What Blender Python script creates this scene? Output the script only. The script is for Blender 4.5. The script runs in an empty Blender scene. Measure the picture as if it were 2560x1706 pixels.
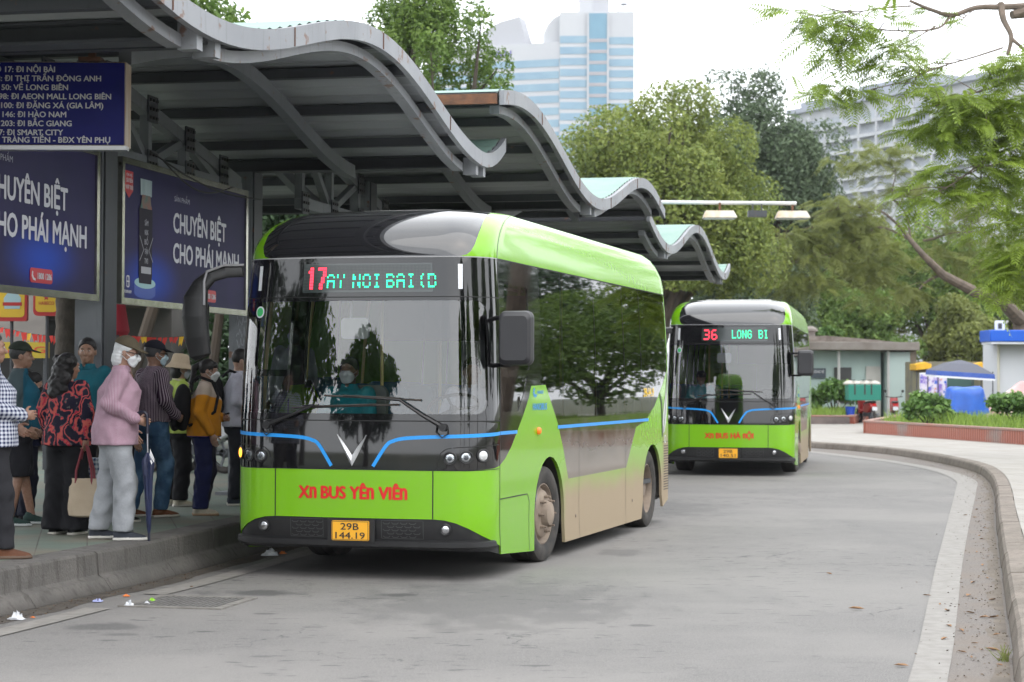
import bpy, bmesh, math, random
import numpy as np
from math import sin, cos, pi, radians, sqrt, atan2
from mathutils import Vector, Matrix, geometry

S = bpy.context.scene
COL = S.collection

# ---------------------------------------------------------------- camera
cam_d = bpy.data.cameras.new('camera')
cam = bpy.data.objects.new('camera', cam_d)
COL.objects.link(cam)
S.camera = cam
cam_d.sensor_width = 36.0
cam_d.lens = 70.0
cam_d.clip_end = 5000.0
cam.matrix_world = (Matrix.Translation((0, 0, 1.65)) @ Matrix.Rotation(pi/2 + radians(1.197), 4, 'X')
                    @ Matrix.Rotation(0.004, 4, 'Z'))
cam_d.dof.use_dof = True
cam_d.dof.focus_distance = 17.5
cam_d.dof.aperture_fstop = 4.0

# ---------------------------------------------------------------- sky and sun (bright overcast)
SUN_EL, SUN_AZ = 55.0, 150.0          # azimuth measured from +Y towards +X
world = bpy.data.worlds.new("World")
S.world = world
world.use_nodes = True
nt = world.node_tree
for n in list(nt.nodes):
    nt.nodes.remove(n)
w_out = nt.nodes.new('ShaderNodeOutputWorld')
w_bg = nt.nodes.new('ShaderNodeBackground')
w_sky = nt.nodes.new('ShaderNodeTexSky')
w_sky.sky_type = 'NISHITA'
w_sky.sun_disc = False
w_sky.sun_elevation = radians(SUN_EL)
w_sky.sun_rotation = radians(SUN_AZ)
w_sky.air_density = 1.0
w_sky.dust_density = 6.0
w_sky.ozone_density = 1.0
w_tc = nt.nodes.new('ShaderNodeTexCoord')
w_no = nt.nodes.new('ShaderNodeTexNoise')
w_no.inputs['Scale'].default_value = 2.2
w_no.inputs['Detail'].default_value = 5
w_cr = nt.nodes.new('ShaderNodeValToRGB')
w_cr.color_ramp.elements[0].position = 0.3
w_cr.color_ramp.elements[0].color = (17.0, 17.8, 18.8, 1)
w_cr.color_ramp.elements[1].position = 0.75
w_cr.color_ramp.elements[1].color = (22.0, 22.3, 22.6, 1)
w_mx = nt.nodes.new('ShaderNodeMix')
w_mx.data_type = 'RGBA'
w_mx.inputs[0].default_value = 0.85
nt.links.new(w_tc.outputs['Generated'], w_no.inputs['Vector'])
nt.links.new(w_no.outputs['Fac'], w_cr.inputs['Fac'])
nt.links.new(w_sky.outputs['Color'], w_mx.inputs[6])
nt.links.new(w_cr.outputs['Color'], w_mx.inputs[7])
nt.links.new(w_mx.outputs[2], w_bg.inputs['Color'])
nt.links.new(w_bg.outputs['Background'], w_out.inputs['Surface'])
w_bg.inputs['Strength'].default_value = 0.1

sun_d = bpy.data.lights.new('sun', 'SUN')
sun_d.energy = 1.0
sun_d.angle = radians(80)
sun_d.color = (1.0, 0.97, 0.92)
sun = bpy.data.objects.new('sun', sun_d)
COL.objects.link(sun)
_d = Vector((sin(radians(SUN_AZ))*cos(radians(SUN_EL)), cos(radians(SUN_AZ))*cos(radians(SUN_EL)), sin(radians(SUN_EL))))
sun.rotation_euler = (-_d).to_track_quat('-Z', 'Y').to_euler()

S.view_settings.view_transform = 'Standard'
S.view_settings.look = 'None'
S.view_settings.exposure = 0.65
S.view_settings.gamma = 1.0
S.cycles.max_bounces = 10
S.cycles.transparent_max_bounces = 16
S.cycles.glossy_bounces = 4
S.cycles.diffuse_bounces = 4
S.cycles.use_denoising = True
S.cycles.caustics_reflective = False
S.cycles.caustics_refractive = False
HAZE_D = 0.00019

# ---------------------------------------------------------------- materials
MATS = {}
def newmat(name):
    m = bpy.data.materials.new(name)
    m.use_nodes = True
    t = m.node_tree
    b = t.nodes['Principled BSDF']
    MATS[name] = m
    return m, t, b
def mat(name, col, rough=0.6, metal=0.0, var=0.0, scale=6.0, bump=0.0, bscale=None, spec=0.5, emit=None, es=1.0,
        coat=0.0, col2=None, stretch=None, detail=6.0, obj=True, sheen=0.0, sss=0.0):
    """noise-varied principled material; col2 = the second colour of the blotches"""
    if name in MATS:
        return MATS[name]
    m, t, b = newmat(name)
    b.inputs['Roughness'].default_value = rough
    b.inputs['Metallic'].default_value = metal
    b.inputs['Specular IOR Level'].default_value = spec
    b.inputs['Coat Weight'].default_value = coat
    b.inputs['Coat Roughness'].default_value = 0.05
    b.inputs['Sheen Weight'].default_value = sheen
    c = (*col, 1)
    b.inputs['Base Color'].default_value = c
    if emit:
        b.inputs['Emission Color'].default_value = (*emit, 1)
        b.inputs['Emission Strength'].default_value = es
    if var or bump or col2:
        tc = t.nodes.new('ShaderNodeTexCoord')
        mp = t.nodes.new('ShaderNodeMapping')
        t.links.new(tc.outputs['Object'], mp.inputs['Vector'])
        if stretch:
            mp.inputs['Scale'].default_value = stretch
        n = t.nodes.new('ShaderNodeTexNoise')
        n.inputs['Scale'].default_value = scale
        n.inputs['Detail'].default_value = detail
        t.links.new(mp.outputs['Vector'], n.inputs['Vector'])
        r = t.nodes.new('ShaderNodeValToRGB')
        r.color_ramp.elements[0].position = 0.32
        r.color_ramp.elements[1].position = 0.68
        if col2:
            r.color_ramp.elements[0].color = (*col2, 1)
            r.color_ramp.elements[1].color = c
        else:
            r.color_ramp.elements[0].color = (*[x*(1-var) for x in col], 1)
            r.color_ramp.elements[1].color = (*[min(1, x*(1+var)) for x in col], 1)
        t.links.new(n.outputs['Fac'], r.inputs['Fac'])
        t.links.new(r.outputs['Color'], b.inputs['Base Color'])
        if bump:
            n2 = t.nodes.new('ShaderNodeTexNoise')
            n2.inputs['Scale'].default_value = bscale or scale*6
            n2.inputs['Detail'].default_value = 4
            t.links.new(mp.outputs['Vector'], n2.inputs['Vector'])
            bp = t.nodes.new('ShaderNodeBump')
            bp.inputs['Strength'].default_value = bump
            bp.inputs['Distance'].default_value = 0.02
            t.links.new(n2.outputs['Fac'], bp.inputs['Height'])
            t.links.new(bp.outputs['Normal'], b.inputs['Normal'])
    return m
class NT:
    """tiny helper for hand-made node graphs"""
    def __init__(s, t): s.t = t
    def n(s, kind, **kw):
        x = s.t.nodes.new('ShaderNode'+kind)
        for k, v in kw.items():
            setattr(x, k, v)
        return x
    def l(s, a, b): s.t.links.new(a, b)
    def math(s, op, a, b=None, clamp=False):
        x = s.n('Math', operation=op, use_clamp=clamp)
        for i, v in enumerate((a, b)):
            if v is None: continue
            if isinstance(v, (int, float)): x.inputs[i].default_value = v
            else: s.l(v, x.inputs[i])
        return x.outputs[0]
    def mix(s, f, a, b):
        x = s.n('Mix', data_type='RGBA')
        for i, v in ((0, f), (6, a), (7, b)):
            if isinstance(v, (int, float)): x.inputs[i].default_value = v
            elif isinstance(v, tuple): x.inputs[i].default_value = (*v, 1)
            else: s.l(v, x.inputs[i])
        return x.outputs[2]
    def ramp(s, f, lo, hi):
        x = s.n('MapRange', interpolation_type='SMOOTHSTEP')
        s.l(f, x.inputs[0])
        x.inputs[1].default_value = lo; x.inputs[2].default_value = hi
        return x.outputs[0]
    def obj(s, scale=None):
        tc = s.n('TexCoord')
        o = tc.outputs['Object']
        if scale:
            mp = s.n('Mapping'); mp.inputs['Scale'].default_value = scale
            s.l(o, mp.inputs['Vector']); o = mp.outputs['Vector']
        return o
    def noise(s, v, scale, detail=5.0, rough=0.55):
        x = s.n('TexNoise'); x.inputs['Scale'].default_value = scale
        x.inputs['Detail'].default_value = detail
        x.inputs['Roughness'].default_value = rough
        s.l(v, x.inputs['Vector']); return x.outputs['Fac']
    def sep(s, v):
        x = s.n('SeparateXYZ'); s.l(v, x.inputs[0]); return x.outputs
    def bump(s, h, b, strength=0.4, dist=0.02):
        x = s.n('Bump'); x.inputs['Strength'].default_value = strength; x.inputs['Distance'].default_value = dist
        s.l(h, x.inputs['Height']); s.l(x.outputs['Normal'], b.inputs['Normal'])
def glassmat(name, tint, ior=1.6, gloss=(1, 1, 1), rough=0.0):
    m, t, b = newmat(name)
    t.nodes.remove(b)
    g = NT(t)
    tr = g.n('BsdfTransparent'); tr.inputs[0].default_value = (*tint, 1)
    gl = g.n('BsdfGlossy'); gl.inputs[0].default_value = (*gloss, 1); gl.inputs['Roughness'].default_value = rough
    fr = g.n('Fresnel'); fr.inputs[0].default_value = ior
    mx = g.n('MixShader')
    g.l(fr.outputs[0], mx.inputs[0]); g.l(tr.outputs[0], mx.inputs[1]); g.l(gl.outputs[0], mx.inputs[2])
    g.l(mx.outputs[0], t.nodes['Material Output'].inputs['Surface'])
    return m

# ---------------------------------------------------------------- mesh helpers
class MB:
    """collects geometry and links it as ONE mesh object"""
    def __init__(s):
        s.v = []; s.f = []; s.m = []
    def add(s, vs, fs, mi=0):
        o = len(s.v)
        s.v.extend([tuple(map(float, p)) for p in vs])
        s.f.extend([tuple(i+o for i in f) for f in fs])
        s.m.extend([mi]*len(fs))
        return s
    def box(s, c, d, rz=0, mi=0, M=None):
        x, y, z = d[0]/2, d[1]/2, d[2]/2
        vs = [Vector((a*x, b*y, e*z)) for e in (-1, 1) for b in (-1, 1) for a in (-1, 1)]
        R = M or Matrix.Rotation(rz, 3, 'Z')
        vs = [R @ p + Vector(c) for p in vs]
        return s.add(vs, [(0, 2, 3, 1), (4, 5, 7, 6), (0, 1, 5, 4), (2, 6, 7, 3), (0, 4, 6, 2), (1, 3, 7, 5)], mi)
    def beam(s, a, b, w, h, up=(0, 0, 1), mi=0):
        """box from a to b, width w (sideways), height h (along up)"""
        a = Vector(a); b = Vector(b); d = (b-a); L = d.length; d.normalize()
        u = Vector(up); r = d.cross(u)
        if r.length < 1e-6: r = d.cross(Vector((1, 0, 0)))
        r.normalize(); u = r.cross(d)
        M = Matrix((r, d, u)).transposed()
        return s.box((a+b)/2, (w, L, h), mi=mi, M=M)
    def tube(s, path, rad, n=8, mi=0, cap=True, flat=None):
        P = [Vector(p) for p in path]
        if not hasattr(rad, '__len__'): rad = [rad]*len(P)
        vs = []; fs = []
        prev = None
        for i, p in enumerate(P):
            d = (P[min(i+1, len(P)-1)] - P[max(i-1, 0)])
            if d.length < 1e-9: d = Vector((0, 0, 1))
            d.normalize()
            if prev is None:
                r = d.orthogonal().normalized()
            else:
                r = (prev - d*prev.dot(d))
                r = r.normalized() if r.length > 1e-6 else d.orthogonal().normalized()
            prev = r
            q = d.cross(r)
            for k in range(n):
                a = 2*pi*k/n
                vs.append(p + (r*cos(a) + q*sin(a))*rad[i])
        for i in range(len(P)-1):
            for k in range(n):
                fs.append((i*n+k, i*n+(k+1) % n, (i+1)*n+(k+1) % n, (i+1)*n+k))
        if cap:
            fs.append(tuple(range(n))[::-1]); fs.append(tuple(range((len(P)-1)*n, len(P)*n)))
        return s.add(vs, fs, mi)
    def lathe(s, prof, n=24, c=(0, 0, 0), axis='Z', mi=0, close=False):
        """prof: (radius, height) pairs"""
        vs = []; fs = []
        for r, h in prof:
            for k in range(n):
                a = 2*pi*k/n
                p = (r*cos(a), r*sin(a), h)
                if axis == 'X': p = (h, r*cos(a), r*sin(a))
                elif axis == 'Y': p = (r*sin(a), h, r*cos(a))
                vs.append((p[0]+c[0], p[1]+c[1], p[2]+c[2]))
        for i in range(len(prof)-1):
            for k in range(n):
                fs.append((i*n+k, i*n+(k+1) % n, (i+1)*n+(k+1) % n, (i+1)*n+k))
        return s.add(vs, fs, mi)
    def prism(s, poly, h0, h1, T=None, mi=0):
        """poly in a plane (a,b) extruded h0..h1; T maps (a,b,h) to 3D"""
        T = T or (lambda a, b, h: (a, b, h))
        n = len(poly)
        vs = [T(a, b, h0) for a, b in poly] + [T(a, b, h1) for a, b in poly]
        fs = [(i, (i+1) % n, n+(i+1) % n, n+i) for i in range(n)]
        tri = geometry.tessellate_polygon([[Vector((a, b, 0)) for a, b in poly]])
        for t in tri:
            fs.append(tuple(t)); fs.append(tuple(n+i for i in t[::-1]))
        return s.add(vs, fs, mi)
    def grid(s, fn, us, vs_, mi=0):
        o = [[fn(u, v) for v in vs_] for u in us]
        nv = len(vs_)
        vs = [p for r in o for p in r]
        fs = [(i*nv+j, (i+1)*nv+j, (i+1)*nv+j+1, i*nv+j+1) for i in range(len(us)-1) for j in range(nv-1)]
        return s.add(vs, fs, mi)
    def strip(s, A, B, mi=0):
        n = len(A)
        return s.add(list(A)+list(B), [(i, i+1, n+i+1, n+i) for i in range(n-1)], mi)
    def build(s, name, mats, parent=None, smooth=True, angle=35, bevel=0, recalc=True):
        me = bpy.data.meshes.new(name)
        me.from_pydata(s.v, [], s.f)
        if not isinstance(mats, (list, tuple)): mats = [mats]
        for m in mats: me.materials.append(m)
        if len(mats) > 1:
            me.polygons.foreach_set('material_index', s.m)
        if recalc:
            bm = bmesh.new(); bm.from_mesh(me)
            bmesh.ops.recalc_face_normals(bm, faces=bm.faces)
            bm.to_mesh(me); bm.free()
        if smooth:
            me.shade_smooth()
            me.set_sharp_from_angle(angle=radians(angle))
        me.update()
        o = bpy.data.objects.new(name, me)
        COL.objects.link(o)
        if parent: o.parent = parent
        if bevel:
            md = o.modifiers.new('bevel', 'BEVEL'); md.width = bevel; md.segments = 2
            md.limit_method = 'ANGLE'; md.angle_limit = radians(40)
        return o
def thing(name, label, cat, loc=(0, 0, 0), rz=0, group=None):
    o = bpy.data.objects.new(name, None)
    COL.objects.link(o)
    o.empty_display_size = 0.2
    o.location = loc; o.rotation_euler = (0, 0, rz)
    return tag(o, label, cat, group)
def tag(o, label, cat, group=None):
    o['label'] = label; o['category'] = cat
    if group: o['group'] = group
    return o
def struct(o):
    o['kind'] = 'structure'; return o
def plabel(o, label):
    o['label'] = label; return o
def copy_tree(o, parent=None):
    c = o.copy(); COL.objects.link(c)
    c.parent = parent
    for ch in list(o.children): copy_tree(ch, c)
    return c
_font = {}
def text_geo(txt, size=1.0, bold=0.0, align='LEFT', extrude=0.0):
    """outline text as (verts, faces) lying in the XY plane, baseline at y=0"""
    key = (txt, size, bold, align, extrude)
    if key in _font: return _font[key]
    c = bpy.data.curves.new('txt', 'FONT')
    c.body = txt; c.size = size; c.offset = bold; c.align_x = align; c.extrude = extrude
    c.resolution_u = 3
    o = bpy.data.objects.new('txt', c); COL.objects.link(o)
    dg = bpy.context.evaluated_depsgraph_get()
    me = bpy.data.meshes.new_from_object(o.evaluated_get(dg))
    vs = [tuple(v.co) for v in me.vertices]; fs = [tuple(p.vertices) for p in me.polygons]
    bpy.data.meshes.remove(me)
    bpy.data.objects.remove(o); bpy.data.curves.remove(c)
    _font[key] = (vs, fs)
    return vs, fs
def text_fit(mb, txt, T, x0, x1, y0, h, bold=0.02, mi=0, sx=None, z=0.0):
    """put txt into mb: cap height h with baseline y0, stretched to x0..x1; T maps (x,y,z)"""
    vs, fs = text_geo(txt, 1.0, 0.0)
    cap = 0.73
    a = min(v[0] for v in vs); b = max(v[0] for v in vs)
    k = (x1-x0)/(b-a)
    # heavier weights are built from slightly shifted layers of the letter shapes
    e = bold*1.1
    for i, (dx, dy) in enumerate(((0, 0), (-e, 0), (e, 0), (0, -e*.8), (0, e*.8), (-e*.7, e*.5), (e*.7, -e*.5)) if bold else ((0, 0),)):
        mb.add([T(x0+(v[0]-a+dx)*k, y0+(v[1]+dy)*h/cap, z+i*.00012) for v in vs], fs, mi)
    return mb
def inpoly(p, poly):
    x, y = p; c = False; j = len(poly)-1
    for i in range(len(poly)):
        xi, yi = poly[i]; xj, yj = poly[j]
        if (yi > y) != (yj > y) and x < (xj-xi)*(y-yi)/(yj-yi)+xi: c = not c
        j = i
    return c
def resample(poly, step):
    out = []
    n = len(poly)
    for i in range(n):
        a = poly[i]; b = poly[(i+1) % n]
        k = max(1, int(math.hypot(b[0]-a[0], b[1]-a[1])/step))
        for j in range(k):
            out.append((a[0]+(b[0]-a[0])*j/k, a[1]+(b[1]-a[1])*j/k))
    return out
def fill2d(poly, holes=(), step=0.06):
    """2D polygon with holes -> (points, triangles), with interior points so that it can be bent"""
    P = resample(poly, step); loops = [P]
    for h in holes: loops.append(resample(h, step))
    pts = []; edges = []
    for L in loops:
        o = len(pts); pts += L
        edges += [(o+i, o+(i+1) % len(L)) for i in range(len(L))]
    xs = [p[0] for p in P]; ys = [p[1] for p in P]
    arr = np.array(pts)
    nx = int((max(xs)-min(xs))/step)+1; ny = int((max(ys)-min(ys))/step)+1
    grid = []
    for i in range(nx):
        for j in range(ny):
            q = (min(xs)+(i+0.5)*step, min(ys)+(j+0.5)*step)
            if not inpoly(q, poly) or any(inpoly(q, h) for h in holes): continue
            if ((arr-np.array(q))**2).sum(1).min() < (0.45*step)**2: continue
            grid.append(q)
    allp = pts+grid
    r = geometry.delaunay_2d_cdt([Vector(p) for p in allp], edges, [], 0, 1e-6)
    V = [tuple(v) for v in r[0]]
    F = []
    for f in r[2]:
        c = (sum(V[i][0] for i in f)/3, sum(V[i][1] for i in f)/3)
        if inpoly(c, poly) and not any(inpoly(c, h) for h in holes): F.append(tuple(f))
    return V, F
def rrect(x0, y0, x1, y1, r, n=5):
    out = []
    for cx, cy, a0 in ((x1-r, y1-r, 0), (x0+r, y1-r, pi/2), (x0+r, y0+r, pi), (x1-r, y0+r, 1.5*pi)):
        for k in range(n+1):
            a = a0+pi/2*k/n
            out.append((cx+r*cos(a), cy+r*sin(a)))
    return out
def lerp(a, b, t): return a+(b-a)*t
def smooth_path(pts, n=6):
    """Catmull-Rom through 2D/3D points"""
    P = [np.array(p, float) for p in pts]
    P = [2*P[0]-P[1]] + P + [2*P[-1]-P[-2]]
    out = []
    for i in range(1, len(P)-2):
        for k in range(n):
            t = k/n
            a, b, c, d = P[i-1:i+3]
            out.append(0.5*((2*b)+(c-a)*t+(2*a-5*b+4*c-d)*t*t+(3*b-a-3*c+d)*t**3))
    out.append(P[-2])
    return [tuple(p) for p in out]
# ================================================================ GROUND, ROAD, PAVEMENTS
random.seed(7)
def offset_line(P, d):
    """2D polyline moved sideways to its right by d"""
    out = []
    for i, p in enumerate(P):
        a = P[max(i-1, 0)]; b = P[min(i+1, len(P)-1)]
        t = (b[0]-a[0], b[1]-a[1]); L = math.hypot(*t)
        out.append((p[0]+t[1]/L*d, p[1]-t[0]/L*d))
    return out
def arclen(P):
    s = [0]
    for i in range(1, len(P)): s.append(s[-1]+math.hypot(P[i][0]-P[i-1][0], P[i][1]-P[i-1][1]))
    return s
def cut_line(P, s0, s1):
    """part of a polyline between two arc lengths"""
    s = arclen(P); out = []
    def at(x):
        for i in range(1, len(P)):
            if s[i] >= x:
                k = (x-s[i-1])/max(1e-9, s[i]-s[i-1])
                return (lerp(P[i-1][0], P[i][0], k), lerp(P[i-1][1], P[i][1], k))
        return P[-1]
    out.append(at(s0))
    out += [P[i] for i in range(len(P)) if s0+1e-4 < s[i] < s1-1e-4]
    out.append(at(s1))
    return out

# --- asphalt
m, t, b = newmat('asphalt'); g = NT(t)
v = g.obj()
fine = g.noise(v, 105, 4, .7); mid = g.noise(v, 3.0, 6); big = g.noise(v, 0.35, 5)
vs_ = g.obj((1.0, 0.25, 1.0)); wear = g.noise(vs_, 0.8, 5)
c = g.mix(g.ramp(fine, .3, .7), (.074, .071, .069), (.220, .210, .201))
agg = g.noise(v, 34, 6, .8)
c = g.mix(g.math('MULTIPLY', g.ramp(agg, .5, .62), .55), c, (.085, .083, .083))
c = g.mix(g.math('MULTIPLY', g.ramp(agg, .46, .36), .35), c, (.24, .235, .23))
c = g.mix(g.math('MULTIPLY', g.ramp(mid, .35, .7), .35), c, (.18, .172, .165))
c = g.mix(g.math('MULTIPLY', g.ramp(big, .42, .6), .5), c, (.20, .19, .18))
c = g.mix(g.math('MULTIPLY', g.ramp(wear, .55, .75), .35), c, (.10, .098, .098))
sp = g.noise(g.obj((2.6, 7.0, 1.0)), 1.6, 4); spm = g.noise(v, .3, 2)
c = g.mix(g.math('MULTIPLY', g.math('MULTIPLY', g.ramp(sp, .60, .67), g.ramp(spm, .38, .55)), .8), c, (.05, .05, .05))
cr = g.n('TexVoronoi', feature='DISTANCE_TO_EDGE'); cr.inputs['Scale'].default_value = .55
wv = g.noise(v, 2.2, 4)
vm = g.n('VectorMath', operation='ADD'); g.l(v, vm.inputs[0])
cmb = g.n('CombineXYZ'); g.l(g.math('MULTIPLY', wv, 1.3), cmb.inputs[0]); g.l(g.math('MULTIPLY', wv, .9), cmb.inputs[1]); g.l(cmb.outputs[0], vm.inputs[1])
g.l(vm.outputs[0], cr.inputs['Vector'])
crack = g.math('MULTIPLY', g.math('SUBTRACT', 1.0, g.ramp(cr.outputs[0], .002, .009)), g.ramp(spm, .5, .6))
c = g.mix(g.math('MULTIPLY', crack, .75), c, (.045, .045, .045))
# oil and damp stains, each at its own place on the road
xy = g.sep(v); sn = g.noise(g.obj((1, .5, 1)), 3.5, 5); stain = None
for sx, sy, rx, ry, st_ in ((-.86, 15.5, .20, .18, .8), (-2.75, 13.4, .28, .22, .55), (-2.55, 13.0, .22, .12, .5), (-2.0, 15.6, .45, .30, .75), (-1.75, 14.2, .12, .07, .6), (-.1, 15.0, 1.2, 2.0, .35), (2.0, 26.5, .9, 2.2, .3), (1.1, 19.5, .30, .5, .4), (.9, 13.6, .10, .09, .6), (-1.5, 12.0, .10, .06, .5)):
    dx = g.math('MULTIPLY', g.math('SUBTRACT', xy[0], sx), 1/rx); dy = g.math('MULTIPLY', g.math('SUBTRACT', xy[1], sy), 1/ry)
    d_ = g.math('ADD', g.math('SQRT', g.math('ADD', g.math('MULTIPLY', dx, dx), g.math('MULTIPLY', dy, dy))), g.math('MULTIPLY', g.math('SUBTRACT', sn, .5), 2.2))
    f_ = g.math('MULTIPLY', g.math('SUBTRACT', 1.0, g.ramp(d_, .45, 1.05)), st_)
    stain = f_ if stain is None else g.math('MAXIMUM', stain, f_)
c = g.mix(stain, c, (.042, .041, .042))
g.l(c, b.inputs['Base Color']); b.inputs['Roughness'].default_value = .82
g.bump(fine, b, .5, .01)
ASPH = m
# --- worn road paint
m, t, b = newmat('road_paint'); g = NT(t); v = g.obj()
w1 = g.noise(v, 9, 6); w2 = g.noise(v, 120, 3)
c = g.mix(g.ramp(w1, .35, .7), (.225, .213, .197), (.175, .163, .15))
c = g.mix(g.math('MULTIPLY', g.ramp(w2, .62, .72), .5), c, (.16, .155, .15))
g.l(c, b.inputs['Base Color']); b.inputs['Roughness'].default_value = .75; g.bump(w2, b, .3, .006)
PAINT = m
# --- kerb concrete with grime
def concrete(name, c1, c2, grime, zlo, zhi):
    m, t, b = newmat(name); g = NT(t); v = g.obj()
    n1 = g.noise(v, 2.4, 6); n2 = g.noise(v, 40, 4); z = g.sep(v)[2]
    vs = g.noise(g.obj((3.0, 3.0, .35)), 5, 4)
    c = g.mix(g.ramp(n1, .3, .7), c1, c2)
    c = g.mix(g.math('MULTIPLY', g.ramp(vs, .5, .7), .6), c, grime)
    c = g.mix(g.math('MULTIPLY', g.ramp(n2, .5, .75), .35), c, tuple(x*.55 for x in c1))
    lo = g.math('SUBTRACT', 1.0, g.ramp(g.math('ADD', z, g.math('MULTIPLY', n1, .04)), zlo, zhi))
    c = g.mix(g.math('MULTIPLY', lo, .8), c, grime)
    g.l(c, b.inputs['Base Color']); b.inputs['Roughness'].default_value = .9
    g.bump(g.math('ADD', n2, g.math('MULTIPLY', n1, .7)), b, .55, .02)
    return m
KERB_L = concrete('kerb_concrete', (.13, .12, .112), (.085, .08, .075), (.045, .04, .035), .0, .10)
KERB_R = concrete('kerb_stone', (.20, .17, .145), (.14, .12, .10), (.075, .055, .04), .0, .07)
# --- paving
def paving(name, c1, c2, mortar, bw, bh, rot, blotch, msize=.012, off=.5):
    m, t, b = newmat(name); g = NT(t)
    tc = g.n('TexCoord'); mp = g.n('Mapping'); mp.inputs['Rotation'].default_value = (0, 0, rot)
    g.l(tc.outputs['Object'], mp.inputs['Vector'])
    br = g.n('TexBrick'); br.offset = off
    g.l(mp.outputs['Vector'], br.inputs['Vector'])
    br.inputs['Scale'].default_value = 1; br.inputs['Brick Width'].default_value = bw; br.inputs['Row Height'].default_value = bh
    br.inputs['Mortar Size'].default_value = msize; br.inputs['Color1'].default_value = (*c1, 1); br.inputs['Color2'].default_value = (*c2, 1)
    br.inputs['Mortar'].default_value = (*mortar, 1)
    n = g.noise(tc.outputs['Object'], 1.3, 6); n2 = g.noise(tc.outputs['Object'], 30, 4)
    c = g.mix(g.math('MULTIPLY', g.ramp(n, .4, .7), .7), br.outputs['Color'], blotch)
    c = g.mix(g.math('MULTIPLY', g.ramp(n2, .5, .75), .3), c, tuple(x*.5 for x in c1))
    g.l(c, b.inputs['Base Color']); b.inputs['Roughness'].default_value = .8
    g.bump(g.math('ADD', n2, g.math('MULTIPLY', br.outputs['Fac'], -1.2)), b, .4, .01)
    return m
PLAT = paving('platform_tiles', (.098, .14, .112), (.12, .14, .115), (.055, .06, .05), .4, .4, radians(-12), (.17, .135, .10), .006, 0)
PAVE = paving('pavement_tiles', (.30, .285, .26), (.265, .25, .23), (.14, .13, .115), 1.0, 1.0, radians(-12), (.23, .21, .185), .014, 0)

MB().add([(-2500, -800, -.03), (2500, -800, -.03), (2500, 3500, -.03), (-2500, 3500, -.03)], [(0, 1, 2, 3)]).build(
    'ground', mat('earth', (.10, .10, .06), .95, col2=(.07, .085, .04), scale=.2))
struct(bpy.data.objects['ground'])
us = np.linspace(-45, 45, 2); vv = np.linspace(-40, 150, 2)
struct(MB().grid(lambda u, w: (u, w, 0), us, vv).build('road', ASPH))

# --- boarding platform on the left, a two-step kerb along it
EDGE = smooth_path([(-12.5, -22), (-8.3, -4), (-5.2, 8.0), (-4.0, 12.7), (-3.60, 14.3), (-3.36, 15.3), (-3.08, 16.4), (-2.80, 17.8), (-2.56, 19.1), (-2.1, 21.2),
                    (-1.0, 26), (1.0, 35), (2.7, 43), (3.6, 52), (3.0, 62), (1.0, 80)], 5)
pf = list(EDGE) + [(-45, 80), (-45, -22)]
P_, F_ = fill2d([tuple(p) for p in offset_line(EDGE, -.30)] + [(-44, 80), (-44, -22)], step=6.0)
struct(MB().add([(x, y, .31) for x, y in P_], F_).build('platform_pavement', PLAT, recalc=True))
kb = MB()
sL = arclen(EDGE); tot = sL[-1]; s0 = 0.0; q = random.Random(3)
while s0 < tot-1.3:
    s1 = min(tot, s0+1.25+q.uniform(-.05, .05))
    seg = cut_line(EDGE, s0+.004, s1-.004)
    jz = q.uniform(-.004, .006); jo = q.uniform(-.006, .006)
    prof = [(-.31, .20), (-.31, .311+jz), (-.02, .311+jz), (.0+jo, .292+jz), (.012+jo, .13), (.02+jo, .118), (.06, .10), (.125, .012), (.13, -.02)]
    rows = []
    for o, z in prof:
        rows.append([(x, y, z) for x, y in offset_line(seg, o)])
    for i in range(len(rows)-1): kb.strip(rows[i], rows[i+1])
    for e in (0, -1):
        kb.add([r[e] for r in rows], [tuple(range(len(rows)))])
    s0 = s1
struct(kb.build('platform_kerb', KERB_L, angle=50))
# gutter dirt strip and the painted edge line (broken at the drain)
gut = mat('gutter_dirt', (.085, .072, .06), .95, col2=(.05, .042, .036), scale=7, bump=.4)
struct(MB().strip([(x, y, .003) for x, y in offset_line(EDGE, .10)],
                  [(x+.025*sin(.7*i)+.015*sin(1.9*i), y, .003) for i, (x, y) in enumerate(offset_line(EDGE, .33))]).build('gutter', gut))
lm = MB()
i0 = min(range(len(EDGE)), key=lambda i: abs(EDGE[i][1]-14.55))
for a, bb in ((0, sL[i0]+.05), (sL[i0]+1.05, tot)):
    seg = cut_line(EDGE, a, bb)
    lm.strip([(x, y, .007) for x, y in offset_line(seg, .46)], [(x, y, .007) for x, y in offset_line(seg, .655)])
struct(lm.build('road_edge_line_beside_platform', PAINT))

# --- right-hand kerb, its edge line and the pavement behind
KFOOT = smooth_path([(-4.5, -22), (-1.3, -6), (1.05, 4), (2.79, 11.08), (3.64, 14.68), (4.46, 18.19), (5.81, 23.94), (7.15, 29.54), (8.17, 34.21),
                     (8.76, 37.95), (8.97, 42.11), (8.86, 46.4), (8.34, 49.3), (7.8, 51.0), (7.0, 54), (6.6, 60), (7.4, 75), (9.5, 110)], 5)
kb = MB(); sR = arclen(KFOOT); tot = sR[-1]; s0 = 0
while s0 < tot-1.1:
    s1 = s0+1.0+q.uniform(-.04, .04)
    seg = cut_line(KFOOT, s0+.003, s1-.003)
    jz = q.uniform(-.003, .003); jo = q.uniform(-.004, .004)
    prof = [(0+jo, -.02), (.035+jo, .125+jz), (.06+jo, .150+jz), (.235+jo, .158+jz), (.25+jo, .10)]
    rows = [[(x, y, z) for x, y in offset_line(seg, o)] for o, z in prof]
    for i in range(len(rows)-1): kb.strip(rows[i], rows[i+1])
    for e in (0, -1): kb.add([r[e] for r in rows], [tuple(range(len(rows)))])
    s0 = s1
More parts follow.
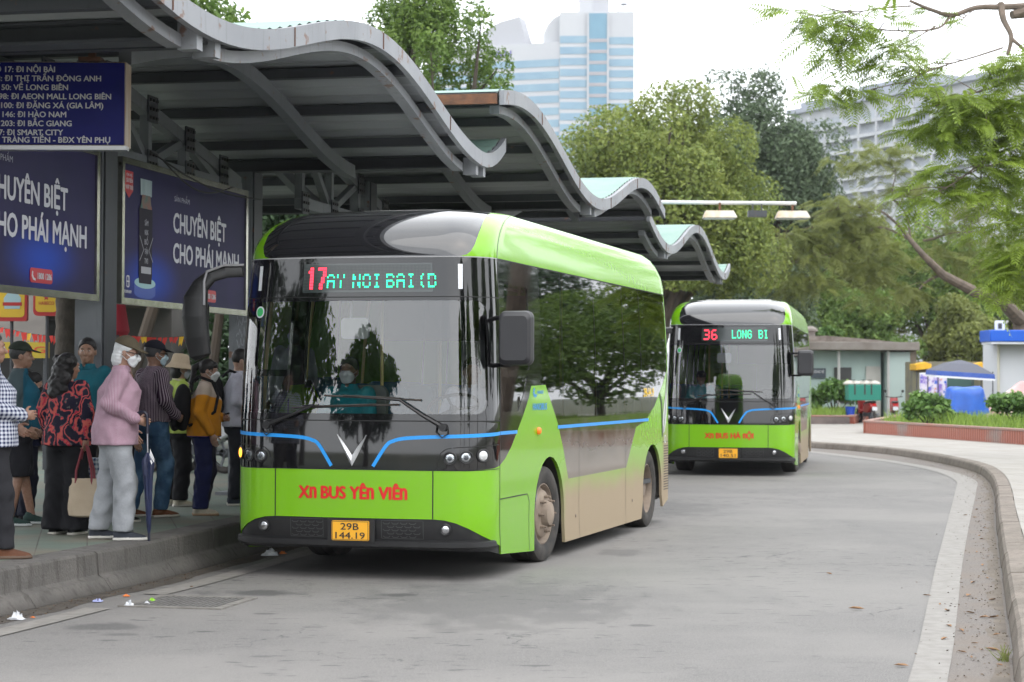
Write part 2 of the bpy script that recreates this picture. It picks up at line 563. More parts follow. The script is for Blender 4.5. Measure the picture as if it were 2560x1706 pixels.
struct(kb.build('pavement_kerb', KERB_R, angle=50))
pf = [tuple(p) for p in offset_line(KFOOT, .243)] + [(60, 110), (60, -22)]
P_, F_ = fill2d(pf, step=6.0)
struct(MB().add([(x, y, .152) for x, y in P_], F_).build('pavement', PAVE))
gd = mat('road_edge_dirt', (.15, .125, .10), .95, col2=(.10, .085, .07), scale=5, bump=.3)
KD = smooth_path(KFOOT, 6); kw = lambda i: .10+.035*sin(i*.31)+.022*sin(i*.83+1)+.014*sin(i*1.7)
struct(MB().strip([(x, y, .004) for x, y in offset_line(KD, -.015)],
                  [(*offset_line(KD[max(0, i-1):i+2], -kw(i))[1 if i else 0], .004) for i in range(len(KD))]).build('kerb_side_dirt', gd))
LIN = smooth_path([(-1.9, -6), (.42, 4), (2.2, 11.06), (3.05, 14.65), (3.87, 18.17), (5.23, 23.91), (6.83, 30.69), (7.6, 34.16), (8.0, 37.89), (7.95, 41.78), (7.6, 44.39), (7.2, 47.2), (6.4, 52), (6.1, 60)], 5)
LOUT = smooth_path([(-1.68, -6), (.64, 4), (2.42, 11.07), (3.28, 14.66), (4.11, 18.18), (5.5, 23.92), (7.16, 30.72), (7.98, 34.34), (8.33, 38.12), (8.28, 41.85), (8.0, 44.8), (7.5, 48), (6.62, 52.2), (6.3, 60)], 5)
n = min(len(LIN), len(LOUT))
m, t, b = newmat('dusty_asphalt'); g = NT(t); v = g.obj(); n1 = g.noise(v, 90, 4, .7); n2 = g.noise(v, 1.6, 5)
c = g.mix(g.ramp(n1, .3, .7), (.085, .075, .068), (.19, .17, .155)); c = g.mix(g.math('MULTIPLY', g.ramp(n2, .4, .65), .6), c, (.15, .122, .10))
g.l(c, b.inputs['Base Color']); b.inputs['Roughness'].default_value = .9; g.bump(n1, b, .4, .01)
DR = min(len(LOUT), len(KFOOT))
def near_pt(p): return min(KFOOT, key=lambda q_: (q_[0]-p[0])**2+(q_[1]-p[1])**2)
LO2 = [p for p in smooth_path(LOUT, 3) if p[1] < 50]
struct(MB().strip([(x, y, .003) for x, y in LO2], [(*near_pt(p), .003) for p in LO2]).build('kerb_side_dust', m))
struct(MB().strip([(x, y, .006) for x, y in LIN[:n]], [(x, y, .006) for x, y in LOUT[:n]]).build('road_edge_line_beside_kerb', PAINT))

# --- planters with ribbed red tile walls
m, t, b = newmat('planter_tile'); g = NT(t)
v = g.obj(); wv = g.n('TexWave'); wv.inputs['Scale'].default_value = 2.2; wv.wave_type = 'BANDS'; wv.bands_direction = 'Y'
g.l(v, wv.inputs['Vector']); n1 = g.noise(v, .7, 5)
c = g.mix(wv.outputs['Fac'], (.20, .045, .025), (.33, .10, .055))
c = g.mix(g.ramp(n1, .52, .7), c, (.20, .15, .13))
g.l(c, b.inputs['Base Color']); b.inputs['Roughness'].default_value = .6; g.bump(wv.outputs['Fac'], b, .6, .02)
PLT = m
soil = mat('soil', (.09, .085, .04), .95, col2=(.05, .055, .025), scale=3)
def planter(name, label, pts, h, m, z0=.145, width=.22):
    r = thing(name, label, 'planter wall', (pts[0][0], pts[0][1], z0))
    o0 = Vector((pts[0][0], pts[0][1], z0))
    w = MB()
    for i in range(len(pts)-1):
        a, c_ = Vector((*pts[i], 0)), Vector((*pts[i+1], 0))
        d = (c_-a).normalized()
        e = a + (d*width/2 if i else Vector()); 
        w.beam(e+Vector((0, 0, z0+h/2-.03))-o0, c_+d*(width/2 if i < len(pts)-2 else 0)+Vector((0, 0, z0+h/2-.03))-o0, width, h-.06)
    w.build('wall', m, r)
    k = MB()
    for i in range(len(pts)-1):
        a, c_ = Vector((*pts[i], 0)), Vector((*pts[i+1], 0)); d = (c_-a).normalized()
        e = a + (d*(width/2+.02) if i else Vector())
        k.beam(e+Vector((0, 0, z0+h-.03))-o0, c_+d*(width/2+.02 if i < len(pts)-2 else 0)+Vector((0, 0, z0+h-.03))-o0, width+.04, .06)
    k.build('coping', mat('planter_coping', (.30, .14, .10), .7, col2=(.22, .17, .15), scale=2), r, bevel=.01)
    return r
planter('planter_wall', 'low ribbed red brown tiled planter wall along the right pavement, long grass above it',
        [(16.5, 81), (10.87, 60.9), (12.85, 49.8), (16.0, 31)], .40, PLT)
planter('planter_wall', 'low dark planter wall on the pavement behind the parked green bus', [(6.8, 74.0), (12.6, 74.4)], .34,
        mat('dark_wall', (.06, .05, .05), .9, col2=(.16, .13, .12), scale=1.4))  # near black wall colour with lighter blotches
planter('planter_wall', 'short red tiled planter wall running back beside the two parked motorbikes', [(12.72, 74.6), (15.0, 84)], .34, PLT)
P_, F_ = fill2d([(16.7, 81), (11.1, 60.9), (13.05, 49.9), (16.2, 31), (45, 31), (45, 81)], step=3)
struct(MB().add([(x, y, .42) for x, y in P_], F_).build('planter_soil', soil))
P_, F_ = fill2d([(6.8, 74.2), (12.45, 74.6), (14.5, 83), (6.8, 83)], step=3)
struct(MB().add([(x, y, .40) for x, y in P_], F_).build('planting_bed', soil))
def leafmat(name, c1, c2, trans=.25, rough=.55):
    m, t, b = newmat(name); g = NT(t)
    ge = g.n('NewGeometry'); 
    n = g.noise(g.obj(), .9, 4)
    rnd = g.n('Attribute'); rnd.attribute_name = 'rnd'
    f = g.math('ADD', g.math('MULTIPLY', g.ramp(n, .35, .65), .45), g.math('MULTIPLY', rnd.outputs['Fac'], .55))
    c = g.mix(f, c1, c2)
    g.l(c, b.inputs['Base Color']); b.inputs['Roughness'].default_value = rough
    b.inputs['Specular IOR Level'].default_value = .35
    tl = g.n('BsdfTranslucent'); g.l(c, tl.inputs[0]); mx = g.n('MixShader'); mx.inputs[0].default_value = trans
    g.l(b.outputs[0], mx.inputs[1]); g.l(tl.outputs[0], mx.inputs[2])
    g.l(mx.outputs[0], t.nodes['Material Output'].inputs['Surface'])
    return m
def quads_obj(name, quads, m, parent=None, rnd=None, smooth=False):
    """many loose 4-corner leaves (N,4,3) as one mesh, with a random value per leaf"""
    Q = np.asarray(quads, float).reshape(-1, 4, 3); n = len(Q)
    me = bpy.data.meshes.new(name)
    me.vertices.add(4*n); me.vertices.foreach_set('co', Q.reshape(-1))
    me.loops.add(4*n); me.loops.foreach_set('vertex_index', np.arange(4*n, dtype=np.int32))
    me.polygons.add(n); me.polygons.foreach_set('loop_start', np.arange(0, 4*n, 4, dtype=np.int32))
    me.polygons.foreach_set('loop_total', np.full(n, 4, dtype=np.int32))
    me.update(calc_edges=True)
    a = me.attributes.new('rnd', 'FLOAT', 'FACE')
    if rnd is None: rnd = np.random.RandomState(1).rand(n)
    a.data.foreach_set('value', np.asarray(rnd, np.float32))
    me.materials.append(m)
    o = bpy.data.objects.new(name, me); COL.objects.link(o)
    if parent: o.parent = parent
    return o
GRASS = leafmat('grass_blades', (.11, .20, .028), (.30, .42, .08), .4)
def grass(name, poly, n, z0, h0, h1, label, seed):
    R = np.random.RandomState(seed); xs = [p[0] for p in poly]; ys = [p[1] for p in poly]; Q = []
    while len(Q) < n:
        x, y = R.uniform(min(xs), max(xs)), R.uniform(min(ys), max(ys))
        if not inpoly((x, y), poly): continue
        h = R.uniform(h0, h1)*(0.7+.6*(.5+.5*sin(x*1.7)*cos(y*.9))); a = R.uniform(0, 2*pi); w = R.uniform(.008, .02); lx, ly = R.normal(0, .3*h, 2)
        dx, dy = w*cos(a), w*sin(a)
        Q.append([(x-dx, y-dy, z0), (x+dx, y+dy, z0), (x+dx*.3+lx, y+dy*.3+ly, z0+h), (x-dx*.3+lx, y-dy*.3+ly, z0+h)])
    o = quads_obj(name, Q, GRASS); o['kind'] = 'stuff'; tag(o, label, 'grass'); return o
grass('grass', [(11.2, 60.6), (13.1, 50.2), (16.0, 33), (30, 33), (30, 66), (13, 66)], 34000, .42, .14, .40, 'bright green grass growing behind the red tiled planter wall', 1)
grass('grass', [(6.9, 74.4), (12.4, 74.8), (14.3, 82), (6.9, 82)], 9000, .40, .12, .35, 'bright green grass in the bed in front of the pale kiosk', 2)
# ================================================================ WAVE-ROOFED BUS SHELTERS
PSI = math.atan(.216)
SD = (sin(PSI), cos(PSI)); SR = (cos(PSI), -sin(PSI)); SE = (-.32, 20.12)
def shp(s, c, z):
    """shelter frame: s along the street, c into the platform, z up"""
    return (SE[0]+s*SD[0]-c*SR[0], SE[1]+s*SD[1]-c*SR[1], z)
def steel(name, c1, c2, rust=.0, rough=.55):
    m, t, b = newmat(name); g = NT(t); v = g.obj()
    n1 = g.noise(v, 1.2, 6); n2 = g.noise(g.obj((5, 5, .6)), 3.0, 5); n3 = g.noise(v, 7, 6)
    c = g.mix(g.ramp(n1, .3, .7), c1, c2)
    c = g.mix(g.math('MULTIPLY', g.ramp(n2, .55, .75), .5), c, tuple(x*.45 for x in c1))
    if rust: c = g.mix(g.math('MULTIPLY', g.ramp(n3, .66-.1*rust, .74-.1*rust), .85), c, (.14, .06, .03))
    g.l(c, b.inputs['Base Color']); b.inputs['Roughness'].default_value = rough
    g.bump(n3, b, .12, .01)
    return m
ST_L = steel('painted_steel_pale', (.235, .245, .265), (.185, .195, .215), .60)
ST_G = steel('painted_steel_grey', (.16, .17, .185), (.125, .135, .15), .08)
ST_D = steel('steel_dark', (.050, .054, .062), (.038, .041, .048), .05)
SH_T = mat('roof_sheet_green', (.15, .26, .22), .5, col2=(.20, .29, .255), scale=1.5)
SH_B = mat('roof_sheet_underside', (.36, .375, .39), .42, metal=.15, col2=(.29, .30, .32), scale=2, stretch=(.3, 2, 2))
RUST = mat('rust', (.16, .07, .035), .85, col2=(.08, .04, .025), scale=9, bump=.3)
BOLT = mat('bolts', (.03, .03, .032), .5)
def ibeam(mb, a, b, w, h, tf=.02, tw=.02, mi=0):
    up = (0, 0, 1)
    a = Vector(a); b = Vector(b)
    mb.beam(a+Vector((0, 0, h/2-tf/2)), b+Vector((0, 0, h/2-tf/2)), w, tf, up, mi)
    mb.beam(a-Vector((0, 0, h/2-tf/2)), b-Vector((0, 0, h/2-tf/2)), w, tf, up, mi)
    mb.beam(a, b, tw, h-2*tf-.002, up, mi)
def shelter(label, s0, s1, sT, per, c0, W, zmid=4.255, amp=.325, cols=(), beams=(), tr=(), colw=.30, curl=0.0, purl=.92, crow=2.5):
    base = shp((s0+s1)/2, c0+crow, .31)
    r = thing('bus_shelter', label, 'bus shelter', base, 0, 'wave roofed bus shelters along the platform')
    B = Vector(base)
    def p(s, c, z): return Vector(shp(s, c+c0, z))-B
    zs = lambda s: zmid-amp*cos(2*pi*(s-sT)/per)+curl*(max(0, s-(s1-1.1))/1.1)**2
    sl = lambda s: amp*2*pi/per*sin(2*pi*(s-sT)/per)
    N = int((s1-s0)/.11)
    ss = [lerp(s0, s1, i/N) for i in range(N+1)]
    # corrugated sheet: ribs run across the roof; two skins
    rb = lambda i: (.022 if i % 2 else -.0)
    t_ = MB().grid(lambda i, c: p(ss[i], c, zs(ss[i])+.044+rb(i)), list(range(N+1)), [0.02, W])
    t_.build('roof_sheet', SH_T, r, smooth=False)
    u_ = MB().grid(lambda i, c: p(ss[i], c, zs(ss[i])+.030+rb(i)), list(range(N+1)), [0.02, W])
    u_.build('roof_underside', SH_B, r, smooth=False)
    sm = [lerp(s0, s1, i/(N//2)) for i in range(N//2+1)]
    def wave_band(c, w, z0, z1, name, m, a=s0, b=s1):
        q_ = [s for s in sm if a-1e-6 <= s <= b+1e-6]
        mb = MB()
        R = [[p(s, c+dc, zs(s)+z) for s in q_] for dc, z in ((0, z0), (0, z1), (w, z1), (w, z0), (0, z0))]
        for i in range(4): mb.strip(R[i], R[i+1])
        for e in (0, -1): mb.add([R[i][e] for i in range(4)], [(0, 1, 2, 3)])
        return mb.build(name, m, r, angle=40)
    wave_band(-.05, .05, -.09, .055, 'fascia', ST_L)
    wave_band(W, .05, -.09, .055, 'fascia', ST_L)
    for j in range(1, int((s1-s0)/2.3)+1):
        s = s0+2.3*j-.4
        if s < s1-.3: MB().beam(p(s, -.051, zs(s)-.085), p(s, -.051, zs(s)+.05), .014, .006, (SD[0], SD[1], 0)).build('fascia_joint', RUST, r, smooth=False)
    # purlins across, rafters along the wave, an inner edge beam in pieces between the cross beams
    k = int((s1-s0)/purl)
    for i in range(k+1):
        s = lerp(s0+.06, s1-.06, i/k)
        if min(abs(s-x) for x in beams) < .2: continue
        MB().beam(p(s, .03, zs(s)-.018), p(s, W-.01, zs(s)-.018), .10, .085).build('purlin', ST_D, r)
    cuts = sorted([s0+.1]+list(beams)+[s1-.1])
    for a, b_ in zip(cuts[:-1], cuts[1:]):
        if b_-a < .8: continue
        wave_band(.10, .10, -.175, -.092, 'edge_beam', ST_L, a+.16, b_-.16)
        for c in (1.28, 3.3, W-.25):
            if b_-a < 2.6: continue
            wave_band(c, .10, -.19, -.062, 'rafter', ST_G, a+(1.7 if c < 2 and zmid < 4.22 else .05), b_-.05)
    for s in beams:
        z = zs(s)-.03
        mb = MB(); ibeam(mb, p(s, .05, z), p(s, W-.05, z), .22, .145)
        bm_ = mb.build('cross_beam', ST_D, r)
        for sg in (-.16, .16):
            mb = MB(); mb.beam(p(s+sg, .0, zs(s+sg)-.10), p(s+sg, .13, zs(s+sg)-.10), .10, .17)
            mb.build('beam_end_plate', ST_L, bm_)
    for s in cols:
        z1 = zs(s)-.105 if min(abs(s-x) for x in beams) < .3 else zs(s)-.11
        m_ = MB()
        h = colw
        m_.box(p(s, crow, .486/2+z1/2), (.26, .02, z1-.486-.002), -PSI, 0)     # web pair of an H section
        for sg in (-.5, .5):
            q_ = p(s+sg*(h-.02), crow, .486/2+z1/2)
            m_.box(q_, (.24, .022, z1-.486-.002), -PSI, 0)
        m_.box(p(s, crow-.13, .486/2+z1/2), (.016, h-.05, z1-.486-.01), -PSI, 1)  # side plates in a darker grey than the web and flanges
        m_.box(p(s, crow+.115, .486/2+z1/2), (.016, h-.05, z1-.486-.01), -PSI, 1)
        co = m_.build('column', [ST_G, ST_D], r)
        MB().box(p(s, crow, .50), (.46, .46, .03), -PSI).build('base_plate', ST_G, co)
    for (sa, za, sb, zb, zl) in tr:
        # triangular truss from a high point over one column to the trough beam
        tm = MB()
        A = p(sa, crow, za); Bq = p(sb, crow, zb); L0 = p(sa, crow, zl); L1 = p(sb, crow, zl)
        tm.beam(A, Bq, .10, .12); tm.beam(L0, L1, .12, .12)
        n = 3
        gp = []
        for i in range(n+1):
            f = i/(n+.6)
            top = A.lerp(Bq, f); bot = L0.lerp(L1, f)
            tm.beam(bot+Vector((0, 0, .05)), top-Vector((0, 0, .05)), .085, .085, (SD[0], SD[1], 0))
            if i < n:
                b2 = L0.lerp(L1, (i+1)/(n+.6))
                if i % 2 == 0: tm.beam(top, b2, .075, .075, (SR[0], SR[1], 0))
                else: tm.beam(bot, A.lerp(Bq, (i+1)/(n+.6)), .075, .075, (SR[0], SR[1], 0))
            gp += [top, bot]
        tr_o = tm.build('truss', ST_G, r)
        for gq in gp:
            x = MB(); o_ = gq-Vector((SR[0], SR[1], 0))*-.065
            x.box(o_, (.014, .22, .24), -PSI)
            for dy in (-.07, 0, .07):
                for dz in (-.08, 0, .08):
                    x.box(o_+Vector((SD[0]*dy+SR[0]*.014, SD[1]*dy+SR[1]*.014, dz)), (.022, .028, .028), -PSI, 1)
            x.build('gusset_plate', [ST_D, BOLT], tr_o)
    return r, zs
# each: start, end, a trough position, period
sh1, zs1 = shelter('nearest pale grey wave roofed bus shelter over the waiting queue, carrying the blue route sign', -10.3, .95, 0.0, 7.7, 0.0, 5.4, zmid=4.20, amp=.285, curl=.19,
        cols=(-7.66, -3.75, -.02), beams=(-7.66, -.02), tr=((-3.6, 4.28, -.3, 3.68, 3.62), (-3.9, 4.28, -7.3, 3.68, 3.62))+())
sh2, zs2 = shelter('middle wave roofed bus shelter with a pale green top, directly behind the front bus', -.42, 11.3, 5.0, 8.7, -.28, 5.4,
        cols=(3.3, 5.0, 9.2), beams=(5.0,), tr=((.9, 4.4, 4.7, 3.66, 3.58), (9.0, 4.4, 5.3, 3.66, 3.58)))
sh3, zs3 = shelter('farthest wave roofed bus shelter, its curled tip above the second bus', 11.42, 23.6, 13.7, 8.6, -.02, 5.4, curl=.13,
        cols=(13.7, 18.0, 22.3), beams=(13.7, 22.3), tr=((18.0, 4.4, 14.0, 3.66, 3.58), (18.2, 4.4, 22.0, 3.66, 3.58)))
MB().beam(Vector(shp(-.44, -.26, zs2(-.42)-.03))-sh2.location, Vector(shp(-.44, 5.0, zs2(-.42)-.03))-sh2.location, .05, .10).build('end_beam', RUST, sh2)
# loose cables sagging under the trusses
cb = MB()
for a, b_, d in (((-3.3, 2.2, 3.66), (-.4, 2.2, 3.5), .10), ((-3.0, 2.21, 3.62), (-1.2, 2.21, 3.55), .16), ((.6, 2.6, 4.0), (3.0, 1.8, 4.25), .12)):
    pts = []
    for i in range(13):
        f = i/12; pts.append(shp(lerp(a[0], b_[0], f), lerp(a[1], b_[1], f), lerp(a[2], b_[2], f)-d*sin(pi*f)))
    cb.tube(pts, .008, 5)
cab = cb.build('cable', mat('cable_black', (.015, .015, .016), .6)); tag(cab, 'thin black cables sagging below the shelter truss', 'cable')

# ---------------------------------------------------------------- route sign and the two advertising boards
SIGN = mat('sign_blue', (.004, .006, .13), .5, spec=.25, col2=(.006, .010, .17), scale=4)
WHT = mat('sign_white', (.62, .63, .66), .5)
sgn_c = Vector((-4.12, 14.5, 3.36))
sg = thing('route_sign', 'dark blue hanging route board with nine white lines of bus routes', 'sign', sgn_c)
MB().box((0, .12, .315), (2.58, .20, .62)).build('sign_box', mat('sign_edge_cream', (.42, .39, .33), .6, col2=(.30, .18, .10), scale=5, stretch=(8, 8, .5)), sg, bevel=.006)
MB().box((0, .012, .315), (2.56, .012, .60)).build('sign_face', SIGN, sg)
MB().box((0, .05, -.008), (2.60, .10, .03)).build('sign_frame', mat('alu', (.5, .5, .5), .4, .6), sg)
lines = [('SỐ 17: ĐI NỘI BÀI', -1.290, -.465), ('SỐ 43: ĐI THỊ TRẤN ĐÔNG ANH', -1.293, -.09), ('SỐ 50: VỀ LONG BIÊN', -1.292, -.355), ('SỐ 98: ĐI AEON MALL LONG BIÊN', -1.292, -.006),
         ('SỐ 100: ĐI ĐẶNG XÁ (GIA LÂM)', -1.292, -.07), ('SỐ 146: ĐI HÀO NAM', -1.292, -.37), ('SỐ 203: ĐI BẮC GIANG', -1.292, -.325), ('SỐ E07: ĐI SMART CITY', -1.292, -.395), ('SỐ E01: ĐI TRÀNG TIỀN - BĐX YÊN PHỤ', -1.292, -.01)]
off = 1.29-.02
tx = MB()
for i, (s_, x0, x1) in enumerate(lines):
    # the visible right ends of the lines, measured from the right edge of the board
    x_end = {0: .455, 1: .84, 2: .565, 3: .925, 4: .86, 5: .552, 6: .598, 7: .527, 8: .92}[i]
    xr = 1.28-.906*(1-x_end/1.035)
    vs, fs = text_geo(s_, 1.0, .0)
    # width from the text's own proportions at this cap height, heavier and wider than default
    w = (max(v[0] for v in vs)-min(v[0] for v in vs))*.043/.73*1.02
    text_fit(tx, s_, lambda x, y, z: (x, .003-z, y), xr-w, xr, .545-i*.066-(0 if i < 8 else -.012), .042, .026)
tx.build('route_list', WHT, sg, smooth=False)
hg = MB()
for x in (-1.0, 1.02):
    hg.box((x, .12, .80), (.05, .05, .36)); hg.box((x, .12, .645), (.16, .22, .03))
hg.build('hanger', RUST, sg)

def adboard(label, sa, sb, c, z0, z1, full):
    L = sb-sa; o = Vector(shp(sa, c, z0))
    r = thing('advertising_board', label, 'billboard', o, 0, 'advertising boards between the shelter columns')
    # local frame: x along the street, y out of the face (towards the street), z up
    def T(x, z, y): 
        q_ = shp(sa+x, c-y, z0+z); return (q_[0]-o.x, q_[1]-o.y, q_[2]-o.z)
    H = z1-z0
    m, t, b = newmat('ad_blue_%d' % full); g = NT(t)
    n = g.noise(g.obj(), 1.1, 3)
    tcg = g.sep(g.obj())
    # printed glow behind the product: an ellipse of brighter blue in the print
    if full:
        cx, cz = SD[1]*.78, .28
    else: cx, cz = SD[1]*2.5, .35
    dx = g.math('MULTIPLY', g.math('SUBTRACT', tcg[1], cx), 1.1); dz = g.math('MULTIPLY', g.math('SUBTRACT', tcg[2], cz), 2.6)
    rr = g.math('SQRT', g.math('ADD', g.math('MULTIPLY', dx, dx), g.math('MULTIPLY', dz, dz)))
    f = g.math('SUBTRACT', 1.0, g.ramp(rr, 0.0, 1.0))
    c_ = g.mix(g.ramp(n, .3, .7), (.012, .011, .060), (.022, .015, .085))
    c_ = g.mix(f, c_, (.01, .06, .45))
    g.l(c_, b.inputs['Base Color']); b.inputs['Roughness'].default_value = .55; b.inputs['Specular IOR Level'].default_value = .25
    MB().prism([(.05, .05), (L-.05, .05), (L-.05, H-.05), (.05, H-.05)], -.02, .0, T).build('ad_print', m, r)
    fr = mat('chrome_frame', (.55, .53, .48), .22, 1.0, col2=(.42, .40, .33), scale=8)
    k = MB()
    k.prism([(0, 0), (L, 0), (L-.055, .055), (.055, .055)], -.05, .022, T); k.prism([(.055, H-.055), (L-.055, H-.055), (L, H), (0, H)], -.05, .022, T)
    k.prism([(0, 0), (.055, .055), (.055, H-.055), (0, H)], -.05, .022, T); k.prism([(L, 0), (L, H), (L-.055, H-.055), (L-.055, .055)], -.05, .022, T)
    k.build('frame', fr, r)
    MB().prism([(.03, .03), (L-.03, .03), (L-.03, H-.03), (.03, H-.03)], -.05, -.03, T).build('back_panel', ST_D, r)
    TT = lambda x, y, z: T(x, y, .004+z)
    w = MB()
    if full: a, b2, f1, f2 = 1.12, 1.35, .0, 1
    else: a, b2, f1, f2 = 1.12, 1.35, .0, 1
    text_fit(w, 'CHUYÊN BIỆT', TT, 1.22, 2.60, .715, .185, .028)
    text_fit(w, 'CHO PHÁI MẠNH', TT, 1.22, 2.97, .435, .185, .028)
    w.build('slogan', mat('ad_white', (.60, .60, .66), .4), r, smooth=False)
    w = MB(); text_fit(w, 'SẢN PHẨM', TT, 1.24, 1.62, 1.0, .05, 0)
    w.build('small_caption', mat('ad_lilac', (.42, .42, .52), .4), r, smooth=False)
    red = mat('ad_red', (.50, .012, .025), .4)
    hl = MB(); hl.prism(rrect(1.93, .10, 2.33, .215, .03), 0.003, .006, T)
    ho = hl.build('hotline_badge', red, r)
    w = MB(); text_fit(w, '1800 1286', lambda x, y, z: T(x, y, .008+z), 2.06, 2.31, .132, .05, .03)
    w.build('hotline_number', WHT, ho, smooth=False); w = MB()
    w.prism([(1.962, .19), (1.955, .15), (1.98, .122), (2.02, .115), (2.02, .132), (1.992, .138), (1.975, .16), (1.98, .185)], .007, .009, T)
    w.build('handset_symbol', WHT, ho, smooth=False)
    # product bottle print: a flat relief on the poster
    bt = MB(); X = .56
    bt.prism([(X-.135, .20), (X+.135, .20), (X+.15, .28), (X+.15, .86), (X+.11, .92), (X-.11, .92), (X-.15, .86), (X-.15, .28)], .003, .006, T)
    bt.build('bottle_print', mat('ad_bottle', (.022, .018, .03), .6, spec=.2), r)
    bt = MB(); bt.prism([(X-.13, .87), (X+.13, .87), (X+.11, .92), (X+.09, .99), (X-.09, .99), (X-.11, .92)], .006, .009, T)
    bt.build('bottle_shoulder_print', mat('ad_bottle_red', (.22, .035, .015), .4, col2=(.02, .10, .08), scale=9), r)
    bt = MB(); bt.prism([(X-.125, .985), (X+.125, .985), (X+.13, 1.13), (X-.13, 1.13)], .004, .008, T)
    bt.build('bottle_cap_print', mat('ad_silver', (.42, .52, .54), .35, col2=(.10, .16, .18), scale=9, stretch=(7, 7, .01)), r)
    w = MB()
    for i, s_ in enumerate(('SÂM', 'NHUNG', 'BỔ', 'THẬN', 'TW3')):
        text_fit(w, s_, lambda x, y, z: T(x, y, .008+z), X-.03, X+.05, .72-i*.085, .05, .01)
    for pa in ([(X-.14, .62), (X-.05, .50), (X-.14, .40)], [(X+.16, .62), (X+.07, .50), (X+.16, .40)]):
        for a_, b_ in zip(pa[:-1], pa[1:]): w.prism([(a_[0], a_[1]), (b_[0], b_[1]), (b_[0]+.008, b_[1]), (a_[0]+.008, a_[1])], .006, .008, T)
    w.prism([(X-.10, .29), (X+.12, .29), (X+.12, .35), (X-.10, .35)], .006, .008, T)
    w.build('bottle_lettering', mat('ad_silver_ink', (.36, .36, .40), .4), r, smooth=False)
    pd = MB()
    pd.prism([(X+.24*cos(2*pi*k/20), .205+.05*sin(2*pi*k/20)) for k in range(20)], .0022, .0028, T)
    pd.build('podium_top_print', mat('ad_podium', (.30, .52, .56), .4), r)
    pd = MB(); pd.prism([(X-.24, .20)]+[(X-.24*cos(pi*k/10), .11-.045*sin(pi*k/10)) for k in range(11)]+[(X+.24, .20)], .0012, .0018, T)
    pd.build('podium_print', mat('ad_podium_blue', (.004, .05, .36), .4), r)
    sh = MB(); sh.prism([(.09, 1.00), (.27, 1.00), (.27, 1.17), (.09, 1.17)], .003, .005, T); sh.prism([(.09, 1.0), (.18, .935), (.27, 1.0)], .003, .005, T)
    so = sh.build('shield_badge', red, r)
    w = MB(); text_fit(w, 'CÔNG THỨC', lambda x, y, z: T(x, y, .007+z), .115, .245, 1.125, .022, .01)
    text_fit(w, 'CẢI TIẾN', lambda x, y, z: T(x, y, .007+z), .11, .25, 1.07, .035, .03); text_fit(w, 'VƯỢT TRỘI', lambda x, y, z: T(x, y, .007+z), .10, .26, 1.01, .035, .03)
    w.build('badge_lettering', WHT, so, smooth=False)
    w = MB(); text_fit(w, 'FORIPHARM', TT, .10, .25, .10, .028, .02)
    for pth in (rrect(.14, .15, .21, .255, .02),):
        pin = rrect(.15, .16, .20, .245, .015)
        n = len(pth)
        for i in range(n):
            w.add([TT(*pth[i], 0), TT(*pth[(i+1) % n], 0), TT(*pin[(i+1) % n], 0), TT(*pin[i], 0)], [(0, 1, 2, 3)])
    w.prism([(.15, .196), (.20, .196), (.20, .208), (.15, .208)], .004, .005, T); w.prism([(.171, .16), (.181, .16), (.181, .245), (.171, .245)], .0052, .006, T)
    w.build('maker_logo', WHT, r, smooth=False)
    return r
adboard('whole advertising board for a bottled product in a metal frame, right of the near column', -3.48, -.28, 2.40, 2.32, 3.60, 1)
adboard('advertising board cut off by the left edge, under the blue route sign', -7.15, -3.95, 2.40, 2.32, 3.60, 0)

# the shelter drawings above are at 1 : 1.15; bring the built meshes to their real size
SK = 1.15
def resize(root, k, up=0.0):
    def walk(o):
        if o.type == 'MESH':
            for v in o.data.vertices: v.co = v.co*k+Vector((0, 0, up if o is not root else 0))
            for md in o.modifiers: md.width *= k
        for c in o.children: walk(c)
    walk(root)
for r_ in [o for o in COL.objects if o.parent is None and o.name.split('.')[0] in ('bus_shelter', 'route_sign', 'advertising_board', 'cable')]:
    z0 = r_.location.z
    z1 = 1.65+SK*(z0-1.65)
    if r_.name.startswith('bus_shelter'): resize(r_, SK, z1-.31); z1 = .31
    elif r_.name.startswith('cable'):
        for v in r_.data.vertices: v.co = Vector((v.co.x*SK, v.co.y*SK, 1.65+SK*(v.co.z-1.65)))
        continue
    else: resize(r_, SK)
    r_.location = (r_.location.x*SK, r_.location.y*SK, z1)

# scratched white graffiti on the column beside the bus door
col_ = [c for c in sh1.children if c.name.startswith('column')][-1]
gx = col_.data.vertices; cx_ = sum(v.co.x for v in gx)/len(gx); cy_ = min(v.co.y for v in gx)
q_ = random.Random(8); gm = MB()
for r_ in range(6):
    z_ = 2.05-r_*.13; x_ = cx_-.09; pts = []
    for k in range(16):
        x_ += .013; pts.append((x_, cy_-.004, z_+q_.uniform(-.05, .05)+.02*sin(k*2.1)))
    gm.tube(pts, .0035, 4)
gm.build('graffiti', mat('graffiti_white', (.36, .37, .40), .8), col_)
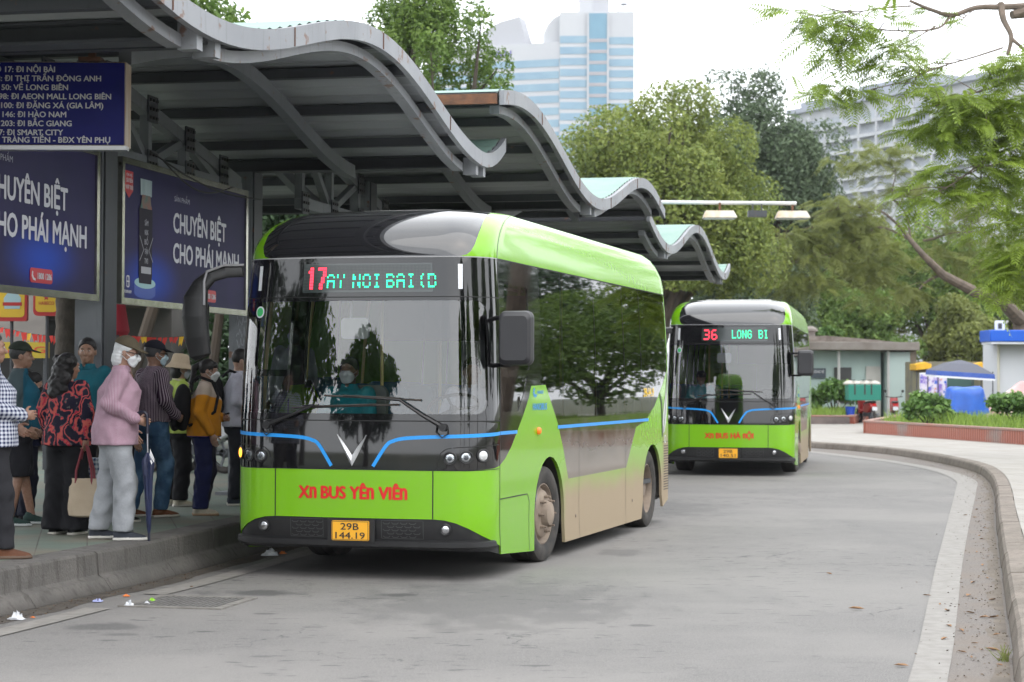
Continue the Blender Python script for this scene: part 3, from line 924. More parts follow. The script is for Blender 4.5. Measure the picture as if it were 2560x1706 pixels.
# ================================================================ THE TWO GREEN BUSES
HW, BL, BR_ = 1.16, 8.0, .32
A0 = HW-BR_; ARC = BR_*pi/2; BULGE = .09; YC = BR_+BULGE
T_REAR = A0+ARC+(BL-BR_-YC)
def ty(y): return A0+ARC+(y-YC)
TS = ty(.45)          # seam between the front and the sides
V_R, V_T = 2.70, 2.70+.42*pi/2
def BP(t, v, off=0.0):
    """point of the bus skin: t around the plan outline (0 = front centre), v up; off = outwards"""
    if off:
        e = .004
        a = Vector(BP(t+e, v)); b = Vector(BP(t-e, v)); c = Vector(BP(t, min(V_T, v+e))); d = Vector(BP(t, v-e))
        n = (a-b).cross(c-d)
        if n.length > 1e-12: n.normalize()
        p = Vector(BP(t, v))
        return tuple(p+n*off)
    sg = 1 if t >= 0 else -1
    t = abs(t)
    if v <= V_R:
        z = v; ds = .06*max(0, min(1, (v-1.2)/1.5))**2; df = .01+.09*max(0, min(1, (v-.9)/1.8))**1.6; dr = .03; k = 0
        if v < .5: df += .05*((.5-v)/.3)**2
    else:
        th = min((v-V_R)/.42, pi/2); k = 1-cos(th)
        z = V_R+.47*sin(th); ds = .06+.22*k; df = .10+.95*k; dr = .03+.5*k
    hw = HW-ds; rx = BR_+.18*k; ry = BR_+.45*k
    yb = df
    f = lambda x: BULGE*(x/hw)**2
    if t <= A0:
        x = t/A0*(hw-rx); y = yb+f(x)
    elif t <= A0+ARC:
        a = (t-A0)/ARC*pi/2
        x = hw-rx+rx*sin(a); y = yb+f(x)+ry*(1-cos(a))
    else:
        y0 = yb+BULGE+ry; y1 = BL-dr-BR_-.2*k
        u = t-A0-ARC
        L = T_REAR-A0-ARC
        if u <= L:
            x = hw; y = y0+(y1-y0)*u/L
        else:
            u -= L
            if u <= ARC:
                a = u/ARC*pi/2; r = BR_+.18*k
                x = hw-r+r*cos(a); y = y1+(BR_+.2*k)*sin(a)
            else:
                u = min(u-ARC, A0); r = BR_+.18*k
                x = (hw-r)*(1-u/A0); y = y1+BR_+.2*k
    return (sg*x, y, z)
def t_at_x(x, v):
    lo, hi = 0, A0+ARC
    for _ in range(30):
        m_ = (lo+hi)/2
        if BP(m_, v)[0] < x: lo = m_
        else: hi = m_
    return lo
def skin(name, poly, m, parent, holes=(), step=.07, off=0.0, mirror=False, rim=.018, sub=None):
    """a body panel cut from the skin, its edge turned inwards by rim"""
    V, F = fill2d(poly, holes, step)
    mb = MB(); sgs = (1, -1) if mirror else (1,)
    for sg in sgs:
        mb.add([BP(sg*t, v, off*(1 if sg > 0 else 1)) for t, v in V], F if sg > 0 else [f[::-1] for f in F])
        if rim:
            for lp in [poly]+list(holes):
                P = resample(lp, step); n = len(P)
                A_ = [BP(sg*t, v, off) for t, v in P]; B_ = [BP(sg*t, v, off-rim) for t, v in P]
                mb.strip(A_+[A_[0]], B_+[B_[0]])
    return mb.build(name, m, parent, angle=50)
def line_on(mb, pts, w, off, mi=0):
    """flat ribbon of width w lying on the skin"""
    P = []
    for a, b in zip(pts[:-1], pts[1:]):
        k = max(1, int(math.hypot(b[0]-a[0], b[1]-a[1])/.05))
        P += [(lerp(a[0], b[0], i/k), lerp(a[1], b[1], i/k)) for i in range(k)]
    P.append(pts[-1])
    L = offset_line(P, w/2); R_ = offset_line(P, -w/2)
    mb.strip([BP(t, v, off) for t, v in L], [BP(t, v, off) for t, v in R_], mi)
def disc_on(mb, t, v, r, off, depth=.0, n=20, mi=0, dome=0.0):
    """round lens on the skin"""
    c = Vector(BP(t, v, off+dome))
    rings = []
    for fr, dd in ((1, 0), (.92, dome*.5), (.6, dome*.9)):
        rings.append([BP(t+r*fr*cos(2*pi*k/n), v+r*fr*sin(2*pi*k/n), off+dd) for k in range(n)])
    o = [p for R in rings for p in R]+[tuple(c)]
    fs = []
    for i in range(2):
        fs += [(i*n+k, i*n+(k+1) % n, (i+1)*n+(k+1) % n, (i+1)*n+k) for k in range(n)]
    fs += [(2*n+k, 2*n+(k+1) % n, 3*n) for k in range(n)]
    mb.add(o, fs, mi)
def ring_on(mb, t, v, r0, r1, off, h, n=22, mi=0):
    pr = [(r1, 0), (r1, h), ((r0+r1)/2, h*1.3), (r0, h), (r0, 0)]
    rows = [[BP(t+r*cos(2*pi*k/n), v+r*sin(2*pi*k/n), off+hh) for k in range(n+1)] for r, hh in pr]
    for a, b in zip(rows[:-1], rows[1:]): mb.strip(a, b, mi)

# --- bus materials
def bus_paint():
    m, t, b = newmat('bus_green_paint'); g = NT(t); v = g.obj(); s = g.sep(v)
    n = g.noise(v, 1.6, 5); n2 = g.noise(v, 14, 4)
    z = g.math('ADD', s[2], g.math('MULTIPLY', g.math('SUBTRACT', n, .5), .35))
    low = g.math('SUBTRACT', 1.0, g.ramp(z, .50, 1.02))
    back = g.ramp(g.math('ADD', s[1], g.math('MULTIPLY', g.math('SUBTRACT', n, .5), .5)), 2.25, 2.75)
    rear = g.math('MULTIPLY', g.ramp(s[1], 7.2, 7.5), g.math('SUBTRACT', 1.0, g.ramp(z, .9, 1.25)))
    d = g.math('MULTIPLY', g.math('MAXIMUM', g.math('MULTIPLY', low, back), rear), .95)
    film = g.math('MULTIPLY', g.ramp(n2, .42, .72), .035)
    d = g.math('MAXIMUM', d, film, True)
    c = g.mix(d, (.160, .405, .0015), (.31, .228, .165))
    g.l(c, b.inputs['Base Color'])
    r = g.math('ADD', .22, g.math('MULTIPLY', d, .6)); g.l(r, b.inputs['Roughness'])
    b.inputs['Coat Roughness'].default_value = .03
    g.l(g.math('SUBTRACT', .32, g.math('MULTIPLY', d, .4), True), b.inputs['Coat Weight'])
    return m
GREEN = bus_paint()
def black_gloss(name, dust, base=(.006, .006, .007), spec=.55):
    m, t, b = newmat(name); g = NT(t); v = g.obj(); s = g.sep(v)
    n = g.noise(v, 260, 2); n1 = g.noise(v, 2.2, 5); n3 = g.noise(g.obj((1, 1, .15)), 4, 4)
    z = g.math('ADD', s[2], g.math('MULTIPLY', g.math('SUBTRACT', n1, .5), .5))
    low = g.math('SUBTRACT', 1.0, g.ramp(z, .75, 1.35))
    side = g.ramp(s[1], 2.2, 2.8)
    d = g.math('MULTIPLY', g.math('MULTIPLY', low, side), dust)
    sp = g.math('MULTIPLY', g.ramp(n, .70, .78), .16)
    st = g.math('MULTIPLY', g.ramp(n3, .55, .75), .03)
    d = g.math('MAXIMUM', g.math('MAXIMUM', d, sp), st, True)
    g.l(g.mix(d, base, (.20, .17, .145)), b.inputs['Base Color'])
    g.l(g.math('ADD', .04, g.math('MULTIPLY', d, .5)), b.inputs['Roughness'])
    b.inputs['Specular IOR Level'].default_value = spec
    b.inputs['Coat Weight'].default_value = spec*.6; b.inputs['Coat Roughness'].default_value = .02
    return m
BLK = black_gloss('bus_black_gloss', .95)
BLK_D = mat('bus_black_plastic', (.016, .016, .017), .38, spec=.4, col2=(.010, .010, .011), scale=6, bump=.06, bscale=180)
ROOFB = black_gloss('bus_roof_black', .5, (.010, .010, .012), .85)
RUB = mat('rubber', (.022, .021, .020), .85, col2=(.055, .048, .042), scale=9, bump=.15)
DIRTY = mat('dirty_rim', (.27, .215, .165), .8, col2=(.18, .14, .11), scale=7, bump=.2)
SEAM = mat('seam', (.004, .004, .004), .7)
STRIPE = mat('bus_blue_stripe', (.012, .27, .72), .35)
CHROME = mat('chrome', (.72, .72, .74), .10, 1.0)
WSG = glassmat('windscreen_glass', (.84, .87, .86), 2.05)
SDG = glassmat('tinted_glass', (.15, .17, .165), 1.48, rough=.015)
LENS = glassmat('lamp_lens', (.85, .87, .88), 1.5)
REFL = mat('lamp_reflector', (.60, .61, .63), .18, .9)
AMB = mat('amber_lens', (.75, .17, .01), .25, emit=(1, .25, .01), es=.15)
AMB_ON = mat('amber_lamp_lit', (.9, .35, .03), .3, emit=(1.0, .42, .03), es=2.2)
WPL = mat('white_bar', (.66, .68, .72), .35)
YPL = mat('plate_yellow', (.78, .38, .015), .45)
INK = mat('plate_ink', (.02, .018, .015), .5)
BRED = mat('bus_red_letters', (.58, .004, .006), .35)
LEDR = mat('led_red', (.3, .01, .02), .5, emit=(1.0, .03, .06), es=2.6)
LEDG = mat('led_green', (.01, .3, .15), .5, emit=(.03, .95, .42), es=1.7)
LEDO = mat('led_off', (.045, .05, .05), .5)
INT_D = mat('interior_dark', (.045, .047, .05), .7)
INT_G = mat('interior_grey', (.22, .23, .24), .6, col2=(.16, .17, .18), scale=3)
SEATB = mat('seat_blue', (.01, .10, .20), .6, col2=(.015, .14, .25), scale=20)
SEATF = mat('seat_frame_teal', (.02, .22, .32), .5)
POLE = mat('pole_yellow', (.55, .36, .02), .35)

F57_OLD = {'A': '0111010001100011111110001100011000', 'Y': '1000110001010100010000100001000010', 'N': '1000111001101011001110001100011000',
       'O': '0111010001100011000110001100010111', 'I': '1110001000010000100001000010011100', 'B': '1111010001100011111010001100011111',
       '(': '00010001000100001000010000010000010', 'S': '0111110000100000111000001000011111', 'L': '1000010000100001000010000100001111',
       'G': '0111010001100001011110001100010111', '1': '0010001100001000010000100001000111', '7': '1111100001000100010001000010000100',
       '3': '1111000001000010111000001000011111', '6': '0111110000100001111010001100010111', ' ': '0'*35, 'D': '1111010001100011000110001100011111'}
F57 = {k: ''.join(v.split()) for k, v in {
 'A': '01110 10001 10001 11111 10001 10001 10001', 'Y': '10001 10001 01010 00100 00100 00100 00100', 'N': '10001 11001 11001 10101 10011 10011 10001',
 'O': '01110 10001 10001 10001 10001 10001 01110', 'I': '01110 00100 00100 00100 00100 00100 01110', 'B': '11110 10001 10001 11110 10001 10001 11110',
 '(': '00010 00100 00100 00100 00100 00100 00010', 'D': '11110 10001 10001 11101 10001 10001 11110', 'L': '10000 10000 10000 10000 10000 10000 11111',
 'G': '01110 10001 10000 10111 10001 10001 01110', '1': '00110 01110 00110 00110 00110 00110 00110', '7': '11111 00011 00011 00110 00110 01100 01100',
 '3': '11110 00001 00001 01110 00001 00001 11110', '6': '01110 10000 10000 11110 10001 10001 01110'}.items()}
def led_text(mb, txt, t0, v0, ch, cw, gap, mi, skip=()):
    t = t0
    for c in txt:
        bits = F57[c].ljust(35, '0')
        for i in range(7):
            if i in skip: continue
            for j in range(5):
                if bits[i*5+j] == '1':
                    a, b_ = t+j*cw, v0+(6-i)*ch
                    mb.add([BP(a+cw*.08, b_+ch*.08, .009), BP(a+cw*.92, b_+ch*.08, .009), BP(a+cw*.92, b_+ch*.92, .009), BP(a+cw*.08, b_+ch*.92, .009)], [(0, 1, 2, 3)], mi)
        t += 5*cw+gap

def runs_text(mb, txt, T, x0, x1, y0, h, bold, mi=0):
    """letters where the capital N is drawn as a tall arch"""
    k = .73/.53
    runs = []; cur = ''
    for c in txt:
        if c == 'N':
            if cur: runs.append((cur, 1.0)); cur = ''
            runs.append(('n', k))
        else: cur += c
    if cur: runs.append((cur, 1.0))
    x = 0; pl = []
    for s, sc in runs:
        lead = (len(s)-len(s.lstrip(' ')))*.30; tail = (len(s)-len(s.rstrip(' ')))*.30
        inner = s.strip(' ')
        if not inner:
            x += .30*len(s); continue
        vs, fs = text_geo(inner, 1.0, 0.0)
        a = min(v[0] for v in vs); b_ = max(v[0] for v in vs)
        sx = .78 if sc > 1 else 1.0
        x += lead
        pl.append(([(x+(v[0]-a)*sc*sx, v[1]*sc) for v in vs], fs)); x += (b_-a)*sc*sx+.07+tail
    K = (x1-x0)/(x-.07)
    for vs, fs in pl:
        for i, (dx, dy) in enumerate(((0, 0), (-bold, 0), (bold, 0), (0, -bold*.5), (0, bold*.5))):
            mb.add([T(x0+(v[0]+dx)*K, y0+(v[1]+dy)*h/.73) if not i else tuple(Vector(T(x0+(v[0]+dx)*K, y0+(v[1]+dy)*h/.73))+Vector((0, -.0002*i, 0))) for v in vs], fs, mi)

def build_bus(label, number, name_txt, plate, led):
    R0 = thing('bus', label, 'bus', (0, 0, 0), 0, 'lime green buses')
    arch = lambda cy, r, a0, a1, n=14: [(ty(cy+r*cos(radians(lerp(a0, a1, i/n)))), .42+r*sin(radians(lerp(a0, a1, i/n)))) for i in range(n+1)]
    Y = lambda L: [(ty(a), b) for a, b in L]
    FA, FR, RA, RR = 2.12, .55, 6.80, .53
    # ---- green side panel with the two wheel arches
    side = (Y([(.45, .20), (1.45, .145), (1.52, .145)]) + arch(FA, FR, 188, -8) + Y([(2.66, .134), (6.18, .134)]) + arch(RA, RR, 188, -8)
            + Y([(7.40, .20), (7.66, .26)]) + [(T_REAR+ARC*.98, .27), (T_REAR+ARC*.98, 2.70)] + Y([(7.68, 2.70), (7.68, 1.80), (7.44, 1.645), (6.926, 1.388), (6.40, 1.22), (5.90, 1.165), (5.395, .736),
              (2.825, .732), (2.623, 1.031), (2.409, 1.27), (2.36, 1.31), (1.956, 1.631), (1.453, 1.621), (1.379, 1.523), (1.18, 1.36), (.98, 1.22), (.807, 1.10), (.62, 1.005), (.45, .95)]))
    for sg in (1, -1):
        body_side(R0, sg, side, Y, arch, FA, FR, RA, RR)
    # ---- front
    lowc = [(.705, .512), (.80, .505), (.90, .48), (1.0, .435), (1.12, .37), (1.27, .305), (1.40, .262), (TS, .20)]
    up = [(TS, .95), (1.25, .93), (1.0, .917), (.705, .915)]
    skin('front_panel', [(-.70, .512), (.70, .512), (.70, .915), (-.70, .915)], GREEN, R0)
    for sg in (1, -1):
        skin('front_corner_panel', [(sg*a, b) for a, b in lowc+up], GREEN, R0)
    lw = [(-a, b) for a, b in lowc[::-1]] + lowc
    bump_ = skin('bumper', lw+[(1.2, .235), (.6, .25), (0, .255), (-.6, .25), (-1.2, .235)], BLK_D, R0, off=-.012)
    lip = MB()
    for o_, v_ in ((.012, .30),):
        ts = np.linspace(-1.25, 1.25, 50)
        rows = [[BP(t, v, o) for t in ts] for v, o in ((.335, -.01), (.325, .022), (.285, .03), (.262, .01), (.25, -.04))]
        for a, b in zip(rows[:-1], rows[1:]): lip.strip(a, b)
    lip.build('lower_lip', BLK_D, bump_)
    # hexagon mesh pattern of the two grilles
    for x0, x1 in ((-.56, -.26), (.26, .62)):
        gr = MB()
        for r_ in range(5):
            for c in range(9):
                cx = x0+.045+c*.075+(.037 if r_ % 2 else 0); cz = .36+r_*.028
                if cx > x1-.02: continue
                line_on(gr, [(cx-.03, cz+.008), (cx-.018, cz-.004), (cx+.018, cz-.004), (cx+.03, cz+.008)], .008, .0)
        line_on(gr, [(x0, .345), (x1, .345), (x1, .497), (x0, .497), (x0, .345)], .006, -.004)
        gr.build('grille', mat('grille_black', (.045, .045, .047), .35), bump_)
    for sg in (1, -1):
        f = MB(); disc_on(f, sg*.81, .427, .035, -.004, dome=.012)
        fo = f.build('fog_light', REFL, R0)
        f = MB(); ring_on(f, sg*.81, .427, .035, .05, -.012, .018); f.build('bezel', BLK_D, fo)
    # black mask with headlamps
    skin('front_mask', [(-a, b) for a, b in up][::1] and ([(-TS, .95), (-1.25, .93), (-1.0, .917), (-.705, .915), (.705, .915), (1.0, .917), (1.25, .93), (TS, .95), (TS, 1.325), (-TS, 1.325)]), BLK, R0, step=.06)
    sm = MB()
    for sg in (1, -1):
        line_on(sm, [(sg*a, b) for a, b in ((.735, .92), (.745, 1.0), (.765, 1.06), (.81, 1.095), (.90, 1.108), (1.35, 1.128))], .007, .002)
        line_on(sm, [(sg*.7025, .515), (sg*.7025, .912)], .010, .0015)
    line_on(sm, [(-TS, 1.326), (TS, 1.326)], .009, .002)
    line_on(sm, [(-TS, 2.366), (TS, 2.366)], .007, .002)
    line_on(sm, [(-1.35, .925), (-1.0, .9165), (1.0, .9165), (1.35, .925)], .006, .002)
    for sg in (1, -1): line_on(sm, [(sg*TS, .22), (sg*TS, 3.30)], .011, .002)
    sm.build('panel_seam', SEAM, R0, smooth=False)
    line = MB(); line_on(line, [(-TS, 2.702), (TS, 2.702)], .008, .003)
    line.build('roof_trim', mat('trim_grey', (.30, .30, .31), .35), R0, smooth=False)
    for sg in (1, -1):
        for i, (t, v) in enumerate(((.845, 1.018), (.975, 1.026), (1.12, 1.04))):
            mb = MB(); on = sg < 0 and i == 2
            disc_on(mb, sg*t, v, .043, .004, dome=.016)
            h = mb.build('indicator' if i == 2 else 'headlight', AMB_ON if on else (mat('clear_indicator', (.62, .63, .64), .2, .4) if i == 2 else LENS), R0)
            mb = MB(); ring_on(mb, sg*t, v, .043, .058, .001, .010); mb.build('bezel', BLK_D, h)
            if i < 2:
                mb = MB(); disc_on(mb, sg*t, v, .040, .0022, dome=.004); mb.build('reflector', REFL, h)
                mb = MB(); disc_on(mb, sg*t, v, .020, .008, dome=.007); mb.build('projector_lens', mat('projector', (.10, .11, .13), .08, spec=.9), h)
            else:
                mb = MB()
                for dx in (-.018, 0, .018):
                    for dz in (-.018, 0, .018): disc_on(mb, sg*t+dx, v+dz, .006, .018, n=8)
                mb.build('led_dots', AMB if on else WPL, h)
    st = MB()
    for sg in (1, -1):
        P = smooth_path([(sg*a, b) for a, b in ((TS-.005, 1.222), (1.25, 1.216), (.9, 1.202), (.62, 1.192), (.45, 1.180), (.365, 1.160), (.30, 1.120), (.185, .945))], 6)
        line_on(st, P, .030, .003)
    st.build('blue_stripe', STRIPE, R0, smooth=False)
    # V emblem
    em = MB()
    for sg in (1, -1):
        pts = [(sg*.125, 1.205), (sg*.105, 1.17), (sg*.012, .985), (0, .948), (sg*.0, .995), (sg*.04, 1.06)]
        a, b, c, d = (sg*.128, 1.207), (sg*.0, .945), (sg*.0, 1.035), (sg*.085, 1.165)
        n = 10
        out = [(lerp(a[0], b[0], (i/n)), lerp(a[1], b[1], (i/n)**1.0)-.012*sin(pi*i/n)) for i in range(n+1)]
        inn = [(lerp(a[0], c[0], (i/n)), lerp(a[1], c[1], i/n)+.006*sin(pi*i/n)) for i in range(n+1)]
        mid = [((o[0]+i_[0])/2, (o[1]+i_[1])/2) for o, i_ in zip(out, inn)]
        em.strip([BP(t, v, .004) for t, v in out], [BP(t, v, .026) for t, v in mid]); em.strip([BP(t, v, .026) for t, v in mid], [BP(t, v, .004) for t, v in inn])
    em.build('emblem', mat('emblem_chrome', (.62, .63, .65), .38, .35), R0, angle=20)
    nm = MB(); runs_text(nm, name_txt[0], lambda x, y: BP(x, y, .003), name_txt[1], name_txt[2], .672, .108, .05)
    nm.build('operator_lettering', BRED, R0, smooth=False)
    pl = MB(); pl.prism(rrect(-.165, .325, .165, .49, .012), -.0, .012, lambda a, b, h: (a, -.012-h, b))
    po = pl.build('number_plate', YPL, R0)
    w = MB(); TP = lambda x, y, z: (x, -.027-z, y)
    text_fit(w, plate[0], TP, -.085, .075, .415, .058, .012); text_fit(w, plate[1], TP, -.13, .13, .341, .056, .012)
    for q_ in ((-.16, .33, .16, .334), (-.16, .481, .16, .485), (-.16, .334, -.156, .481), (.156, .334, .16, .481)):
        w.add([TP(q_[0], q_[1], 0), TP(q_[2], q_[1], 0), TP(q_[2], q_[3], 0), TP(q_[0], q_[3], 0)], [(0, 1, 2, 3)])
    w.build('plate_number', INK, po, smooth=False)
    MB().box((0, .01, .408), (.42, .03, .19)).build('plate_holder', BLK_D, R0)
    # ---- windscreen, its black surround, header with the route display
    wg = rrect(-1.17, 1.385, 1.17, 2.335, .11)
    skin('windscreen_surround', [(-TS, 1.327), (TS, 1.327), (TS, 2.365), (-TS, 2.365)], BLK, R0, holes=[wg], step=.06, rim=.03)
    skin('windscreen', wg, WSG, R0, step=.06, off=-.004, rim=0)
    dp = [(-.515, 2.405), (.705, 2.405), (.725, 2.65), (-.515, 2.65)]
    skin('header_panel', [(-TS, 2.367), (TS, 2.367), (TS, 2.70), (-TS, 2.70)], BLK, R0, step=.06)
    ds_ = MB()
    V_, F_ = fill2d(rrect(-.51, 2.405, .71, 2.65, .012), step=.08)
    ds_.add([BP(t, v, .004) for t, v in V_], F_)
    do = ds_.build('route_display', mat('display_glass', (.020, .030, .030), .10, spec=.9), R0)
    dots = MB()
    for j in range(17):
        for i in range(94):
            a = -.50+i*.0128; b_ = 2.43+j*.0126; e = .0032
            dots.add([BP(a-e, b_-e, .0065), BP(a+e, b_-e, .0065), BP(a+e, b_+e, .0065), BP(a-e, b_+e, .0065)], [(0, 1, 2, 3)])
    dots.build('unlit_dots', LEDO, do, smooth=False)
    led(do)
    for sg in (1, -1):
        b_ = MB(); V_, F_ = fill2d([(sg*.925, 2.43), (sg*.960, 2.43), (sg*.968, 2.64), (sg*.930, 2.64)], step=.06)
        b_.add([BP(t, v, .004) for t, v in V_], F_); b_.build('daylight_bar', WPL, R0)
    # ---- roof dome
    xs = [(2.745, .965), (2.80, .985), (2.9, .985), (3.0, .965), (3.12, .92), (3.24, .87), (V_T, .82)]
    bd = [(t_at_x(.88, 2.705), 2.703), (t_at_x(.935, 2.72), 2.718)]+[(t_at_x(min(x, BP(A0+ARC, v)[0]-.015), v), v) for v, x in xs]
    bl = [(t_at_x(.80, 2.705), 2.703), (t_at_x(.86, 2.72), 2.718)]+[(t_at_x(x-.085, v), v) for v, x in xs]
    dm = [(-a, b) for a, b in bl[::-1]]
    skin('roof_dome', dm+bd, ROOFB, R0, step=.07)
    for sg in (1, -1):
        skin('roof_corner', [(sg*a, b) for a, b in (bd if sg > 0 else bl)]+[(sg*TS, V_T), (sg*TS, 2.703)], GREEN, R0, step=.07)
        skin('roof_side', [(sg*TS, 2.703), (sg*(T_REAR+ARC*.98), 2.703), (sg*(T_REAR+ARC*.98), V_T), (sg*TS, V_T)], GREEN, R0, step=.12)
        sl = MB(); line_on(sl, [(sg*TS, 2.703), (sg*(T_REAR), 2.703)], .008, .002); sl.build('roof_seam', SEAM, R0, smooth=False)
    e1 = T_REAR+ARC*.98; e2 = T_REAR+ARC+A0
    rear = MB()
    tsr = np.linspace(e1, e2, 10)
    for sg in (1, -1):
        rear.grid(lambda t, v: BP(sg*t, v), tsr, np.linspace(.27, V_T, 24))
    rear.build('rear_panel', GREEN, R0)
    out = [BP(t, V_T) for t in np.linspace(-e2, e2, 120)]
    rf = MB(); n = len(out); c0 = [(0, lerp(1.3, BL-1, i/10), 3.20) for i in range(11)]
    loop = [(x*.9, lerp(y, BL/2, .04), 3.19) for x, y, z in out]
    rf.strip(out, loop); rf.add(loop, [tuple(range(n))])
    rf.build('roof_top', mat('roof_white', (.42, .43, .43), .5, col2=(.34, .34, .33), scale=3), R0)
    hb = MB()
    for y0, y1 in ((2.2, 3.9), (4.6, 6.2)):
        hb.prism(rrect(-.62, y0, .62, y1, .08), 3.185, 3.235)
    hb.build('roof_hatch', mat('roof_hatch_white', (.62, .62, .62), .4), R0, bevel=.015)
    rw = MB(); V_, F_ = fill2d(rrect(-.75, 1.5, .75, 2.55, .1), step=.3)
    rw.add([(x, BL+.004-.02, z) for x, z in V_], F_); rw.build('rear_window', SDG, R0)
    # ---- underside, wheel housings, wheels
    un = MB(); un.box((0, 4.3, .36), (1.45, 6.9, .26)); un.box((0, 4.4, .29), (2.2, 3.0, .18)); un.box((0, .8, .33), (2.0, 1.0, .12)); un.box((0, 7.6, .36), (2.0, .5, .2))
    un.build('chassis', INT_D, R0)
    for cy, r in ((FA, FR+.03), (RA, RR+.03)):
        for sg in (1, -1):
            h = MB(); n = 16
            A_ = [(sg*1.135, cy+r*cos(pi*i/n*1.12-.06*pi), .42+r*sin(pi*i/n*1.12-.06*pi)) for i in range(n+1)]
            h.strip(A_, [(sg*.68, y, z) for x, y, z in A_]); h.add([(sg*.68, y, z) for x, y, z in A_], [tuple(range(n+1))])
            h.build('wheel_housing', RUB, R0)
    for cy in (FA, RA):
        for sg in (1, -1):
            fr = cy == FA
            xo = .985 if fr else .97
            M_ = Matrix.Translation((sg*xo, cy, .44)) @ Matrix.Rotation(radians(-4 if fr else 0), 4, 'Z') @ Matrix.Scale(sg, 4, (1, 0, 0))
            ty_ = MB().lathe([(.27, -.11), (.31, -.135), (.40, -.14), (.432, -.125), (.44, -.10), (.44, -.03), (.434, -.028), (.434, -.016), (.44, -.014), (.44, .05), (.434, .052), (.434, .064), (.44, .066), (.44, .10), (.432, .125), (.405, .138), (.36, .142), (.315, .135), (.285, .12), (.28, .10)], 48, axis='X')
            ty_.v = [tuple(M_ @ Vector(p)) for p in ty_.v]
            w = ty_.build('wheel', RUB, R0, angle=28)
            rm = MB()
            if fr:
                rm.lathe([(.283, .115), (.272, .118), (.262, .10), (.245, .07), (.235, .075), (.215, .11), (.185, .128), (.15, .13), (.125, .135), (.118, .16), (.105, .19), (.06, .205), (0, .207)], 32, axis='X')
            else:
                rm.lathe([(.283, .115), (.272, .118), (.262, .10), (.25, .02), (.235, -.02), (.20, -.035), (.14, -.03), (.12, .0), (.10, .06), (.085, .085), (0, .09)], 32, axis='X')
            hx = .128 if fr else -.03
            for k in range(8):
                a = 2*pi*k/8
                rm.tube([(hx-.01, .158*cos(a), .158*sin(a)), (hx+.035, .158*cos(a), .158*sin(a))], .017, 6); rm.tube([(hx+.035, .158*cos(a), .158*sin(a)), (hx+.06, .158*cos(a), .158*sin(a))], .010, 6)
                rm.lathe([(.0, hx+.004), (.0, hx+.004)], 3, axis='X')
            rm.v = [tuple(M_ @ Vector(p)) for p in rm.v]
            rm.build('rim', DIRTY, w, angle=28)
    # ---- mirrors
    hs = MB()
    prof = [(.0, .80), (.03, .95), (.08, 1.0), (.13, .98), (.16, .90), (.17, .80)]
    pm = rrect(1.205, 1.79, 1.495, 2.25, .055)
    cx, cz = 1.35, 2.02
    rows = [[(cx+(a-cx)*k, .20+d, cz+(b-cz)*k+.0*d) for a, b in pm] for d, k in prof]
    n = len(pm)
    for a, b in zip(rows[:-1], rows[1:]): hs.strip(a+[a[0]], b+[b[0]])
    hs.add(rows[0], [tuple(range(n))]); hs.add(rows[-1], [tuple(range(n))])
    mir = hs.build('mirror', mat('mirror_shell', (.022, .022, .026), .5, col2=(.018, .018, .021), scale=5), R0)
    MB().prism(rrect(1.225, 1.81, 1.475, 2.23, .05), .372, .376, lambda a, b, h: (a, h, b)).build('mirror_glass', CHROME, mir)
    for q_ in ([(1.12, .54, 1.80), (1.25, .44, 1.80), (1.35, .33, 1.83)], [(1.11, .54, 2.20), (1.25, .44, 2.20), (1.35, .33, 2.18)]): MB().tube(q_, .02, 8).build('mirror_arm', BLK_D, mir)
    ml = MB()
    path = [(-1.02, .06, 2.60), (-1.14, -.01, 2.59), (-1.26, -.05, 2.555), (-1.35, -.07, 2.47), (-1.395, -.08, 2.36), (-1.40, -.08, 2.2), (-1.385, -.07, 2.02), (-1.36, -.055, 1.87), (-1.35, -.05, 1.845)]
    wd = [.055, .055, .06, .075, .105, .115, .11, .095, .06]; dp_ = [.02, .022, .03, .045, .06, .065, .06, .05, .03]
    rows = []
    for i, p in enumerate(path):
        d = (Vector(path[min(i+1, len(path)-1)])-Vector(path[max(i-1, 0)])).normalized()
        r = d.cross(Vector((0, 1, 0))).normalized(); q_ = Vector((0, 1, 0))
        rows.append([tuple(Vector(p)+r*wd[i]*(abs(cos(a))**.7)*(1 if cos(a) > 0 else -1)+q_*dp_[i]*(abs(sin(a))**.7)*(1 if sin(a) > 0 else -1)) for a in [2*pi*k/16 for k in range(16)]])
    for a, b in zip(rows[:-1], rows[1:]): ml.strip(a+[a[0]], b+[b[0]])
    ml.add(rows[0], [tuple(range(16))]); ml.add(rows[-1], [tuple(range(16))])
    mo = ml.build('mirror', BLK_D, R0, angle=50)
    MB().prism(rrect(-1.47, 1.90, -1.31, 2.34, .05), .005, .012, lambda a, b, h: (a, h+.0, b)).build('mirror_glass', CHROME, mo)
    tr = MB(); tr.tube([(-1.00, .03, 2.645), (-1.15, -.05, 2.64), (-1.285, -.10, 2.585), (-1.30, -.12, 2.5), (-1.295, -.13, 2.3)], .012, 6); tr.build('mirror_trim', mat('mirror_trim_grey', (.20, .20, .21), .3), mo)
    # ---- wipers
    for pv, jt, b0, b1 in (((.79, 1.275), (.42, 1.50), (-.25, 1.535), (.60, 1.50)), ((-.775, 1.28), (-.33, 1.455), (-.55, 1.43), (.41, 1.462))):
        w = MB()
        mid_ = (lerp(pv[0], jt[0], .45), lerp(pv[1], jt[1], .42))
        w.tube([BP(*pv, .035), BP(*mid_, .055), BP(*jt, .05), BP(lerp(jt[0], b0[0], .5), lerp(jt[1], b0[1], .5), .05)], [.020, .014, .010, .007], 7)
        w.tube([BP(pv[0], pv[1], -.01), BP(pv[0], pv[1], .055)], .034, 12)
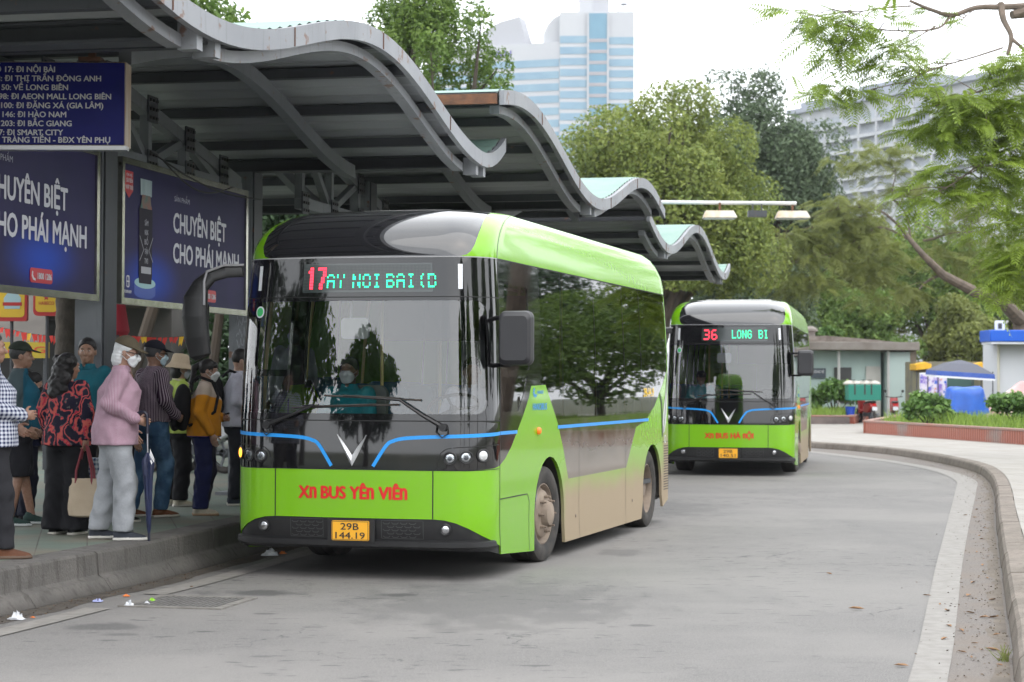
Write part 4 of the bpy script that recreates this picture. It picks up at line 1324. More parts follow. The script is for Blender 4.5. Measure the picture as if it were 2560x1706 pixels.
        hose = [BP(pv[0]+.06*sin(a)*1.0-.02, pv[1]-.015-.075*(1-cos(a))/2-.0, .012) for a in np.linspace(-1.6, 1.6, 12)]
        w.tube([BP(pv[0]-.05, pv[1]+.03, .03), BP(pv[0]-.06, pv[1]-.04, .02), BP(pv[0]-.01, pv[1]-.085, .02), BP(pv[0]+.04, pv[1]-.05, .02), BP(pv[0]+.03, pv[1], .03)], .006, 5)
        wo = w.build('wiper', BLK_D, R0)
        k = MB(); k.tube([BP(lerp(b0[0], b1[0], i/10), lerp(b0[1], b1[1], i/10), .018) for i in range(11)], .009, 6)
        k.tube([BP(lerp(b0[0], b1[0], i/10), lerp(b0[1], b1[1], i/10)+.008, .034) for i in range(2, 9)], .006, 6)
        k.build('wiper_blade', RUB, wo)
    # ---- interior
    fl = MB(); fl.box((0, 4.2, .52), (2.16, 7.2, .05)); fl.build('floor', INT_D, R0)
    MB().box((0, 4.4, 2.93), (1.9, 6.2, .03)).build('ceiling', mat('ceiling_grey', (.40, .41, .42), .6), R0)
    da = MB()
    ts = np.linspace(-1.2, 1.2, 40)
    rows = [[tuple(Vector(BP(t, v, -.05))+Vector((0, dy, dz))) for t in ts] for v, dy, dz in ((.95, 0, 0), (1.335, 0, .0), (1.345, .12, .04), (1.345, .45, .03), (1.30, .60, -.02), (.6, .62, 0))]
    for a, b in zip(rows[:-1], rows[1:]): da.strip(a, b)
    da.build('dashboard', INT_D, R0)
    sw = MB(); n = 24; M_ = Matrix.Translation((.62, .86, 1.44)) @ Matrix.Rotation(radians(28), 4, 'X')
    sw.tube([tuple(M_ @ Vector((.22*cos(2*pi*k/n), .22*sin(2*pi*k/n), 0))) for k in range(n+1)], .016, 7)
    for a in (0, pi*.67, pi*1.33): sw.tube([tuple(M_ @ Vector((0, 0, -.03))), tuple(M_ @ Vector((.22*cos(a), .22*sin(a), 0)))], .014, 6)
    sw.tube([tuple(M_ @ Vector((0, 0, -.01))), (.62, .70, 1.25)], .035, 8)
    sw.build('steering_wheel', BLK_D, R0)
    def seat(x, y, face=-1, m=SEATB):
        s_ = MB()
        s_.prism(rrect(x-.21, y-.22, x+.21, y+.22, .05), .90, 1.0)
        s_.build('seat', m, R0, bevel=.02)
        b_ = MB(); b_.prism(rrect(x-.21, 1.0, x+.21, 1.62, .09), 0, .07, lambda a, b, h: (a, y+.19+h+(b-1.0)*.12, b))
        b_.build('seat_back', m, R0, bevel=.02)
        l_ = MB(); l_.box((x, y, .72), (.08, .3, .36)); l_.build('seat_leg', INT_G, R0)
    for y in (3.2, 4.05, 4.9, 5.75, 6.6):
        for x in (-.9, .9): seat(x, y)
        for x in (-.46, .46):
            if y > 4.9: seat(x, y)
    seat(.62, 1.45, m=INT_G); seat(-.52, 1.5, m=INT_G)
    hp = MB()
    for x, y in ((.42, 2.1), (-.55, 2.3), (.42, 3.7), (-.42, 3.7), (.42, 5.4), (-.42, 5.4)): hp.tube([(x, y, .54), (x, y, 2.9)], .018, 8)
    for x in (.42, -.42): hp.tube([(x, 2.1, 2.72), (x, 6.8, 2.72)], .017, 8)
    hp.build('hand_rail', mat('rail_steel', (.55, .45, .16), .3, .3), R0)
    pt = MB(); pt.box((.72, 1.95, 1.5), (.72, .04, 1.9)); pt.build('driver_partition', INT_G, R0)
    im = MB(); im.prism(rrect(-.23, 2.02, .02, 2.20, .035), .34, .37, lambda a, b, h: (a, h, b))
    im.tube([(-.15, .37, 2.2), (-.16, .40, 2.3), (-.16, .34, 2.40)], .012, 7)
    im.build('interior_mirror', mat('mirror_back', (.50, .51, .51), .5), R0)
    vs_ = MB(); vs_.prism([(.13, 2.0), (1.06, 2.0), (1.06, 2.36), (.13, 2.36)], .36, .365, lambda a, b, h: (a, h+.05, b))
    vs_.build('sun_blind', glassmat('blind_film', (.30, .33, .36), 1.3) if 'blind_film' not in MATS else MATS['blind_film'], R0)
    stp = MB(); V_, F_ = fill2d([(-.92+.045*cos(2*pi*k/20), 2.245+.05*sin(2*pi*k/20)) for k in range(20)], step=.03)
    stp.add([BP(t, v, .0) for t, v in V_], F_); so = stp.build('inspection_sticker', WPL, R0)
    stp = MB(); V_, F_ = fill2d([(-.92+.034*cos(2*pi*k/20), 2.245+.038*sin(2*pi*k/20)) for k in range(20)], step=.03)
    stp.add([BP(t, v, .002) for t, v in V_], F_); stp.build('sticker_print', mat('sticker_green', (.05, .45, .14), .5), so)
    return R0

def body_side(R0, sg, side, Y, arch, FA, FR, RA, RR):
    m1 = lambda L: [(sg*a, b) for a, b in L]
    skin('side_panel', m1(side), GREEN, R0, step=.085, rim=.03)
    cab = Y([(.45, .95), (.62, 1.005), (.807, 1.10), (.98, 1.22), (1.18, 1.36), (1.379, 1.523), (1.453, 1.621), (1.80, 1.63), (1.80, 2.70), (.45, 2.70)])
    w1 = rrect(ty(.62), 1.76, ty(1.40), 2.50, .05); w2 = Y([(.53, 1.40), (1.02, 1.40), (1.22, 1.56), (1.33, 1.70), (.53, 1.70)])
    skin('cab_side_surround', m1(cab), BLK, R0, holes=[m1(w1), m1(w2)], step=.08)
    skin('cab_window', m1(w1), SDG, R0, step=.1, off=-.004, rim=0)
    skin('cab_quarter_window', m1(w2), SDG, R0, step=.1, off=-.004, rim=0)
    B1 = Y([(2.825, .732), (5.395, .736), (5.90, 1.165), (6.40, 1.22), (6.70, 1.315), (2.36, 1.31), (2.409, 1.27), (2.623, 1.031)])
    skin('side_band', m1(B1), BLK, R0, step=.085)
    cuts = [1.80, 2.625, 3.995, 5.347, 6.233, 7.68]
    low = [(1.80, 1.63), (1.956, 1.631), (2.36, 1.31), (6.70, 1.315), (6.926, 1.388), (7.44, 1.645), (7.68, 1.80)]
    def zlow(y):
        for a, b in zip(low[:-1], low[1:]):
            if a[0] <= y <= b[0]: return lerp(a[1], b[1], (y-a[0])/(b[0]-a[0]))
    for a, b in zip(cuts[:-1], cuts[1:]):
        P = [(a+.004, zlow(a+.004))]+[p for p in low if a+.004 < p[0] < b-.004]+[(b-.004, zlow(b-.004)), (b-.004, 2.698), (a+.004, 2.698)]
        w = skin('side_window', m1(Y(P)), SDG, R0, step=.12, off=-.003, rim=.012)
        fr = MB()
        P2 = Y(P); line_on(fr, m1(P2+[P2[0]]), .030 if a > 2 else .07, -.004)
        fr.build('window_frame', mat('window_gasket', (.012, .012, .013), .35), w, smooth=False)
    if sg < 0:
        dr = skin('door', m1(Y([(.62, .30), (1.40, .30), (1.40, 2.45), (.62, 2.45)])), BLK, R0, step=.1, off=.004)
        return
    s_ = MB(); line_on(s_, Y([(.455, 1.222), (.98, 1.222)]), .030, .003); line_on(s_, Y([(2.40, 1.235), (6.55, 1.235)]), .032, .004)
    s_.build('blue_stripe', STRIPE, R0, smooth=False)
    sm = MB()
    line_on(sm, Y([(.45, .665), (1.33, .665), (1.40, .60), (1.36, .16)]), .009, .002)
    line_on(sm, Y([(3.25, .135), (3.25, 1.31)]), .006, .002); line_on(sm, Y([(5.36, .135), (5.36, 1.31)]), .006, .002)
    line_on(sm, Y([(7.36, .96), (7.67, .96)]), .008, .002); line_on(sm, Y([(7.69, 2.45), (7.9, 2.45)]), .01, .002); line_on(sm, Y([(7.69, 1.95), (7.9, 1.95)]), .01, .002)
    sm.build('panel_seam', SEAM, R0, smooth=False)
    vt = MB()
    for k in range(18):
        line_on(vt, Y([(7.43, .40+k*.03), (7.80, .40+k*.03)]), .012, .003)
    vt.build('rear_vent', mat('vent_dark', (.08, .065, .05), .8), R0, smooth=False)
    for (y, v, r) in ((1.69, 1.215, .035), (3.11, .36, .018), (5.69, .366, .018)):
        k = MB(); disc_on(k, ty(y), v, r, .002, dome=.03 if r > .02 else .008)
        k.build('marker_light', AMB if r > .02 else DIRTY, R0)
    lg = MB(); T = lambda x, y, z: BP(ty(x), y, .003+z)
    text_fit(lg, 'HANOIBUS', T, 1.50, 1.99, 1.405, .062, .012)
    lg.build('operator_logo', STRIPE, R0, smooth=False); lg = MB()
    for k in range(7):
        a = radians(100+k*32); c = (1.58, 1.565)
        lg.add([T(c[0]+.03*cos(a), c[1]+.02*sin(a), 0), T(c[0]+.075*cos(a+.2), c[1]+.045*sin(a+.2), 0), T(c[0]+.08*cos(a+.55), c[1]+.05*sin(a+.55), 0), T(c[0]+.03*cos(a+.4), c[1]+.02*sin(a+.4), 0)], [(0, 1, 2, 3)])
    lg.build('operator_emblem', STRIPE, R0, smooth=False); lg = MB()
    text_fit(lg, 'HANOI', T, 1.66, 1.86, 1.55, .03, .01)
    lg.build('operator_logo', STRIPE, R0, smooth=False)
    wl = MB()
    leaf = [(7.40, 1.06), (7.37, 1.2), (7.42, 1.36), (7.55, 1.55), (7.68, 1.80), (7.66, 1.62), (7.63, 1.40), (7.57, 1.2), (7.48, 1.08)]
    V_, F_ = fill2d(Y(leaf), step=.06); wl.add([BP(t, v, .0035) for t, v in V_], F_)
    lo = wl.build('leaf_emblem', mat('leaf_white', (.55, .57, .55), .4), R0)
    wl = MB(); line_on(wl, smooth_path(Y([(7.42, 1.08), (7.52, 1.35), (7.665, 1.78)])), .02, .006); line_on(wl, smooth_path(Y([(7.20, 1.52), (7.30, 1.42), (7.34, 1.2), (7.36, 1.02)])), .06, .004)
    wl.build('leaf_vein', mat('leaf_dark', (.03, .05, .03), .5), lo, smooth=False)
    wl = MB(); ring_on(wl, ty(7.52), .99, .035, .05, .002, .002); wl.build('round_badge', mat('leaf_white', (.55, .57, .55), .4), R0)

def led_word(par, txt, *a):
    mb = MB(); led_text(mb, txt, *a); mb.build('lit_text', [LEDR, LEDG], par, smooth=False)
def led17(mb):
    led_word(mb, '17', -.475, 2.432, .0268, .0165, .026, 0, ())
    for i, c in enumerate(('AY', 'NOI', 'BAI', '(D')):
        led_word(mb, c, (-.275, -.03, .285, .57)[i], 2.442, .0168, .0150, .020, 1, (3,) if i % 2 else (2,))
def led36(mb):
    led_word(mb, '36', -.47, 2.43, .026, .022, .03, 0)
    led_word(mb, 'LONG', .06, 2.455, .0215, .0155, .02, 1); led_word(mb, 'BI', .56, 2.455, .0215, .0155, .02, 1)

bus1 = build_bus('nearer lime green bus showing route 17, its lower side caked in beige dust', '17', ('XN BUS YÊN VIÊN', -.48, .48), ('29B', '144.19'), led17)
sp = MB(); text_fit(sp, '29B-144.19', lambda x, y, z: BP(ty(x), y, .003+z), 6.30, 6.86, 1.50, .10, .03)
sp.build('side_number', mat('side_number_yellow', (.75, .48, .02), .5), bus1, smooth=False)
for o_ in list(bus1.children):
    pass
def copy_bus():
    skip = ('operator_lettering', 'side_number', 'route_display', 'number_plate')
    r = bus1.copy(); COL.objects.link(r)
    for ch in list(bus1.children):
        if ch.name.split('.')[0] in skip: continue
        copy_tree(ch, r)
    for nmn in ('route_display', 'number_plate'):
        src = [c for c in bus1.children if c.name.split('.')[0] == nmn][0]
        c = src.copy(); COL.objects.link(c); c.parent = r
        for k in src.children:
            if k.name.split('.')[0] in ('lit_text', 'plate_number'): continue
            kc = k.copy(); COL.objects.link(kc); kc.parent = c
        if nmn == 'route_display':
            led36(c)
        else:
            w = MB(); TP = lambda x, y, z: (x, -.027-z, y)
            text_fit(w, '29B', TP, -.085, .075, .415, .058, .012); text_fit(w, '140.51', TP, -.13, .13, .341, .056, .012)
            w.build('plate_number', INK, c, smooth=False)
    nm = MB(); runs_text(nm, 'XN BUS HÀ NỘI', lambda x, y: BP(x, y, .003), -.42, .44, .672, .10, .045)
    nm.build('operator_lettering', BRED, r, smooth=False)
    for c in r.children:      # the far bus has no lit amber lamp
        if c.name.startswith('indicator'):
            c.material_slots[0].link = 'OBJECT'; c.material_slots[0].material = MATS['clear_indicator']
    return r
bus2 = copy_bus()
tag(bus2, 'farther lime green and black bus showing route 36, coming round the bend behind', 'bus', 'lime green buses')
bus1.location = (-1.34, 16.7, 0); bus1.rotation_euler = (0, 0, -radians(15.8))
bus2.location = (3.86, 35.5, 0); bus2.rotation_euler = (0, 0, -radians(10.8))
# ================================================================ VEGETATION
def leaf_quads(C, size, R, up=.5, aspect=.55, outward=None):
    """random leaf-clump quads centred on C (N,3)"""
    n = len(C)
    a = R.normal(size=(n, 3)); 
    if outward is not None: a = a*.75+outward*.8
    a[:, 2] += up*R.rand(n)
    a /= np.linalg.norm(a, axis=1)[:, None]
    h = R.normal(size=(n, 3)); t = np.cross(a, h); t /= np.linalg.norm(t, axis=1)[:, None]
    b = np.cross(a, t)
    s = size*R.uniform(.6, 1.35, n)[:, None]
    t *= s; b *= s*aspect
    bend = a*s*.25
    return np.stack([C-t, C-b*.9+bend, C+t, C+b*.9+bend], 1)
def blob_points(blobs, n, R, shell=.55):
    """points in ellipsoids, denser towards their outsides"""
    vol = np.array([b[3]*b[4]*b[5] for b in blobs])**.75
    idx = R.choice(len(blobs), n, p=vol/vol.sum())
    B = np.array(blobs)[idx]
    d = R.normal(size=(n, 3)); d /= np.linalg.norm(d, axis=1)[:, None]
    r = R.uniform(shell, 1.06, n)[:, None]
    return B[:, :3]+d*r*B[:, 3:], d
def clumps(c, rad, k, R, sub=.34, zmin=None):
    """break a crown ellipsoid into k leafy sub-clumps on its surface plus a few inside"""
    out = []
    for i in range(k):
        d = R.normal(size=3); d /= np.linalg.norm(d)
        if d[2] < -.55: d[2] *= -.6
        rr = R.uniform(.55, 1.0)
        p = np.array(c)+d*np.array(rad)*rr*.82
        s = sub*R.uniform(.65, 1.25)
        out.append([*p, rad[0]*s, rad[1]*s, rad[2]*s*.8])
    return out
def trunk_mesh(base, top, r0, limbs, R, name, m, root, bend=.3):
    mb = MB(); b = np.array(base, float); t = np.array(top, float)
    pts = []
    for i in range(7):
        f = i/6; p = b+(t-b)*f+np.array([sin(f*4)*bend*.4, cos(f*3)*bend*.3-bend*.3, 0]); pts.append(p)
    o = np.array(root.location)
    mb.tube([p-o for p in pts], [r0*(1.25 if i == 0 else 1-.08*i) for i in range(7)], 9)
    for q in limbs:
        s = pts[R.randint(3, 7)]; q = np.array(q)
        mid = (s+q)/2+R.normal(size=3)*.35
        mb.tube([s-o, mid-o, q-o], [r0*.5, r0*.32, r0*.08], 6)
    return mb.build(name, m, root)
BARK = mat('bark', (.085, .065, .048), .9, col2=(.05, .04, .032), scale=4, bump=.5, stretch=(1, 1, .25))
LF = {
 'bright': leafmat('leaves_bright', (.11, .165, .035), (.27, .31, .07), .35),
 'mid': leafmat('leaves_mid', (.08, .15, .034), (.20, .29, .06), .4),
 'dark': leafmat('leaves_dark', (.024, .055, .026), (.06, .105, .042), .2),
 'cool': leafmat('leaves_cool', (.075, .115, .062), (.13, .18, .095), .3),
 'flame': leafmat('leaves_feathery', (.125, .19, .025), (.27, .37, .05), .4),
 'olive': leafmat('leaves_olive', (.13, .16, .045), (.25, .28, .075), .45),
 'bush': leafmat('leaves_bush', (.06, .14, .03), (.18, .30, .07), .25),
}
def tree(label, c, rad, k, n, size, lf, seed, trunk_r=.3, name='tree', sub=.34, group='trees behind the bus station'):
    R = np.random.RandomState(seed)
    base = (c[0], c[1], 0)
    r = thing(name, label, 'tree', base, 0, group)
    far = c[1] > 40
    if far: n = int(n*2.4); size = size*.6
    bl = clumps(c, rad, k, R, sub)
    P, d = blob_points(bl, n, R, .72 if far else .55)
    ctr = (P-np.array(c))/np.array(rad); ctr /= np.linalg.norm(ctr, axis=1)[:, None]+1e-6
    Q = leaf_quads(P, size, R, .6, .55, outward=(d+ctr)*.5)
    quads_obj('crown', Q-np.array(base), LF[lf], r, R.rand(n))
    trunk_mesh(base, (c[0], c[1], c[2]-rad[2]*.35), trunk_r, [b[:3] for b in bl[:max(6, k//3)]], R, 'trunk', BARK, r)
    return r
tree('big rounded light green tree in the middle, above the curled shelter roofs', (5.5, 76, 7.6), (5.0, 4.4, 6.3), 125, 36000, .15, 'bright', 11, .45, sub=.22)
tree('tall dark green tree standing right behind the big rounded light green tree', (12.0, 98, 10.2), (4.6, 3.6, 7.6), 80, 24000, .18, 'cool', 12, .4, sub=.26)
tree('dark bushy tree low between the street lamp arm and the second bus', (10.6, 90, 5.4), (3.6, 2.8, 5.0), 50, 14000, .18, 'cool', 13, .3, sub=.3)
tree('ragged dark green tree rising behind the middle shelter, left of the twin towers', (-2.0, 52, 9.6), (2.5, 2.3, 4.0), 46, 9000, .105, 'mid', 14, .2, sub=.21)
tree('dark tree with its top cut off by the upper edge, behind the nearest shelter', (-8.4, 46, 8.2), (3.0, 2.6, 4.2), 40, 9000, .17, 'mid', 15, .3, sub=.3)
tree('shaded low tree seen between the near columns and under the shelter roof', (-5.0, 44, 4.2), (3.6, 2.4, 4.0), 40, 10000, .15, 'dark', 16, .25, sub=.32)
hz = [(14.2, 104, 5.2, 3.4, 5.0, 'mid', 'round mid green tree behind the flat roof of the kiosk'), (18.4, 108, 6.0, 3.8, 5.6, 'olive', 'olive tinged tree behind the right end of the kiosk'),
      (22.5, 106, 5.6, 3.8, 5.4, 'mid', 'bushy green tree behind the dark market canopy'), (27.0, 108, 6.0, 4.0, 6.0, 'bright', 'yellowish green tree behind the white booth with blue sign'), (17.0, 96, 3.4, 3.0, 3.2, 'mid', 'low green tree directly above the kiosk roof'), (22.0, 96, 3.2, 3.0, 3.0, 'olive', 'low olive green tree above the dark market canopy'), (16.2, 112, 8.6, 3.6, 4.2, 'mid', 'taller hazy green tree between the dark tree and the feathery crown'), (20.8, 114, 7.6, 4.0, 4.6, 'bright', 'pale green treetop behind the dark crooked limb')]
for i, (x, y, z, rx, rz, lf, lb) in enumerate(hz):
    tree(lb, (x, y, z), (rx, rx*.9, rz), 38, 8500, .2, lf, 20+i, .3, sub=.3)

# --- feathery flame trees
def frond(out, rn, p, d, L, R, n=9, droop=.35, v=.5):
    d = d/np.linalg.norm(d); side = np.cross(d, [0, 0, 1.0]); ls = np.linalg.norm(side)
    side = side/ls if ls > .05 else np.array([1.0, 0, 0])
    roll = R.normal(0, .45); upv = np.cross(side, d)
    side = side*cos(roll)+upv*sin(roll)
    prev = p
    for i in range(1, n+1):
        f = i/n
        q = p+d*L*f+np.array([0, 0, -droop*L*f*f])
        t = q-prev; t = t/np.linalg.norm(t)
        pl = L*.36*(1-.55*abs(f-.35)/.65)
        for sg in (1, -1):
            a = side*sg*.88+t*.48; a = a/np.linalg.norm(a)
            e = q+a*pl+np.array([0, 0, -pl*.28])
            w = t*L*.042
            mid = (q+e)/2+np.array([0, 0, pl*.06])
            out.append([q, mid-w, e, mid+w]); rn.append(min(1, max(0, v+R.normal(0, .12))))
        w = side*L*.006
        out.append([prev-w, prev+w, q+w, q-w]); rn.append(.1)
        prev = q
def ray_pt(x, y, Y):
    """world point that lies at depth Y on the line through V-space pixel (2353 wide); used to take positions off the photograph"""
    F = 70/36*2353; M = cam.matrix_world.to_3x3()
    d = M @ Vector(((x-1176.5)/F, -(y-784)/F, -1)); d /= d.y
    return np.array((0, 0, 1.65))+np.array(d)*Y
def flame(name, label, trunkpts, branches, sprays, L, lf, seed, group, n=9, rscale=1.0):
    """trunkpts: list of (point, radius); branches: list of (list of points, r0, r1, fronds per metre); sprays: free clusters"""
    R = np.random.RandomState(seed)
    base = trunkpts[0][0]
    r = thing(name, label, 'tree', base, 0, group); o = np.array(base)
    mb = MB(); mb.tube([np.array(p)-o for p, _ in trunkpts], [q for _, q in trunkpts], 10)
    Q = []; rn = []
    for pts, r0, r1, dens in branches:
        P = smooth_path(pts, 4); k = len(P)
        mb.tube([np.array(p)-o for p in P], [lerp(r0, r1, i/(k-1)) for i in range(k)], 7)
        if not dens: continue
        tot = sum(np.linalg.norm(np.array(P[i+1])-np.array(P[i])) for i in range(k-1))
        for _ in range(max(3, int(dens*tot))):
            i = R.randint(int(k*.35), k-1)
            p = np.array(P[i])+(np.array(P[i+1])-np.array(P[i]))*R.rand()
            d = np.array(P[-1])-np.array(P[0]); d = d/np.linalg.norm(d)
            dd = d*.6+R.normal(size=3)*.75; dd[2] = dd[2]*.45-.05
            tw = p+dd*R.uniform(.1, .7)
            mb.tube([p-o, (p+tw)/2-o+np.array([0, 0, .04]), tw-o], [.014*rscale, .010*rscale, .005*rscale], 4, cap=False)
            for _ in range(R.randint(2, 5)):
                frond(Q, rn, tw, dd+R.normal(size=3)*np.array([.6, .6, .3]), L*R.uniform(.7, 1.25), R, n, R.uniform(.15, .6), R.uniform(.2, .9))
    for c, rad, num in sprays:
        for _ in range(int(num*1.15)):
            d = R.normal(size=3); d /= np.linalg.norm(d)
            p = np.array(c)+d*np.array(rad)*R.uniform(.2, 1)**.6
            # fronds lie in tiers: flattened directions
            dd = R.normal(size=3); dd[2] = dd[2]*.3-.1
            tw = p+dd*.12
            for _ in range(3):
                frond(Q, rn, tw, dd+R.normal(size=3)*np.array([.7, .7, .25]), L*R.uniform(.7, 1.25), R, n, R.uniform(.15, .55), R.uniform(.2, .95))
    quads_obj('crown', np.array(Q)-o, LF[lf], r, np.array(rn))
    mb.build('trunk', mat('bark_flame', (.15, .115, .09), .9, col2=(.09, .07, .055), scale=5, bump=.4), r)
    return r
Z = lambda x, y, Y: ray_pt(1746+.4688*x, .4688*y, Y)      # zoomed photo coordinates of the upper right corner
near = flame('flame_tree', 'nearest feathery tree, bright green fronds hanging into the upper right corner',
    [((14.6, 40, .1), .30), ((14.3, 40.2, 2.2), .26), ((13.6, 40.1, 4.6), .23), ((12.4, 39.6, 7.4), .19), (Z(1420, 40, 39.5), .15), (Z(1300, 60, 39.4), .12), (Z(1235, 75, 39.3), .085)],
    [([Z(1300, 30, 39.4), Z(1180, 35, 39.2), Z(1060, 38, 39), Z(940, 75, 38.7), Z(830, 45, 38.4), Z(735, 5, 38.2)], .07, .028, 0),
     ([Z(1180, 20, 39.2), Z(1195, 100, 39), Z(1232, 180, 38.8), Z(1216, 270, 38.7)], .075, .035, 0),
     ([Z(1232, 190, 38.8), Z(1290, 240, 38.6), Z(1340, 300, 38.4)], .04, .02, 4), ([Z(1190, 235, 38.7), Z(1050, 280, 38.3), Z(880, 330, 38), Z(700, 400, 37.7), Z(540, 440, 37.5)], .02, .008, 5),
     ([Z(940, 75, 38.7), Z(870, 140, 38.4), Z(700, 152, 38.1), Z(500, 140, 37.9), Z(430, 130, 37.8)], .025, .008, 4),
     ([Z(740, 30, 38.2), Z(600, 40, 38), Z(440, 60, 37.8), Z(300, 30, 37.6)], .018, .006, 5), ([Z(860, 130, 38.3), Z(760, 190, 38), Z(680, 230, 37.9), Z(620, 270, 37.8)], .016, .006, 7),
     ([Z(1060, 38, 39), Z(1000, 90, 38.7), Z(960, 130, 38.4)], .014, .006, 5), ([Z(1294, 330, 39), Z(1160, 420, 38.6), Z(1000, 470, 38.2), Z(860, 520, 37.8)], .03, .01, 7),
     ([Z(1330, 500, 39), Z(1180, 530, 38.5), Z(1000, 520, 38)], .03, .008, 6), ([Z(1330, 700, 39), Z(1150, 760, 38.5), Z(950, 900, 38), Z(850, 950, 37.8)], .03, .008, 6),
     ([Z(1080, 1000, 39), Z(1085, 850, 38.9), Z(1110, 740, 38.8)], .02, .008, 2)],
    [(Z(200, 100, 37.6), (.45, .5, .22), 10), (Z(370, 150, 37.7), (.55, .5, .35), 22), (Z(400, 270, 37.7), (.35, .5, .25), 8), (Z(640, 300, 37.9), (.35, .4, .25), 10), (Z(1220, 330, 38.5), (.7, .6, .25), 26), (Z(1050, 560, 38.4), (1.1, .8, .55), 60), (Z(1250, 560, 38.6), (.6, .8, .9), 60),
     (Z(900, 620, 38), (.7, .6, .35), 30), (Z(1180, 850, 38.6), (.8, .8, .8), 46), (Z(950, 900, 38.1), (.9, .6, .5), 34), (Z(1250, 1150, 38.7), (.55, .7, 1.2), 60), (Z(1200, 1350, 38.6), (.5, .6, .7), 30), (Z(400, 460, 37.5), (.5, .4, .25), 12), (Z(330, 470, 37.5), (.3, .4, .3), 5), (Z(430, 420, 37.5), (.35, .3, .12), 5)],
    .48, 'flame', 31, 'feathery flame trees')
mid = flame('flame_tree', 'farther feathery olive tree whose dark crooked limb leans left above the market stalls',
    [(ray_pt(2352, 930, 84)*np.array([1, 1, 0])+np.array([0, 0, .1]), .42), (ray_pt(2349, 800, 84), .38), (ray_pt(2345, 735, 84), .34), (Z(1190, 1480, 82), .26), (Z(1050, 1430, 80.5), .22), (Z(900, 1350, 79.5), .18), (Z(800, 1250, 79), .13), (Z(740, 1180, 79), .10), (Z(690, 1115, 79), .07)],
    [([Z(690, 1115, 81.5), Z(600, 1040, 81), Z(500, 1020, 80.5), Z(380, 1010, 80)], .06, .02, 5), ([Z(740, 1180, 82), Z(620, 1120, 81.5), Z(540, 1130, 81), Z(470, 1240, 80.5)], .05, .02, 5),
     ([Z(740, 1170, 82), Z(715, 1050, 82), Z(650, 960, 82), Z(665, 850, 82), Z(640, 800, 82)], .05, .012, 3), ([Z(800, 1180, 82.4), Z(860, 1170, 82.2), Z(950, 1140, 82), Z(1100, 1140, 82)], .06, .025, 3),
     ([Z(760, 1090, 82), Z(860, 1130, 82), Z(870, 1140, 82)], .03, .02, 0), ([Z(880, 1350, 83), Z(820, 1380, 82.8), Z(770, 1430, 82.5), Z(700, 1500, 82)], .07, .02, 3),
     ([Z(500, 1150, 80.8), Z(400, 1230, 80.4), Z(280, 1260, 80), Z(150, 1290, 79.7)], .03, .01, 6), ([Z(560, 1050, 81), Z(430, 1080, 80.5), Z(250, 1120, 80)], .03, .01, 6), ([Z(380, 1270, 80.4), Z(260, 1370, 80), Z(130, 1420, 79.7)], .025, .008, 6)],
    [(Z(180, 1200, 79.8), (1.4, 1, .8), 60), (Z(380, 1130, 80.3), (1.7, 1, .9), 80), (Z(200, 1380, 79.9), (1.6, 1, .7), 55), (Z(550, 1280, 81), (1.7, 1, 1.1), 75), (Z(700, 900, 82), (1.5, 1, .8), 40), (Z(480, 780, 81), (1.2, .8, .7), 30), (Z(640, 740, 82), (1.0, .8, .6), 22), (Z(960, 1230, 82.5), (1.7, 1, 1.2), 70), (Z(640, 1430, 81.5), (1.8, 1, .6), 50), (Z(1020, 1020, 82.5), (1.4, 1, .7), 44), (Z(420, 1000, 80.5), (1.2, 1, .5), 40)],
    .62, 'olive', 32, 'feathery flame trees', n=8, rscale=1.8)
# trees across the road on the right, outside the frame but mirrored in the bus windows
for i, (x, y, z, rx, rz, lf) in enumerate(((13.5, 8, 5.6, 3.0, 3.6, 'mid'), (8.5, -6, 6.2, 3.2, 4.0, 'dark'), (21, 46, 3.4, 3.4, 3.4, 'mid'), (26, 52, 3.6, 3.8, 3.6, 'dark'), (25, 64, 3.6, 4, 3.6, 'mid'), (31, 60, 4, 4, 4, 'mid'), (30, 46, 3.6, 4, 3.6, 'mid'), (19, 37, 5.6, 3.0, 3.4, 'mid'), (34, 74, 6, 5, 5.4, 'dark'), (17.5, 15, 4.4, 3.0, 3.6, 'mid'), (11.5, 0, 4.4, 2.6, 3.6, 'mid'), (20, 24, 4.4, 3.0, 3.8, 'dark'), (5.5, -13, 5.2, 2.6, 4.2, 'mid'))):
    tree('leafy tree outside the right edge, mirrored in the side windows of the front bus', (x, y, z), (rx, rx, rz), 34, 5200, .20, lf, 50+i, .22, sub=.32, group='street trees on the right pavement')

for i, (x, y, z, rx, rz) in enumerate(((-15.4, -4.2, 3.1, 2.9, 2.7), (-19.5, -1, 4.8, 3.2, 4.6), (-22, 4, 4.8, 3.6, 4.6), (-24, 10, 4.8, 3.4, 4.6))):  # out of view; the low first tree is added to darken the windscreen reflection
    tree('unseen dark tree beyond the left edge, mirrored in the windscreen of the front bus', (x, y, z), (rx, rx, rz), 30, 4200, .22, 'dark', 80+i, .25, sub=.34, group='unseen dark trees beyond the left edge')
def bush(label, c, rad, n, size, lf, seed, name='bush', group=None):
    R = np.random.RandomState(seed)
    r = thing(name, label, 'bush', (c[0], c[1], c[2]-rad[2]), 0, group)
    bl = clumps(c, rad, 16, R, .42)
    P, d = blob_points(bl, n, R); P[:, 2] = np.maximum(P[:, 2], c[2]-rad[2]+.03)
    quads_obj('foliage', leaf_quads(P, size, R, .9, .6, outward=d)-np.array((c[0], c[1], c[2]-rad[2])), LF[lf], r, R.rand(n))
    mb = MB()
    for b in bl[:7]: mb.tube([(0, 0, 0), np.array(b[:3])-np.array((c[0], c[1], c[2]-rad[2]))], [.03, .008], 5)
    mb.build('stem', BARK, r)
    return r
bush('round leafy green bush in the planter left of the blue tarpaulin', (12.15, 58, .95), (.78, .7, .58), 1900, .085, 'bush', 61)
